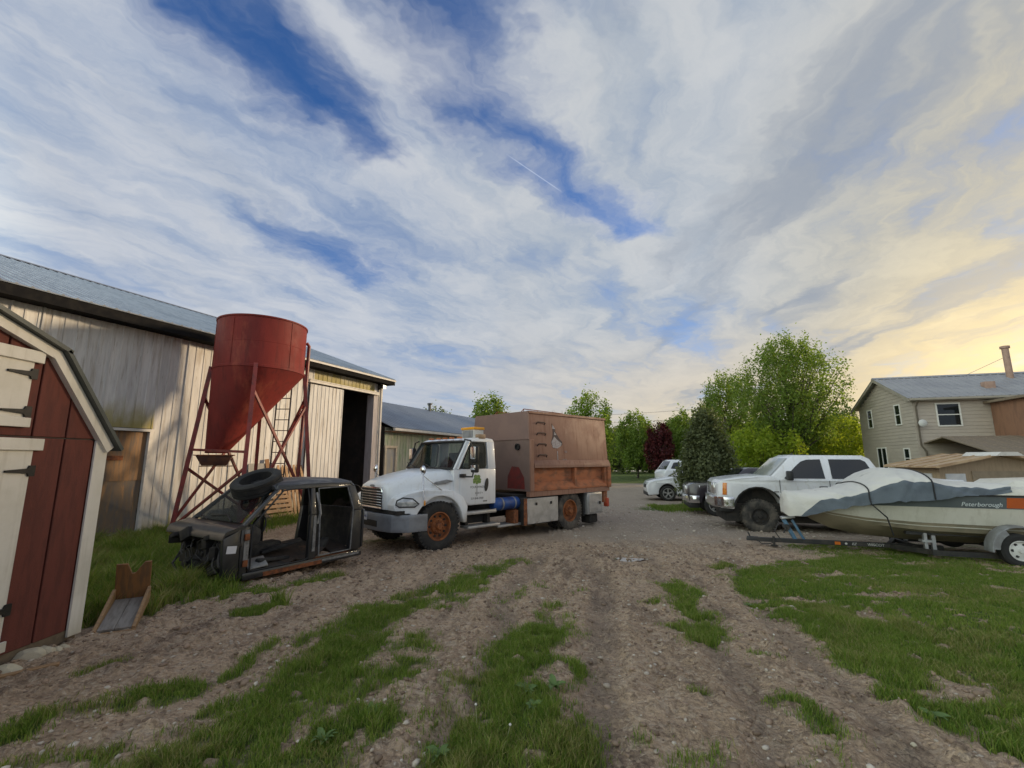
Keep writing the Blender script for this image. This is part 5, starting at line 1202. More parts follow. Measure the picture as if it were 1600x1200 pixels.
# cowl, dash and torn front bulkhead
cw = MB().loft([[wp(x, y, z) for y in (-.03, .25, Wd / 2, Wd - .25, Wd + .03)] + [wp(x, y, z - .05) for y in (Wd + .03, -.03)] for x, z in ((-.30, .70), (-.26, .765), (-.10, .81), (.0, .83))])
obj('cowl', cw, M['wblack'], wreck, ang=50)
obj('bulkhead', MB().b2((-.10, .02, .18), (-.04, Wd - .02, .76)), M['under'], wreck, smooth=False)
jk = MB()
for i in range(26):
    p = Vector((-.12 - .13 * random.random(), random.uniform(.05, Wd - .05), random.uniform(.20, .70)))
    jk.box(p, (random.uniform(.06, .26), random.uniform(.06, .28), random.uniform(.05, .20)), Matrix.Rotation(random.uniform(-.6, .6), 3, 'X') @ Matrix.Rotation(random.uniform(-.6, .6), 3, 'Z'))
obj('bulkhead_parts', jk, M['under'], wreck, bevel=.012)
hn = MB()
for i in range(16):
    y = random.uniform(.05, 1.3); p = Vector((-.2, y, random.uniform(.35, .7))); pts = [p]
    for k in range(5): p = p + Vector((random.uniform(-.08, .05), random.uniform(-.1, .1), -random.uniform(.03, .14))); pts.append(p)
    hn.tube(pts, random.uniform(.006, .018), 5)
obj('wiring_harness', hn, mat('dusty_hose', (.09, .085, .08), (.04, .04, .04), 9, 4, .8), wreck)
obj('wing_stub', MB().hexa([(-.26, -.02, .14), (-.04, -.02, .08), (-.04, .05, .08), (-.26, .05, .14), (-.29, -.03, .68), (-.06, -.03, .78), (-.06, .05, .78), (-.29, .05, .68)]), M['wblack'], wreck, bevel=.02)
obj('inspection_paper', MB().box((-.17, -.035, .52), (.13, .004, .10), Matrix.Rotation(.1, 3, 'Y')), mat('white_paper', (.66, .66, .70), rough=.7), wreck, smooth=False)
obj('dashboard', MB().loft([[wp(x, y, z) for x, z in ((.02, .80), (.16, .82), (.30, .72), (.30, .55), (.12, .48), (.02, .55))] for y in (.08, .5, 1.1, Wd - .08)]), M['winner'], wreck, bevel=.02)
obj('steering_column', MB().tube([(.25, .42, .66), (.42, .42, .72)], .035, 8).tube([(.44 + .05 * math.sin(a), .42 + .17 * math.cos(a), .72 + .16 * math.sin(a)) for a in np.linspace(0, 2 * math.pi, 16)[:-1]], .014, 6, closed=True), M['black'], wreck)
obj('console', MB().b2((.5, .66, .2), (1.0, .92, .42)), M['winner'], wreck, bevel=.03)
obj('loose_trim', MB().box((.60, .22, .24), (.62, .10, .05), Matrix.Rotation(.3, 3, 'Z') @ Matrix.Rotation(.12, 3, 'Y')).box((.9, .5, .36), (.6, .16, .05), Matrix.Rotation(-.4, 3, 'Z') @ Matrix.Rotation(-.25, 3, 'Y')).box((1.55, .35, .30), (.3, .12, .08), Matrix.Rotation(.5, 3, 'Z') @ Matrix.Rotation(-.5, 3, 'Y')), M['winner'], wreck, bevel=.015)
qd_ = [wp(-.03, .08, .84), wp(-.03, Wd - .08, .84), wp(.55, Wd - .10, 1.32), wp(.55, .10, 1.32)]
obj('windscreen', on_quad([qd_[1], qd_[0], qd_[3], qd_[2]], rpoly(.02, .02, .98, .97, .06, .04), 0, .006), glass('dusty_windscreen', (.66, .72, .74), .50, .03), wreck)
obj('wiper', MB().tube([wp(-.04, .30, .87), wp(.06, .62, .93), wp(.02, 1.0, .90)], .012, 5).tube([wp(-.06, .95, .86), wp(.0, 1.25, .90)], .012, 5), M['black'], wreck)
# things lying inside
ltp = obj('silver_panel', MB().b2((-.13, -.16, -.012), (.13, .16, .012)), mat('silver_case', (.33, .33, .32), (.25, .25, .25), 8, 4, .5), None, bevel=.006)
def wloc(x, y, z): return wreck.matrix_world @ Vector((x, y, z))
bpy.context.view_layer.update()
ltp.location = wloc(.30, .16, .245); ltp.rotation_euler = (.25, -.12, R(40)); tag(ltp, 'flat silver panel lying on the floor of the black cab shell', 'panel')
# loose tyre on the bonnet edge of the shell roof
ty = obj('tyre', tyre_mb(.37, .24, .235, 64, False), M['rubber'], None); ty.rotation_mode = 'QUATERNION'
bpy.context.view_layer.update()
nrm_ = Vector((-.40, -.12, .91)).normalized()
nw = (wreck.matrix_world.to_3x3() @ nrm_).normalized()
ty.rotation_quaternion = nw.to_track_quat('Y', 'Z'); ty.location = wloc(.47, .62, 1.375)
tag(ty, 'worn black tyre lying tilted on the windscreen and roof of the cab shell', 'tyre')
# ---------------------------------------------------------------- wooden tray with notched back
ctx, cty = GG(180, 985)
cr_ = thing('wooden_tray', 'small wooden tray with a V-notched upright end on the grass beside the red shed', 'wooden tray', (ctx, cty, gz(ctx, cty) + .0), R(29))
cr_.rotation_euler = (R(13), 0, R(29)); cr_.scale = (.92, 1, .92)
wd1 = mat('bare_pine', (.33, .20, .10), (.24, .15, .08), 6, 5, .75, st=(1, 6, 6), bump=.1); wd2 = mat('grey_plank', (.24, .22, .20), (.17, .15, .13), 5, 5, .8, st=(6, 1, 6), bump=.15); wd3 = mat('stained_board', (.24, .11, .035), (.15, .08, .035), 5, 5, .7, st=(6, 6, 1))
obj('base_board', MB().b2((-.145, -.04, .02), (-.002, .56, .045)), wd2, cr_, bevel=.003, seg=1); obj('base_board', MB().b2((.002, -.04, .02), (.145, .56, .045)), wd2, cr_, bevel=.003, seg=1)
for sg in (-1, 1): obj('side_rail', MB().prism([(-.06, .0), (.58, .0), (.58, .16), (-.06, .055)], sg * .147, sg * .180, 'x'), wd1, cr_, bevel=.003, seg=1)
obj('front_rail', MB().b2((-.19, -.085, -.005), (.19, -.062, .03)), wd1, cr_, bevel=.003, seg=1)
obj('notched_end', MB().prism([(-.165, .0), (.165, .0), (.165, .46), (.10, .46), (.015, .33), (-.015, .33), (-.06, .45), (-.165, .45)], .582, .610, 'y'), wd3, cr_, bevel=.003, seg=1)
# ---------------------------------------------------------------- stones, stick by the shed
def rock(px, py, sx, sy, sz, label, seed):
    x, y = GG(px, py); bm = bmesh.new(); bmesh.ops.create_icosphere(bm, subdivisions=3, radius=1); r0 = random.Random(seed)
    pl = [(Vector((r0.uniform(-1, 1), r0.uniform(-1, 1), r0.uniform(-.4, 1))).normalized(), r0.uniform(.62, .9)) for _ in range(9)]
    for vtx in bm.verts:
        for n_, d in pl:
            e = vtx.co.dot(n_) - d
            if e > 0: vtx.co -= n_ * e
        vtx.co = Vector((vtx.co.x * sx, vtx.co.y * sy, vtx.co.z * sz))
    me_ = bpy.data.meshes.new('rock'); bm.to_mesh(me_); bm.free()
    me_.materials.append(mat('limestone', (.50, .45, .33), (.42, .37, .28), 7, 6, .85, bump=.35, bs=40))
    o = bpy.data.objects.new('rock', me_); COL.objects.link(o); o.location = (x, y, gz(x, y) + sz * .45); o.rotation_euler = (0, 0, r0.uniform(-.4, .4))
    return tag(o, label, 'rock', 'stones by the shed')
rock(42, 1031, .125, .085, .065, 'largest pale limestone beside the red shed corner', 1); rock(72, 1024, .085, .07, .058, 'squarish limestone touching the largest stone by the shed', 2); rock(8, 1054, .10, .075, .05, 'pale stone at the left picture edge under the shed', 3)
rock(99, 1014, .05, .04, .03, 'small white stone nearest the shed corner board', 4); rock(88, 1018, .05, .04, .028, 'small tan stone behind the squarish limestone', 5); rock(110, 1008, .035, .03, .024, 'tiny white stone at the foot of the white corner board', 6); rock(1428, 1166, .02, .016, .014, 'small white pebble on the dirt in the bottom right', 7)
xa, ya = GG(32, 1058)
stk = obj('wood_stick', MB().b2((-.21, -.022, 0), (.21, .022, .026)), wd1, None, (xa, ya, gz(xa, ya) + .02), (.05, -.04, R(38)), bevel=.004, seg=1); tag(stk, 'short split stick of pale wood on the ground below the stones', 'stick')
xf, yf = GG(107, 958)
mk = thing('marker_flag', 'small red plastic marker on a wire beside the white shed corner', 'marker', (xf, yf, gz(xf, yf)), 0)
obj('wire', MB().tube([(0, 0, -.02), (.005, 0, .16)], .003, 5), M['steelgrey'], mk); obj('flag', MB().box((.02, 0, .14), (.045, .006, .035)), mat('red_plastic', (.55, .05, .02), rough=.5), mk, smooth=False)
# ---------------------------------------------------------------- pallets and boards against the barn
M['pal'] = mat('fresh_pallet_wood', (.44, .28, .15), (.36, .22, .12), 5, 5, .8, st=(1, 6, 6), rnd=.15, bump=.1); M['pal2'] = mat('dark_pallet_wood', (.16, .12, .085), (.10, .08, .06), 5, 5, .85, st=(1, 6, 6), rnd=.15)
def pallet(label, s_, off, tilt, m, hh=1.15, ww=1.0, roll=0.0, vertical=False):
    dv = (math.sin(R(BAZ)), math.cos(R(BAZ))); nv = (dv[1], -dv[0])
    x, y = BA[0] + dv[0] * s_ + nv[0] * off, BA[1] + dv[1] * s_ + nv[1] * off
    t = thing('pallet', label, 'pallet', (x, y, gz(x, y) - .02), 0, 'pallets leaning on the barn'); t.rotation_euler = (R(tilt), R(roll), BRZ)
    t.rotation_mode = 'XYZ'
    n_ = 7
    for i in range(n_):
        if vertical: obj('slat', MB().b2((i * ww / n_ + .01, -.02, 0), (i * ww / n_ + .095, 0, hh + random.uniform(-.06, .05))), m, t, smooth=False)
        else: obj('slat', MB().b2((0, -.02, i * hh / n_), (ww, 0, i * hh / n_ + .095)), m, t, smooth=False)
    for i in range(3):
        if vertical: obj('stringer', MB().b2((0, .002, .04 + i * (hh - .16) / 2), (ww, .09, .09 + i * (hh - .16) / 2)), m, t, smooth=False)
        else: obj('stringer', MB().b2((i * (ww - .05) / 2, .002, 0), (i * (ww - .05) / 2 + .05, .09, hh)), m, t, smooth=False)
    return t
pallet('bright upright-slatted pallet leaning on the barn behind the silo legs', 3.55, .42, -16, M['pal'], 1.75, 1.0, 0, True)
pallet('pallet with level slats low against the barn, seen through the cab shell', 2.75, .72, -30, M['pal'], 1.0, 1.0)
pallet('dark weathered pallet lying tilted beside the pale pallets', 2.0, 1.0, -52, M['pal2'], .9, .8, 0)
dv = (math.sin(R(BAZ)), math.cos(R(BAZ))); nv = (dv[1], -dv[0])
def wall_pt(s_, off): return BA[0] + dv[0] * s_ + nv[0] * off, BA[1] + dv[1] * s_ + nv[1] * off
xq, yq = wall_pt(2.55, .25)
sheet = obj('plywood_sheet', MB().b2((0, -.012, 0), (.62, 0, 1.65)), mat('grey_ply_sheet', (.36, .35, .33), (.28, .27, .25), 2.5, 5, .8, st=(4, 4, .7)), None, (xq, yq, gz(xq, yq) - .02), (R(-7), 0, BRZ), smooth=False); tag(sheet, 'grey plywood sheet leaning on the barn behind the silo', 'board')
xq, yq = wall_pt(3.25, .33)
pk = obj('brown_plank', MB().b2((0, -.02, 0), (.13, 0, 1.8)), wd3, None, (xq, yq, gz(xq, yq) - .02), (R(-9), R(-6), BRZ), smooth=False); tag(pk, 'reddish brown plank leaning beside the grey plywood sheet', 'plank')
# ---------------------------------------------------------------- orange garden tractor in front of the barn door
tx, ty_ = -4.55, 13.2
gt = thing('garden_tractor', 'small orange garden tractor half hidden between the cab shell and the truck', 'garden tractor', (tx, ty_, gz(tx, ty_)), R(-60))
M['torange'] = mat('tractor_orange', (.60, .22, .02), (.48, .17, .02), 5, 4, .45)
obj('hood', MB().hexa([(.25, -.22, .42), (.95, -.2, .42), (.95, .2, .42), (.25, .22, .42), (.25, -.19, .80), (.92, -.16, .72), (.92, .16, .72), (.25, .19, .80)]), M['torange'], gt, bevel=.04)
for sg in (-1, 1):
    obj('fender', MB().prism([(-.72 + .0, .48)] + [(-.40 + .38 * math.cos(t), .42 + .36 * math.sin(t)) for t in np.linspace(R(170), R(10), 10)] + [(-.02, .42), (-.12, .42)] + [(-.40 + .31 * math.cos(t), .42 + .29 * math.sin(t)) for t in np.linspace(R(10), R(170), 10)], sg * .26, sg * .50, 'y'), M['torange'], gt, bevel=.01)
    wheel(gt, (-.40, sg * .40, .28), .28, .22, .15, sg, M['rubber'], mat('cream_rim', (.55, .5, .38), rough=.5), 'slots', n=24)
    wheel(gt, (.72, sg * .36, .19), .19, .14, .10, sg, M['rubber'], MATS['cream_rim'], 'slots', n=20)
obj('seat', MB().b2((-.55, -.2, .62), (-.15, .2, .70)).b2((-.60, -.2, .68), (-.52, .2, .95)), M['black'], gt, bevel=.03)
obj('steering', MB().tube([(.25, 0, .78), (.10, 0, 1.02)], .02, 6).tube([(.09 + .05 * math.sin(a), .17 * math.cos(a), 1.03 + .14 * math.sin(a)) for a in np.linspace(0, 2 * math.pi, 14)[:-1]], .013, 5, closed=True), M['black'], gt)
obj('frame', MB().b2((-.6, -.2, .25), (.9, .2, .44)), M['under'], gt, smooth=False)
# ---------------------------------------------------------------- generic road vehicle builder
M['dglass'] = mat('tinted_vehicle_glass', (.016, .018, .020), rough=.05, spec=.7)
M['lampclear'] = mat('clear_lamp', (.55, .56, .57), (.75, .75, .75), 12, 2, .08, .4, spec=.8)
M['lampamber'] = mat('amber_turn_lamp', (.62, .16, .03), (.75, .30, .06), 9, 2, .15)
def arcp(cx, cz, r_, a0_, a1, n=12): return [(cx + r_ * math.cos(t), cz + r_ * math.sin(t)) for t in np.linspace(R(a0_), R(a1), n)]
def side_slab(poly, yf, sg, off, th):
    return MB().loft([[(x, sg * (yf(z) + off), z) for x, z in poly], [(x, sg * (yf(z) + off + th), z) for x, z in poly]])
def vehicle(name, label, cat, loc, rz, low, gh, Wv, paint, wins, wheels, group=None, rimstyle='spokes', rim=None, tm=None, lod=False, bev=.05, doors=(), handles=(), screen=None, wheel_tread=False, cab_paint=None):
    """low: side outline (x,z); gh: (xb0,xb1,xt0,xt1,zb,zt,wb,wt); wins: side window outlines; wheels: (x, R, width, rim radius)"""
    t = thing(name, label, cat, loc, rz, group)
    me_ = MB().prism(low, -Wv, Wv, 'y').mesh('body', bevel=bev, seg=3, ang=45)
    zm = sum(p[1] for p in low) / len(low)
    xf = max(p[0] for p in low); xr = min(p[0] for p in low)
    def shape(c):
        if c.x > xf - .7: c.y *= 1 - .16 * ((c.x - (xf - .7)) / .7) ** 2
        if c.x < xr + .5: c.y *= 1 - .08 * (((xr + .5) - c.x) / .5) ** 2
        return c
    body = obj('body', taper(me_, shape), paint, t)
    xb0, xb1, xt0, xt1, zb_, zt_, wb, wt = gh
    rings = []
    for k, (f, dx) in enumerate(((0, 0), (.5, .0), (.86, .0), (1.0, .10))):
        z = zb_ + (zt_ - zb_) * f; w_ = wb + (wt - wb) * f - (.05 if k == 3 else 0)
        a = xb0 + (xt0 - xb0) * f - dx; b = xb1 + (xt1 - xb1) * f + dx
        rings.append([(a, w_, z), (a + .05, w_ * .55, z), (a + .06, 0, z), (a + .05, -w_ * .55, z), (a, -w_, z), (b, -w_, z), (b, w_, z)])
    rings[-1] = [(x, y, z + (.02 if abs(y) < w_ * .8 else 0)) for x, y, z in rings[-1]]
    cab = obj('cabin', MB().loft(rings), cab_paint or paint, t, bevel=.035, seg=2, ang=50, bang=40)
    yf = lambda z: wb + (wt - wb) * min(1.0, (z - zb_) / (zt_ - zb_))
    for sg in (1, -1):
        for p in wins: obj('window', side_slab(p, yf, sg, .001, .008), M['dglass'], cab, bevel=.003, seg=1)
        for x in doors: obj('door_gap', MB().b2((x - .006, sg * (Wv + .001), .42), (x + .006, sg * (Wv - .012), zb_ - .01)), M['black'], body, smooth=False)
        for x, z in handles: obj('door_handle', MB().box((x, sg * (Wv + .018), z), (.19, .035, .06)), M['black'], body, bevel=.012)
        for (x, r_, w_, rr) in wheels: wheel(t, (x, sg * (Wv - w_ / 2 + .02), r_), r_, w_, rr, sg, tm or M['rubber'], rim or M['alu'], rimstyle, tread=wheel_tread, n=36)
    # windscreen and back glass
    def lp_(f, e): return (xb0 + (xt0 - xb0) * f, zb_ + (zt_ - zb_) * f)
    for xb, xt, s_ in ((xb0, xt0, 1), (xb1, xt1, -1)):
        q = []
        for f in (.08, .86):
            x = xb + (xt - xb) * f + (.055 if s_ > 0 else 0); z = zb_ + (zt_ - zb_) * f; w_ = (wb + (wt - wb) * f) * (.60 if s_ > 0 else .82)
            q.append([(x, w_, z), (x, -w_, z)])
        g = MB()
        n_ = Vector((zt_ - zb_, 0, -(xt - xb) * 1.0)).normalized() * (1 if s_ > 0 else -1)
        if n_.z < 0: n_ = -n_
        ring0 = []
        if s_ > 0:
            for f in (.06, .88):
                x = xb + (xt - xb) * f; z = zb_ + (zt_ - zb_) * f; w_ = wb + (wt - wb) * f
                row = [(x + .012, w_ * .94), (x + .05, w_ * .55), (x + .06, 0), (x + .05, -w_ * .55), (x + .012, -w_ * .94)]
                ring0.append([Vector((a, b_, z)) + n_ * .012 for a, b_ in row])
            vs = ring0[0] + ring0[1]
            g.add(vs, [(i, i + 1, i + 6, i + 5) for i in range(4)])
            obj('windscreen', g, screen or M['dglass'], cab)
        else:
            vs = [Vector(p) + n_ * .006 for p in (q[0][0], q[0][1], q[1][1], q[1][0])]
            g.add(vs, [(0, 1, 2, 3)]); obj('rear_window', g, M['dglass'], cab)
    obj('underbody', MB().b2((xr + .25, -Wv + .28, .26), (xf - .2, Wv - .28, .75)), M['under'], t, smooth=False)
    return t, body, cab
M['wpaint'] = mat('dusty_white_car_paint', (.76, .77, .80), (.70, .71, .73), 1.4, 5, .25, coat=.5, c3=(.50, .48, .44), n3=1.0, lo3=.58, hi3=.80, r2=.4, foot=((.36, .33, .28), .35, .75), streak=((.50, .47, .41), .35))
M['wpaint2'] = mat('clean_white_car_paint', (.72, .74, .77), (.68, .70, .73), 1.4, 5, .22, coat=.6)
M['npaint'] = mat('dark_plum_car_paint', (.030, .026, .034), (.045, .04, .045), 3, 4, .22, coat=.6)
M['spaint'] = mat('dark_silver_car_paint', (.10, .10, .105), (.13, .13, .13), 3, 4, .3, .4, coat=.5)
FWD = R(180 + 90 - 104)                          # heading of the parked row: left, a little towards us
# lifted white crew-cab pickup
PKC = (6.77, 13.14)
low = [(.92, .62), (.99, .92), (.96, 1.27), (.86, 1.36), (.4, 1.43), (-.22, 1.485), (-.40, 1.48), (-.50, 1.39), (-2.80, 1.39), (-2.83, 1.42), (-4.60, 1.42), (-4.66, 1.32), (-4.66, .70), (-3.80, .62)] + arcp(-3.2, .56, .56, 176, 4) + [(-2.58, .46), (-.68, .46)] + arcp(0, .58, .60, 186, 2)
pick, pbody, pcab = vehicle('pickup_truck', 'lifted white crew-cab pickup with dirty big tyres and tinted windows', 'pickup', (PKC[0], PKC[1], gz(*PKC) - .03), FWD, low,
    (-.28, -2.98, -.92, -2.68, 1.385, 2.02, .93, .78), .96, M['wpaint'],
    [[(-.66, 1.42), (-1.0, 1.76), (-1.12, 1.86), (-1.26, 1.91), (-1.58, 1.92), (-1.62, 1.42)], [(-1.78, 1.42), (-1.77, 1.92), (-2.50, 1.915), (-2.60, 1.86), (-2.78, 1.42)]],
    [(0, .43, .30, .21), (-3.2, .43, .30, .21)], rimstyle='slots', rim=M['under'], tm=M['dirtyrubber'], doors=(-.54, -1.70, -2.70), handles=((-1.54, 1.20), (-2.5, 1.20)), screen=mat('bright_windscreen', (.35, .38, .36), (.42, .43, .38), 2, 3, .08, .2, spec=.9), wheel_tread=True)
for sg in (1, -1):
    obj('headlight', MB().hexa([(.90, sg * .56, .98), (1.015, sg * .50, .98), (.92, sg * .83, .98), (.74, sg * .87, .98), (.90, sg * .56, 1.28), (.985, sg * .50, 1.28), (.90, sg * .83, 1.28), (.74, sg * .87, 1.28)]), M['lampclear'], pbody, bevel=.012)
    obj('turn_lamp', MB().hexa([(.76, sg * .86, .97), (.86, sg * .835, .97), (.86, sg * .87, .97), (.76, sg * .905, .97), (.74, sg * .86, 1.29), (.84, sg * .835, 1.29), (.84, sg * .87, 1.29), (.74, sg * .905, 1.29)]), M['lampamber'], pbody, bevel=.006)
    mm = obj('door_mirror', MB().box((-.74, sg * 1.12, 1.50), (.13, .20, .24)), M['black'], pcab, bevel=.03); obj('mirror_arm', MB().bar((-.72, sg * .92, 1.42), (-.74, sg * 1.06, 1.44), .06, .05), M['black'], mm, smooth=False)
    obj('torn_arch', MB().prism(arcp(0, .58, .625, 178, 8) + arcp(0, .58, .59, 8, 178), sg * .90, sg * .978, 'y'), M['under'], pbody, smooth=False)
    obj('fender_liner', MB().prism(arcp(0, .58, .59, 180, 0) + [(.59, .40), (-.59, .40)], sg * .40, sg * .52, 'y'), M['under'], pbody, smooth=False)
obj('grille', MB().b2((.985, -.5, .96), (1.01, .5, 1.28)), M['chrome'], pbody, bevel=.01)
obj('front_bumper', MB().loft([[(x, y, z) for x, y in ((.60, .98), (.86, .95), (1.06, .70), (1.11, 0), (1.06, -.70), (.86, -.95), (.60, -.98), (.60, -.88), (.88, -.80), (.98, 0), (.88, .80), (.60, .88))] for z in (.64, .68, .84, .92)]), M['chrome'], pick, bevel=.02)
obj('valance', MB().b2((.62, -.8, .52), (.95, .8, .64)), M['black'], pick, bevel=.02)
obj('aerial_fin', MB().prism([(-1.08, 2.03), (-1.22, 2.03), (-1.20, 2.09)], -.03, .03, 'y'), M['black'], pcab, smooth=False)
obj('lower_trim', MB().b2((-2.55, -.975, .47), (-.70, -.961, .57)).b2((-2.55, .961, .47), (-.70, .975, .57)), mat('dusty_grey_trim', (.24, .225, .20), (.17, .16, .15), 4, 4, .8), pbody, smooth=False)
obj('side_badge', MB().b2((-.50, .962, 1.06), (-.38, .970, 1.09)), M['steelgrey'], pbody, smooth=False)
obj('suspension', MB().b2((-.2, -.7, .34), (.2, .7, .5)).b2((-3.3, -.7, .36), (-3.1, .7, .52)), M['under'], pick, smooth=False)
# dark pickup behind it
low = [(.82, .48), (.88, .72), (.84, 1.0), (.70, 1.08), (-.45, 1.14), (-.62, 1.10), (-4.9, 1.14), (-4.95, .55), (-3.65, .50)] + arcp(-3.25, .42, .43, 176, 4) + [(-2.75, .38), (-.50, .38)] + arcp(0, .42, .44, 184, 2)
dk = (7.17, 16.6)
t_, b_, c_ = vehicle('dark_pickup_truck', 'dark plum pickup nosing out from behind the white pickup', 'pickup', (dk[0], dk[1], gz(*dk)), FWD, low, (-.45, -3.0, -1.05, -2.75, 1.11, 1.62, .84, .70), .90, M['npaint'],
    [[(-.85, 1.14), (-1.22, 1.52), (-1.75, 1.54), (-1.78, 1.14)], [(-1.88, 1.14), (-1.88, 1.54), (-2.6, 1.52), (-2.8, 1.14)]], [(0, .37, .25, .22), (-3.25, .37, .25, .22)])
for sg in (1, -1): obj('headlight', MB().hexa([(.70, sg * .50, .80), (.86, sg * .46, .80), (.78, sg * .76, .80), (.50, sg * .86, .86), (.70, sg * .50, 1.0), (.85, sg * .46, 1.0), (.74, sg * .77, 1.02), (.46, sg * .86, 1.02)]), M['lampclear'], b_, bevel=.01)
obj('grille', MB().b2((.85, -.42, .72), (.885, .42, .99)), M['chrome'], b_, bevel=.01)
obj('front_bumper', MB().loft([[(x, y, z) for x, y in ((.50, .91), (.75, .88), (.93, .6), (.96, 0), (.93, -.6), (.75, -.88), (.5, -.91), (.5, -.8), (.8, -.5), (.8, .5), (.5, .8))] for z in (.42, .68)]), M['chrome'], t_, bevel=.03)
obj('lower_valance', MB().b2((.5, -.75, .25), (.85, .75, .43)), M['black'], t_, bevel=.03)
# white SUV by the evergreen
low = [(.88, .26), (.95, .45), (.93, .72), (.84, .88), (.55, .98), (-.40, 1.12), (-.6, 1.10), (-3.4, 1.12), (-3.55, .95), (-3.55, .42), (-3.10, .28)] + arcp(-2.62, .38, .42, 184, -4) + [(-2.18, .24), (-.44, .24)] + arcp(0, .38, .42, 190, -10)
sv = (7.55, 22.7)
def suv(nm, label, loc, rz, paint, grp=None):
    t_, b_, c_ = vehicle(nm, label, 'suv', loc, rz, low, (-.25, -3.40, -1.15, -3.0, 1.08, 1.66, .86, .68), .91, paint,
        [[(-.78, 1.12), (-1.22, 1.50), (-1.60, 1.56), (-1.65, 1.12)], [(-1.75, 1.12), (-1.72, 1.56), (-2.5, 1.55), (-2.6, 1.13)], [(-2.68, 1.14), (-2.62, 1.54), (-2.95, 1.50), (-3.15, 1.18)]], [(0, .36, .23, .24), (-2.62, .36, .23, .24)], group=grp, doors=(-.55, -1.70, -2.6), handles=((-1.45, .98), (-2.4, .98)))
    for sg in (1, -1):
        obj('headlight', MB().hexa([(.74, sg * .52, .70), (.92, sg * .42, .68), (.86, sg * .66, .70), (.52, sg * .87, .80), (.72, sg * .52, .84), (.89, sg * .42, .80), (.80, sg * .68, .84), (.48, sg * .86, .90)]), M['lampclear'], b_, bevel=.01)
        obj('fog_lamp', MB().box((.86, sg * .68, .52), (.06, .12, .10)), M['black'], b_, bevel=.02)
        mm = obj('door_mirror', MB().box((-.72, sg * 1.0, 1.18), (.12, .20, .14)), paint, c_, bevel=.03)
    obj('lower_cladding', MB().b2((-2.2, -.918, .22), (-.42, -.90, .34)).b2((-2.2, .90, .22), (-.42, .918, .34)).b2((.70, -.70, .24), (.945, .70, .40)), M['black'], b_, smooth=False)
    obj('grille', MB().b2((.90, -.4, .58), (.94, .4, .76)), M['black'], b_, bevel=.01)
    return t_
suv('white_suv', 'white suv with alloy wheels half hidden by the evergreen', (sv[0], sv[1], gz(*sv)), R(171), M['wpaint2'])
p = AT(1056, 735, 40); suv('white_suv', 'white vehicle behind the suv, only its roof and rear showing left of the evergreen', (p[0] + 1.2, 40, gz(p[0], 40)), R(178), M['wpaint2'])
p = AT(1160, 740, 26); suv('white_suv', 'white vehicle roof showing behind the evergreen and dark cars', (p[0] - 1.2, 26, gz(p[0], 26) + .28), R(0), M['wpaint2'])
# silver-grey saloon between the evergreen and the white pickup
low2 = [(.80, .28), (.86, .48), (.80, .68), (.3, .80), (-.55, .88), (-3.2, .92), (-3.75, .88), (-3.8, .45), (-3.2, .30)] + arcp(-2.7, .33, .37, 184, -4) + [(-2.3, .22), (-.4, .22)] + arcp(0, .33, .37, 190, -10)
p = AT(1195, 745, 19.6)
vehicle('saloon_car', 'dark grey saloon with a bright roof line beyond the white pickup', 'car', (p[0] - .7, 19.6, gz(p[0], 19.6) + .10), R(186), low2, (-.50, -3.3, -1.25, -2.7, .88, 1.38, .80, .62), .86, M['spaint'],
    [[(-.95, .92), (-1.35, 1.26), (-1.85, 1.30), (-1.9, .92)], [(-2.0, .92), (-1.95, 1.30), (-2.5, 1.28), (-2.9, .94)]], [(0, .32, .21, .21), (-2.7, .32, .21, .21)])
# ---------------------------------------------------------------- boat on its trailer
BT = GG(1175, 853); BTAZ = 107.7; btz = gz(*BT)
brz = R(90 - BTAZ)
boat = thing('motor_boat', 'white and grey motor boat with orange stripe under a loose canvas cover', 'boat', (BT[0], BT[1], -.2), brz)
SEC = [(.84, .04, 1.04, .02, .93, .88), (1.1, .33, 1.07, .12, .78, .62), (1.5, .56, 1.11, .30, .66, .42), (2.0, .76, 1.15, .50, .58, .31), (2.8, .91, 1.19, .68, .52, .25), (4.0, .97, 1.20, .76, .50, .23), (5.2, .97, 1.20, .79, .49, .24), (6.3, .95, 1.20, .80, .48, .25)]
def interp(SEC, n):
    A = np.array(SEC); x = np.linspace(A[0, 0], A[-1, 0], n); return [tuple(np.interp(xx, A[:, 0], A[:, k]) for k in range(A.shape[1])) for xx in x]
SECI = interp(SEC, 34)
def hp(sec, f, sg, off=0):             # point on the topside, f=0 gunwale .. 1 chine
    x, g, zg, c, zc, zk = sec; y = g + (c - g) * f ** 1.25 + off
    return (x, sg * y, zg + (zc - zg) * f)
def band(f0, f1, off, m, nm, parent, x0=0, x1=99, sgs=(1, -1)):
    for sg in sgs:
        S = [s_ for s_ in SECI if x0 <= s_[0] <= x1]
        b = MB().loft([[hp(s_, f0, sg, off), hp(s_, (f0 + f1) / 2, sg, off), hp(s_, f1, sg, off), hp(s_, f1, sg, off - .012), hp(s_, (f0 + f1) / 2, sg, off - .012), hp(s_, f0, sg, off - .012)] for s_ in S])
        obj(nm, b, m, parent, ang=40)
M['gel'] = mat('aged_white_gelcoat', (.66, .64, .57), (.60, .58, .50), 1.6, 5, .32, c3=(.46, .44, .37), n3=1.2, lo3=.6, hi3=.8, streak=((.44, .41, .33), .35))
M['gelgrey'] = mat('grey_hull_stripe', (.125, .145, .155), (.10, .12, .13), 2, 4, .35); M['geltan'] = mat('dirty_tan_hull_bottom', (.30, .255, .18), (.20, .175, .125), 1.8, 5, .5)
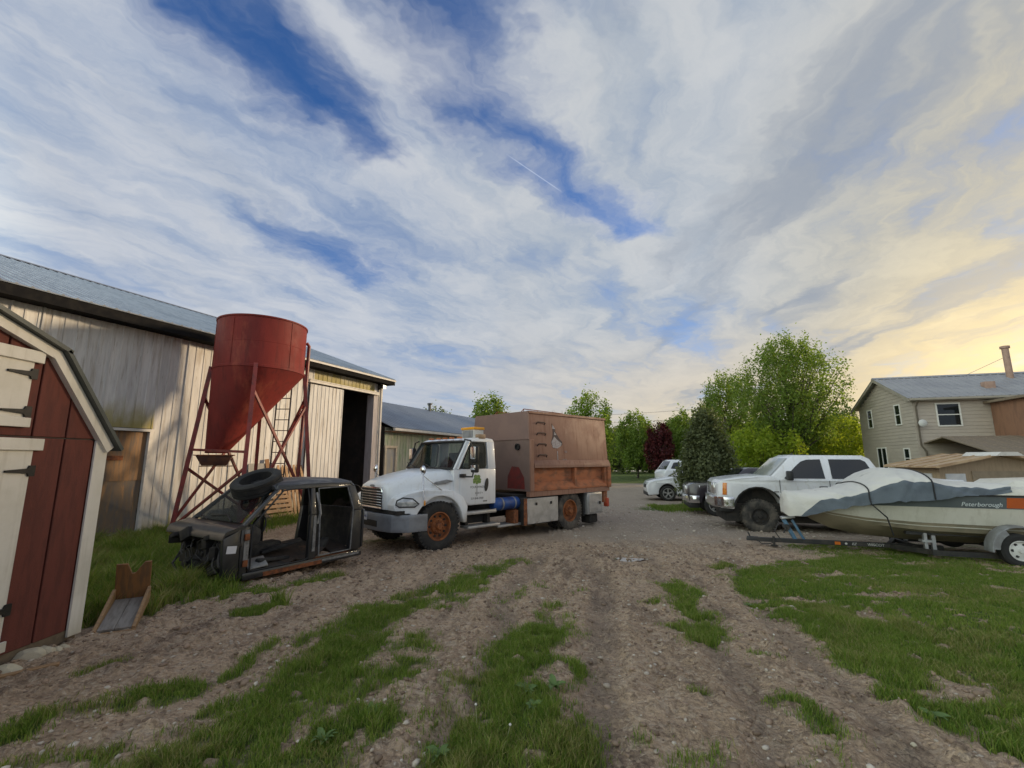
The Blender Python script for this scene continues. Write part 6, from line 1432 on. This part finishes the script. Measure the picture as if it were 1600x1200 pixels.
hull = MB().loft([[(s_[0], 0, s_[5]), (s_[0], s_[3] * .55, s_[5] + (s_[4] - s_[5]) * .5), (s_[0], s_[3], s_[4]), hp(s_, .5, 1), hp(s_, 0, 1), (s_[0], s_[1] * .6, s_[2] + .03), (s_[0], 0, s_[2] + .05), (s_[0], -s_[1] * .6, s_[2] + .03), hp(s_, 0, -1), hp(s_, .5, -1), (s_[0], -s_[3], s_[4]), (s_[0], -s_[3] * .55, s_[5] + (s_[4] - s_[5]) * .5)] for s_ in SECI])
hullo = obj('hull', hull, M['geltan'], boat, ang=35)
band(.34, .78, .004, M['gel'], 'white_topside', hullo); band(.015, .335, .007, M['gelgrey'], 'grey_stripe', hullo)
band(-.01, .02, .028, M['black'], 'rub_rail', hullo); band(.335, .352, .010, M['gel'], 'pin_line', hullo); band(.86, .885, .008, M['gel'], 'pin_line', hullo)
band(.05, .31, .010, mat('orange_stripe', (.52, .11, .025), (.45, .10, .03), 3, 3, .4), 'orange_flash', hullo, 3.98, 6.3)
dk_ = MB().loft([[(x, -w_, 1.205), (x, -w_ * .93, z), (x, 0, z + .03), (x, w_ * .93, z), (x, w_, 1.205)] for x, w_, z in ((2.6, .86, 1.24), (3.2, .93, 1.30), (4.4, .94, 1.33), (6.25, .93, 1.31))]); obj('deck', dk_, M['gel'], boat, bevel=.02)
obj('engine_hatch', MB().loft([[(x, -.55, 1.33), (x, -.48, z), (x, .48, z), (x, .55, 1.33)] for x, z in ((4.25, 1.345), (4.42, 1.45), (5.4, 1.50), (5.8, 1.345))]), M['gel'], boat, bevel=.03)
nm_ = obj('hull_lettering', text_mesh('Peterborough', .105, .001, .35), mat('pale_letters', (.55, .60, .60), rough=.5), hullo, (3.62, -hp(SECI[20], .22, 1, .013)[1] - .002, 1.005), (math.pi / 2 - .10, 0, 0))
# canvas cover: cream top, grey hem
CV = [(.66, 1.06, .10, .70), (.70, 1.15, .26, .64), (1.0, 1.17, .40, .66), (1.35, 1.19, .57, .82), (1.7, 1.24, .71, .93), (2.0, 1.36, .82, .99), (2.3, 1.58, .90, 1.04), (2.48, 1.66, .95, 1.07), (2.9, 1.64, .97, 1.10), (3.1, 1.52, .97, 1.13), (3.45, 1.42, .95, 1.17), (3.8, 1.385, .91, 1.23), (4.1, 1.385, .88, 1.27)]
CVI = interp(CV, 110)
def cpt(i, t):
    x, zt_, w_, zb_ = CVI[i]; a = abs(t)
    w_ += .045; zt_ += .015
    yy = w_ * (math.sin(min(1, a / .72) * math.pi / 2) if a < .72 else 1 + .02 * (a - .72)); 
    z = zt_ - (zt_ - zb_) * (a ** 2.1)
    wr = .030 * (vn(x * 9 + t * 5, t * 2.2 - x * 2, 7) - .5) + .045 * (vn(x * 2.6 + t * 1.5, t * 2.5 + 9, 8) - .5) * (.3 + a) + .038 * (abs(vn(x * 6.0 - t * 3.2, x * 1.2, 12) - .5)) * (.35 + a) - .01
    return Vector((x + .02 * (vn(x * 4, t * 4, 9) - .5), math.copysign(yy + float(wr) * .8, t), z + float(wr)))
def hemt(i): return float(np.interp(CVI[i][0], [.9, 1.25, 4.2], [1.0, .66, .60]))
def cover(t0, t1, n):
    b = MB(); b.add([cpt(i, t) for i in range(110) for t in (np.linspace(-hemt(i), hemt(i), n) if t0 < 0 < t1 else np.linspace(hemt(i), 1, n) if t0 > 0 else np.linspace(-1, -hemt(i), n))], [(i * n + k, i * n + k + 1, (i + 1) * n + k + 1, (i + 1) * n + k) for i in range(109) for k in range(n - 1)]); return b
M['canvas'] = mat('cream_canvas', (.66, .64, .59), (.60, .585, .545), 2, 5, .85, bump=.6, bs=9, c3=(.38, .37, .34), n3=2.4, lo3=.58, hi3=.75)
M['canvasg'] = mat('slate_canvas_hem', (.13, .155, .185), (.10, .12, .145), 3, 5, .9, bump=.15, bs=30)
cvo = obj('canvas_cover', cover(-.62, .62, 61), M['canvas'], boat, ang=80)
for a, b in ((.62, 1.0), (-1.0, -.62)): obj('cover_hem', cover(a, b, 12), M['canvasg'], cvo, ang=80)
nose = MB().add([cpt(0, t) for t in np.linspace(-1, 1, 21)], [tuple(range(21))]); obj('cover_nose', nose, M['canvas'], cvo, smooth=False)
for i in (42, 72):
    xx = CVI[i][0]; pts = [cpt(i, t) + Vector((0, math.copysign(.012, t), .012)) for t in np.linspace(-1, 1, 25)]
    pts = [Vector((xx + .30, -.86, .42)), Vector((xx + .22, -.90, .75))] + pts if i == 42 else pts
    obj('tie_strap', MB().tube(pts, .013, 5), M['black'], boat)
# trailer
trl = thing('boat_trailer', 'black boat trailer with blue winch post under the covered boat', 'trailer', (BT[0], BT[1], -.2), brz)
M['tblack'] = mat('scuffed_black_steel', (.022, .022, .022), (.045, .04, .035), 6, 5, .55)
obj('main_beam', MB().b2((.10, -.05, .07), (3.4, .05, .155)), M['tblack'], trl, bevel=.006, seg=1)
for sg in (-1, 1):
    obj('side_rail', MB().bar((2.55, sg * .06, .11), (2.95, sg * .80, .14), .07, .09).bar((2.86, sg * .80, .14), (6.2, sg * .80, .14), .07, .09), M['tblack'], trl, smooth=False)
    obj('bunk', MB().b2((2.6, sg * .52 - .05, .42), (6.1, sg * .52 + .05, .48)), M['tblack'], trl, smooth=False)
    for x in (3.0, 4.9): obj('bunk_bracket', MB().b2((x, sg * .52 - .03, .15), (x + .06, sg * .52 + .03, .42)), M['alu'], trl, smooth=False)
    wheel(trl, (4.02, sg * .97, .28), .28, .18, .165, sg, M['rubber'], mat('white_spoke_rim', (.62, .62, .60), rough=.45), 'slots', tread=False, n=36)
    fm = arcp(4.02, .28, .42, 178, 2, 14) + [(4.44, .24), (4.40, .24)] + arcp(4.02, .28, .39, 2, 178, 14) + [(3.63, .24)]
    obj('fender', MB().prism(fm + [(3.60, .24)], sg * .86, sg * 1.10, 'y'), M['steelgrey'], trl, bevel=.008)
    obj('fender_side', MB().prism(arcp(4.02, .28, .418, 178, 120, 6) + arcp(4.02, .28, .31, 120, 178, 6), sg * 1.085, sg * 1.098, 'y'), M['steelgrey'], trl, smooth=False)
obj('cross_beam', MB().b2((2.85, -.8, .10), (2.93, .8, .17)).b2((4.9, -.8, .10), (4.98, .8, .17)).b2((3.98, -.95, .2), (4.06, .95, .28)), M['tblack'], trl, smooth=False)
obj('coupler', MB().hexa([(-.10, -.06, .08), (.14, -.05, .08), (.14, .05, .08), (-.10, .06, .08), (-.08, -.045, .17), (.14, -.045, .165), (.14, .045, .165), (-.08, .045, .17)]).bar((-.02, 0, .15), (-.06, 0, .26), .03, .03), M['tblack'], trl, bevel=.01)
obj('tongue_jack', MB().tube([(.42, -.09, .02), (.42, -.09, .20)], .025, 8).lathe([(.07, -.02), (.07, .0)], 14, 'z', (.42, -.09, .02)), M['tblack'], trl)
wp_ = obj('winch_post', MB().bar((.86, 0, .12), (.66, 0, .56), .075, .075).bar((1.02, 0, .14), (.82, 0, .55), .05, .05), mat('blue_winch_paint', (.09, .19, .30), (.07, .14, .22), 6, 4, .5), trl, bevel=.008)
obj('bow_stop', MB().box((.74, 0, .60), (.26, .16, .05), Matrix.Rotation(-.15, 3, 'Y')), M['alu'], wp_, bevel=.01)
obj('winch', MB().lathe([(.06, -.07), (.06, .07)], 12, 'y', (.70, 0, .40)).bar((.70, -.08, .40), (.62, -.10, .28), .02, .02), M['tblack'], wp_)
obj('safety_chain', MB().tube([(.10, -.05, .1), (.18, -.09, .04), (.34, -.10, .05), (.5, -.06, .1)], .011, 5).tube([(.56, -.06, .50), (.46, -.05, .30), (.55, -.06, .15)], .012, 5), M['tblack'], trl)
obj('reflector', MB().b2((1.56, -.058, .085), (1.66, -.0505, .145)), M['lampamber'], trl, smooth=False)
M['lett'] = mat('trailer_white_letters', (.58, .58, .56), rough=.6)
obj('badge_dot', MB().lathe([(.022, 0), (.022, .006)], 14, 'y', (1.76, -.0575, .113)), M['lett'], trl)
obj('lettering', text_mesh('EZ', .07, .001, .3), M['lett'], trl, (1.90, -.0515, .09), (math.pi / 2, 0, 0)); obj('lettering', text_mesh('WISCOT', .075, .001), M['lett'], trl, (2.28, -.0515, .088), (math.pi / 2, 0, 0))
obj('roller_bracket', MB().b2((2.85, -.62, .16), (2.90, -.56, .46)).b2((2.80, -.66, .30), (2.95, -.52, .34)), M['alu'], trl, smooth=False)
# ---------------------------------------------------------------- trees
def leaf_mesh(name, P, N, size, mt, asp=.62):
    """one bent leaf (2 triangles) at every point P, roughly facing N"""
    n = len(P); a = rng.normal(size=(n, 3)); a -= N * (a * N).sum(1, keepdims=True); a /= np.linalg.norm(a, axis=1, keepdims=True) + 1e-9
    b = np.cross(N, a); s_ = (size * rng.uniform(.6, 1.35, n))[:, None]
    v = np.stack([P - a * s_, P + b * s_ * asp + N * s_ * .15, P + a * s_, P - b * s_ * asp + N * s_ * .15], 1).astype(np.float32)
    base = (np.arange(n) * 4)[:, None]; tri = np.concatenate([base + [[0, 1, 2]], base + [[0, 2, 3]]], 1).reshape(-1, 3)
    me = bpy.data.meshes.new(name); me.vertices.add(n * 4); me.vertices.foreach_set('co', v.ravel()); me.loops.add(tri.size); me.loops.foreach_set('vertex_index', tri.ravel().astype(np.int32))
    me.polygons.add(len(tri)); me.polygons.foreach_set('loop_start', np.arange(0, tri.size, 3, dtype=np.int32)); me.update(calc_edges=True); me.materials.append(mt); return me
M['bark'] = mat('grey_bark', (.085, .07, .055), (.055, .047, .04), 6, 5, .9, bump=.4, bs=30, st=(3, 3, .6))
def tree(name, label, loc, h, z0_, rx, lm, nclump, per, lsize, group=None, seed=0, shape='round', trunk_r=.14, up=.5, cat='tree', limbs=40):
    global rng
    rng = np.random.default_rng(seed + 100); r0 = random.Random(seed)
    t = thing(name, label, cat, loc, r0.uniform(0, 6.28), group)
    C = []
    cz_, hz_ = (z0_ + h) / 2, (h - z0_) / 2
    while len(C) < nclump:
        p = rng.uniform(-1, 1, 3); d = np.linalg.norm(p)
        if d > 1 or rng.random() > .25 + .75 * d ** 1.5: continue
        f = (p[2] + 1) / 2
        if shape == 'cone': k = min(1.0, (1.04 - f) ** .62) * (.50 + .50 * min(1, f * 4));
        elif shape == 'oval': k = math.sqrt(max(0, 1 - (2 * f - .9) ** 2 * .8)) 
        else: k = 1.0
        ang_ = math.atan2(p[1], p[0]); lob = 1 + .16 * math.sin(3 * ang_ + seed) + .10 * math.sin(5 * ang_ + 2 * seed + 4 * f)
        q = math.hypot(p[0], p[1]) / (math.sqrt(max(1e-6, 1 - p[2] ** 2)) if shape != 'round' else 1.0) 
        C.append((math.cos(ang_) * min(1, q) * rx * k * lob, math.sin(ang_) * min(1, q) * rx * k * lob, cz_ + p[2] * hz_ * (.93 + .14 * rng.random())))
    C = np.array(C)
    n = nclump * per; ci = np.repeat(np.arange(nclump), per)
    sp = rng.normal(size=(n, 3)) * np.array([.16, .16, .16 + .26 * up]) * (rx / 2.2) ** .5
    P = C[ci] + sp; P[:, 2] += np.abs(rng.normal(size=n)) * .12 * up
    out_ = P - np.array([0, 0, cz_]); out_ /= np.linalg.norm(out_, axis=1, keepdims=True) + 1e-6
    N = rng.normal(size=(n, 3)) * .8 + out_ * .6 + np.array([0, 0, .5]); N /= np.linalg.norm(N, axis=1, keepdims=True)
    o = bpy.data.objects.new('crown', leaf_mesh('crown', P, N, lsize, lm)); COL.objects.link(o); o.parent = t
    tb = MB(); top = h * .80
    pts = [(.02 * r0.uniform(-3, 3) * i, .02 * r0.uniform(-3, 3) * i, -.15 + (top + .15) * i / 6) for i in range(7)]
    tb.tube(pts, [trunk_r * (1.25 if i == 0 else 1) * (1 - .14 * i) for i in range(7)], 8)
    idx = r0.sample(range(nclump), min(limbs, nclump))
    for k in idx:
        c = Vector(C[k]); zs = max(z0_ * .75, c.z - math.hypot(c.x, c.y) * (1.1 + up)); zs = min(zs, top * .9); f = max(0, zs / top)
        s_ = Vector((np.interp(zs, [p[2] for p in pts], [p[0] for p in pts]), np.interp(zs, [p[2] for p in pts], [p[1] for p in pts]), zs))
        m_ = s_.lerp(c, .5) + Vector((r0.uniform(-.1, .1), r0.uniform(-.1, .1), -.08)); r1 = trunk_r * (1 - .8 * f) * .42
        tb.tube([s_, m_, c], [r1, r1 * .6, .008], 5)
    obj('trunk', tb, M['bark'], t)
    return t
LG = leafmat('fresh_spring_leaf', (.14, .22, .035), (.24, .32, .06), .55); LM = leafmat('mid_green_leaf', (.12, .185, .035), (.20, .275, .06), .55); LD = leafmat('dull_green_leaf', (.11, .145, .055), (.17, .205, .08), .5)
LL = leafmat('lime_leaf', (.20, .28, .03), (.34, .40, .05), .6); LR = leafmat('dark_red_leaf', (.060, .016, .022), (.125, .026, .028), .35); LE = leafmat('cedar_spray', (.085, .105, .05), (.15, .17, .075), .3)
def gtree(px, Y, *a, **k):
    x = AT(px, 730, Y)[0]; return (x, Y, gz(x, Y))
FT = 'trees along the far side of the yard'
tree('maple_tree', 'big spreading maple with fresh leaves left of the house', gtree(1245, 32), 10.6, 2.9, 3.1, LM, 480, 58, .082, None, 1, trunk_r=.24, up=.6, limbs=110)
tree('maple_tree', 'rounded maple just left of the biggest maple', gtree(1145, 40), 9.3, 2.6, 2.5, LM, 300, 52, .09, None, 2, trunk_r=.18, up=.6, limbs=60)
tree('young_tree', 'narrow green tree directly behind the right end of the chip box', gtree(925, 34), 6.9, 1.2, 1.75, LG, 210, 40, .10, None, 3, 'oval', .12, .9)
tree('young_tree', 'oval green tree on a thin trunk left of the dark red tree', gtree(996, 48), 6.5, .95, 2.0, LM, 230, 44, .12, None, 4, 'oval', .11, .7)
tree('red_leaf_tree', 'dark red-leaved tree beside the oval green tree', gtree(1034, 44), 5.2, .9, 1.25, LR, 170, 44, .11, None, 5, 'oval', .10, .6)
tree('young_tree', 'green tree between the dark red tree and the evergreen', gtree(1082, 46), 6.6, .9, 2.4, LM, 240, 42, .12, None, 6, 'oval', .13, .7)
tree('shade_tree', 'tree top showing above the left end of the chip box', gtree(765, 42), 7.4, 2.0, 2.1, LM, 190, 40, .12, None, 7, 'round', .14, 1.0)
tree('lime_bush', 'lime green bush below the big maple on its left', gtree(1188, 31), 4.1, .2, 2.3, LL, 230, 44, .10, None, 8, 'round', .10, .4)
tree('lime_bush', 'lime green bush between the big maple and the house', gtree(1300, 35), 5.4, .2, 2.7, LL, 260, 44, .105, None, 9, 'round', .10, .4)
tree('lime_bush', 'green bush right under the big maple', gtree(1235, 36), 4.8, .2, 2.4, LG, 220, 44, .105, None, 10, 'round', .10, .4)
tree('small_tree', 'small ragged tree touching the left corner of the house', gtree(1326, 40), 6.2, 2.5, 1.5, LD, 120, 38, .11, None, 11, 'round', .10, .7)
tree('shade_tree', 'dull tree filling the gap between the rounded maple and the evergreen', gtree(1120, 50), 6.8, .5, 2.6, LD, 220, 44, .13, None, 12, 'round', .12, .5)
tree('shade_tree', 'tree crown peeping over the outbuilding roof', gtree(678, 46), 6.9, 2.0, 2.0, LD, 130, 40, .12, None, 13, 'round', .12, .6)
WDS = [(955, 70, 6.9, 3.0, 'wood-edge tree behind the right end of the chip box'), (972, 62, 6.0, 2.6, 'wood-edge tree just left of the oval green tree'), (1015, 66, 6.6, 2.8, 'wood-edge tree between the oval green and dark red trees'), (1052, 64, 7.2, 2.8, 'wood-edge tree just right of the dark red tree'), (1072, 72, 8.3, 3.0, 'tallest pale wood-edge tree behind the evergreen tip'), (1105, 66, 7.0, 3.0, 'wood-edge tree behind the evergreen'), (905, 70, 6.5, 2.6, 'wood-edge tree hidden low behind the chip box')]
for i, (px, Y, h, r_, lab) in enumerate(WDS): tree('wood_edge_tree', lab, gtree(px, Y), h, .2, r_, LD, 210, 40, .17, 'trees at the far wood edge', 20 + i, 'round', .14, .5, limbs=20)
for i, (px, Y) in enumerate(((1150, 58), (1190, 56), (1230, 60), (1275, 58), (1320, 60))):
    tree('wood_edge_tree', ('wood-edge tree behind the rounded maple', 'wood-edge tree behind the gap left of the big maple', 'wood-edge tree right behind the big maple trunk', 'wood-edge tree right of the big maple trunk', 'wood-edge tree beside the house corner')[i], gtree(px, Y), 6.5, .1, 3.0, LM, 200, 40, .17, 'trees at the far wood edge', 40 + i, 'round', .14, .5, limbs=20)
for i, (x, y, h_, lab) in enumerate(((42.3, 18.4, 13.0, 'unseen tall tree added for shade beyond the right end of the house, nearest the road side'), (40.8, 22.0, 13.5, 'unseen tall tree added for shade beyond the right end of the house, second of the row'), (39.4, 25.6, 13.0, 'unseen tall tree added for shade beyond the right end of the house, third of the row'), (43.6, 14.6, 12.5, 'unseen tall tree added for shade beyond the right end of the house, last of the row'))):  # out-of-frame trees, added to keep the sun off the foreground
    tree('shade_tree', lab, (x, y, gz(x, y)), h_, 2.0, 3.6, LM, 330, 34, .17, 'unseen trees added for shade right of the house', 70 + i, 'round', .25, .5, limbs=40)
ev = gtree(1106, 19.5)
tree('evergreen_tree', 'dark shaggy evergreen standing among the parked cars', (ev[0], ev[1], ev[2]), 3.75, .0, 1.30, LE, 400, 60, .065, None, 60, 'cone', .09, .8, 'evergreen', 60)
# bare tree behind the box
bt = thing('bare_tree', 'leafless grey tree rising behind the chip box', 'tree', gtree(886, 55), 0)
bb = MB(); r0 = random.Random(3)
def grow(p, d, L, r_, k):
    q = p + d * L; bb.tube([p, (p + q) / 2 + Vector((r0.uniform(-.05, .05), r0.uniform(-.05, .05), 0)) * L, q], [r_, r_ * .8, r_ * .6], 5)
    if k == 0: return
    for _ in range(3 if k > 1 else 4): grow(q, (d + Vector((r0.uniform(-.6, .6), r0.uniform(-.6, .6), r0.uniform(0, .35)))).normalized(), L * .66, r_ * .55, k - 1)
grow(Vector((0, 0, -.2)), Vector((0, 0, 1)), 3.3, .10, 4)
obj('branches', bb, mat('pale_bark', (.22, .19, .17), rough=.9), bt)
# power lines across the road
pA = AT(890, 650, 86); pB = AT(1250, 622, 66)
def pole(p, label):
    t = thing('utility_pole', label, 'utility pole', (p[0], p[1], gz(p[0], p[1])), 0); zt_ = p[2] - t.location.z
    obj('post', MB().tube([(0, 0, -.3), (0, 0, zt_ + .3)], [.15, .10], 8), M['bark'], t); obj('cross_arm', MB().b2((-.06, -1.0, zt_ - .15), (.06, 1.0, zt_ - .02)), M['bark'], t, smooth=False)
pole(pA, 'utility pole hidden low behind the chip box'); pole(pB, 'utility pole hidden behind the big maple')
for i, (dz_, lab) in enumerate(((0.0, 'upper dark power line above the far trees'), (-1.5, 'lower power line just above the far tree tops'))):
    a, b = Vector(pA) + Vector((0, 0, dz_)), Vector(pB) + Vector((0, 0, dz_))
    pts = [a.lerp(b, k / 10) - Vector((0, 0, .5 * (1 - (2 * k / 10 - 1) ** 2))) for k in range(11)]
    tag(obj('power_line', MB().tube(pts, .022, 5), M['black'], None), lab, 'power line', 'power lines')
# ---------------------------------------------------------------- weeds in the foreground
lm_ = MB(); rows = []
for i in range(6):
    f = i / 5; w_ = .022 * math.sin(math.pi * min(1, f * .85 + .12)); z = .03 * math.sin(f * 2.4); rows.append([(f * .10, -w_, z + .006), (f * .10, 0, z), (f * .10, w_, z + .006)])
lm_.loft(rows, False, False); LEAF = lm_.mesh('leaf'); LEAF.materials.append(leafmat('broad_weed_leaf', (.10, .17, .05), (.16, .24, .09), .25))
for i, (px, py, sc, lab) in enumerate(((868, 1085, 1.0, 'broad-leaved weed rosette on the dirt right of the centre grass'), (822, 1085, .9, 'weed rosette at the edge of the centre grass'), (832, 1112, .8, 'small weed rosette below the one at the centre grass edge'), (580, 1118, .8, 'weed rosette on bare dirt left of the centre grass'), (685, 1180, .9, 'weed rosette at the bottom of the centre grass'), (1170, 950, .7, 'weed rosette at the lawn tip'), (505, 1160, .9, 'weed rosette in the left grass band near the bottom'), (1460, 1130, .9, 'weed rosette at the lower lawn edge'))):
    x, y = GG(px, py); t = thing('weed', lab, 'weed', (x, y, float(gfine(np.array([x]), np.array([y]), grassmask(np.array([x]), np.array([y])))[0]) + .008), 0, 'broad-leaved weeds')
    for k in range(11):
        o = bpy.data.objects.new('leaf', LEAF); COL.objects.link(o); o.parent = t; o.rotation_euler = (random.uniform(-.3, .3), -random.uniform(.0, .30), k * 2.4 + random.uniform(-.2, .2)); s_ = sc * random.uniform(.55, 1.05); o.scale = (s_, s_, s_)
for i, (px, py, h, lab) in enumerate(((745, 1130, .10, 'dandelion clock in the centre grass, leftmost'), (792, 1158, .08, 'dandelion clock low in the centre grass'), (1205, 1010, .09, 'dandelion clock at the left lawn edge'))):
    x, y = GG(px, py); t = thing('dandelion', lab, 'dandelion', (x, y, gz(x, y)), 0, 'dandelion clocks'); l = random.uniform(-.04, .04)
    obj('stem', MB().tube([(0, 0, -.01), (l * .4, 0, h * .5), (l, 0, h)], .0022, 5), mat('pale_stem', (.30, .30, .16), rough=.7), t); obj('seed_head', MB().lathe([(.001, -.009), (.006, -.006), (.009, 0), (.006, .006), (.001, .009)], 8, 'z', (l, 0, h + .008)), mat('dandelion_seed', (.55, .53, .48), rough=.95), t)
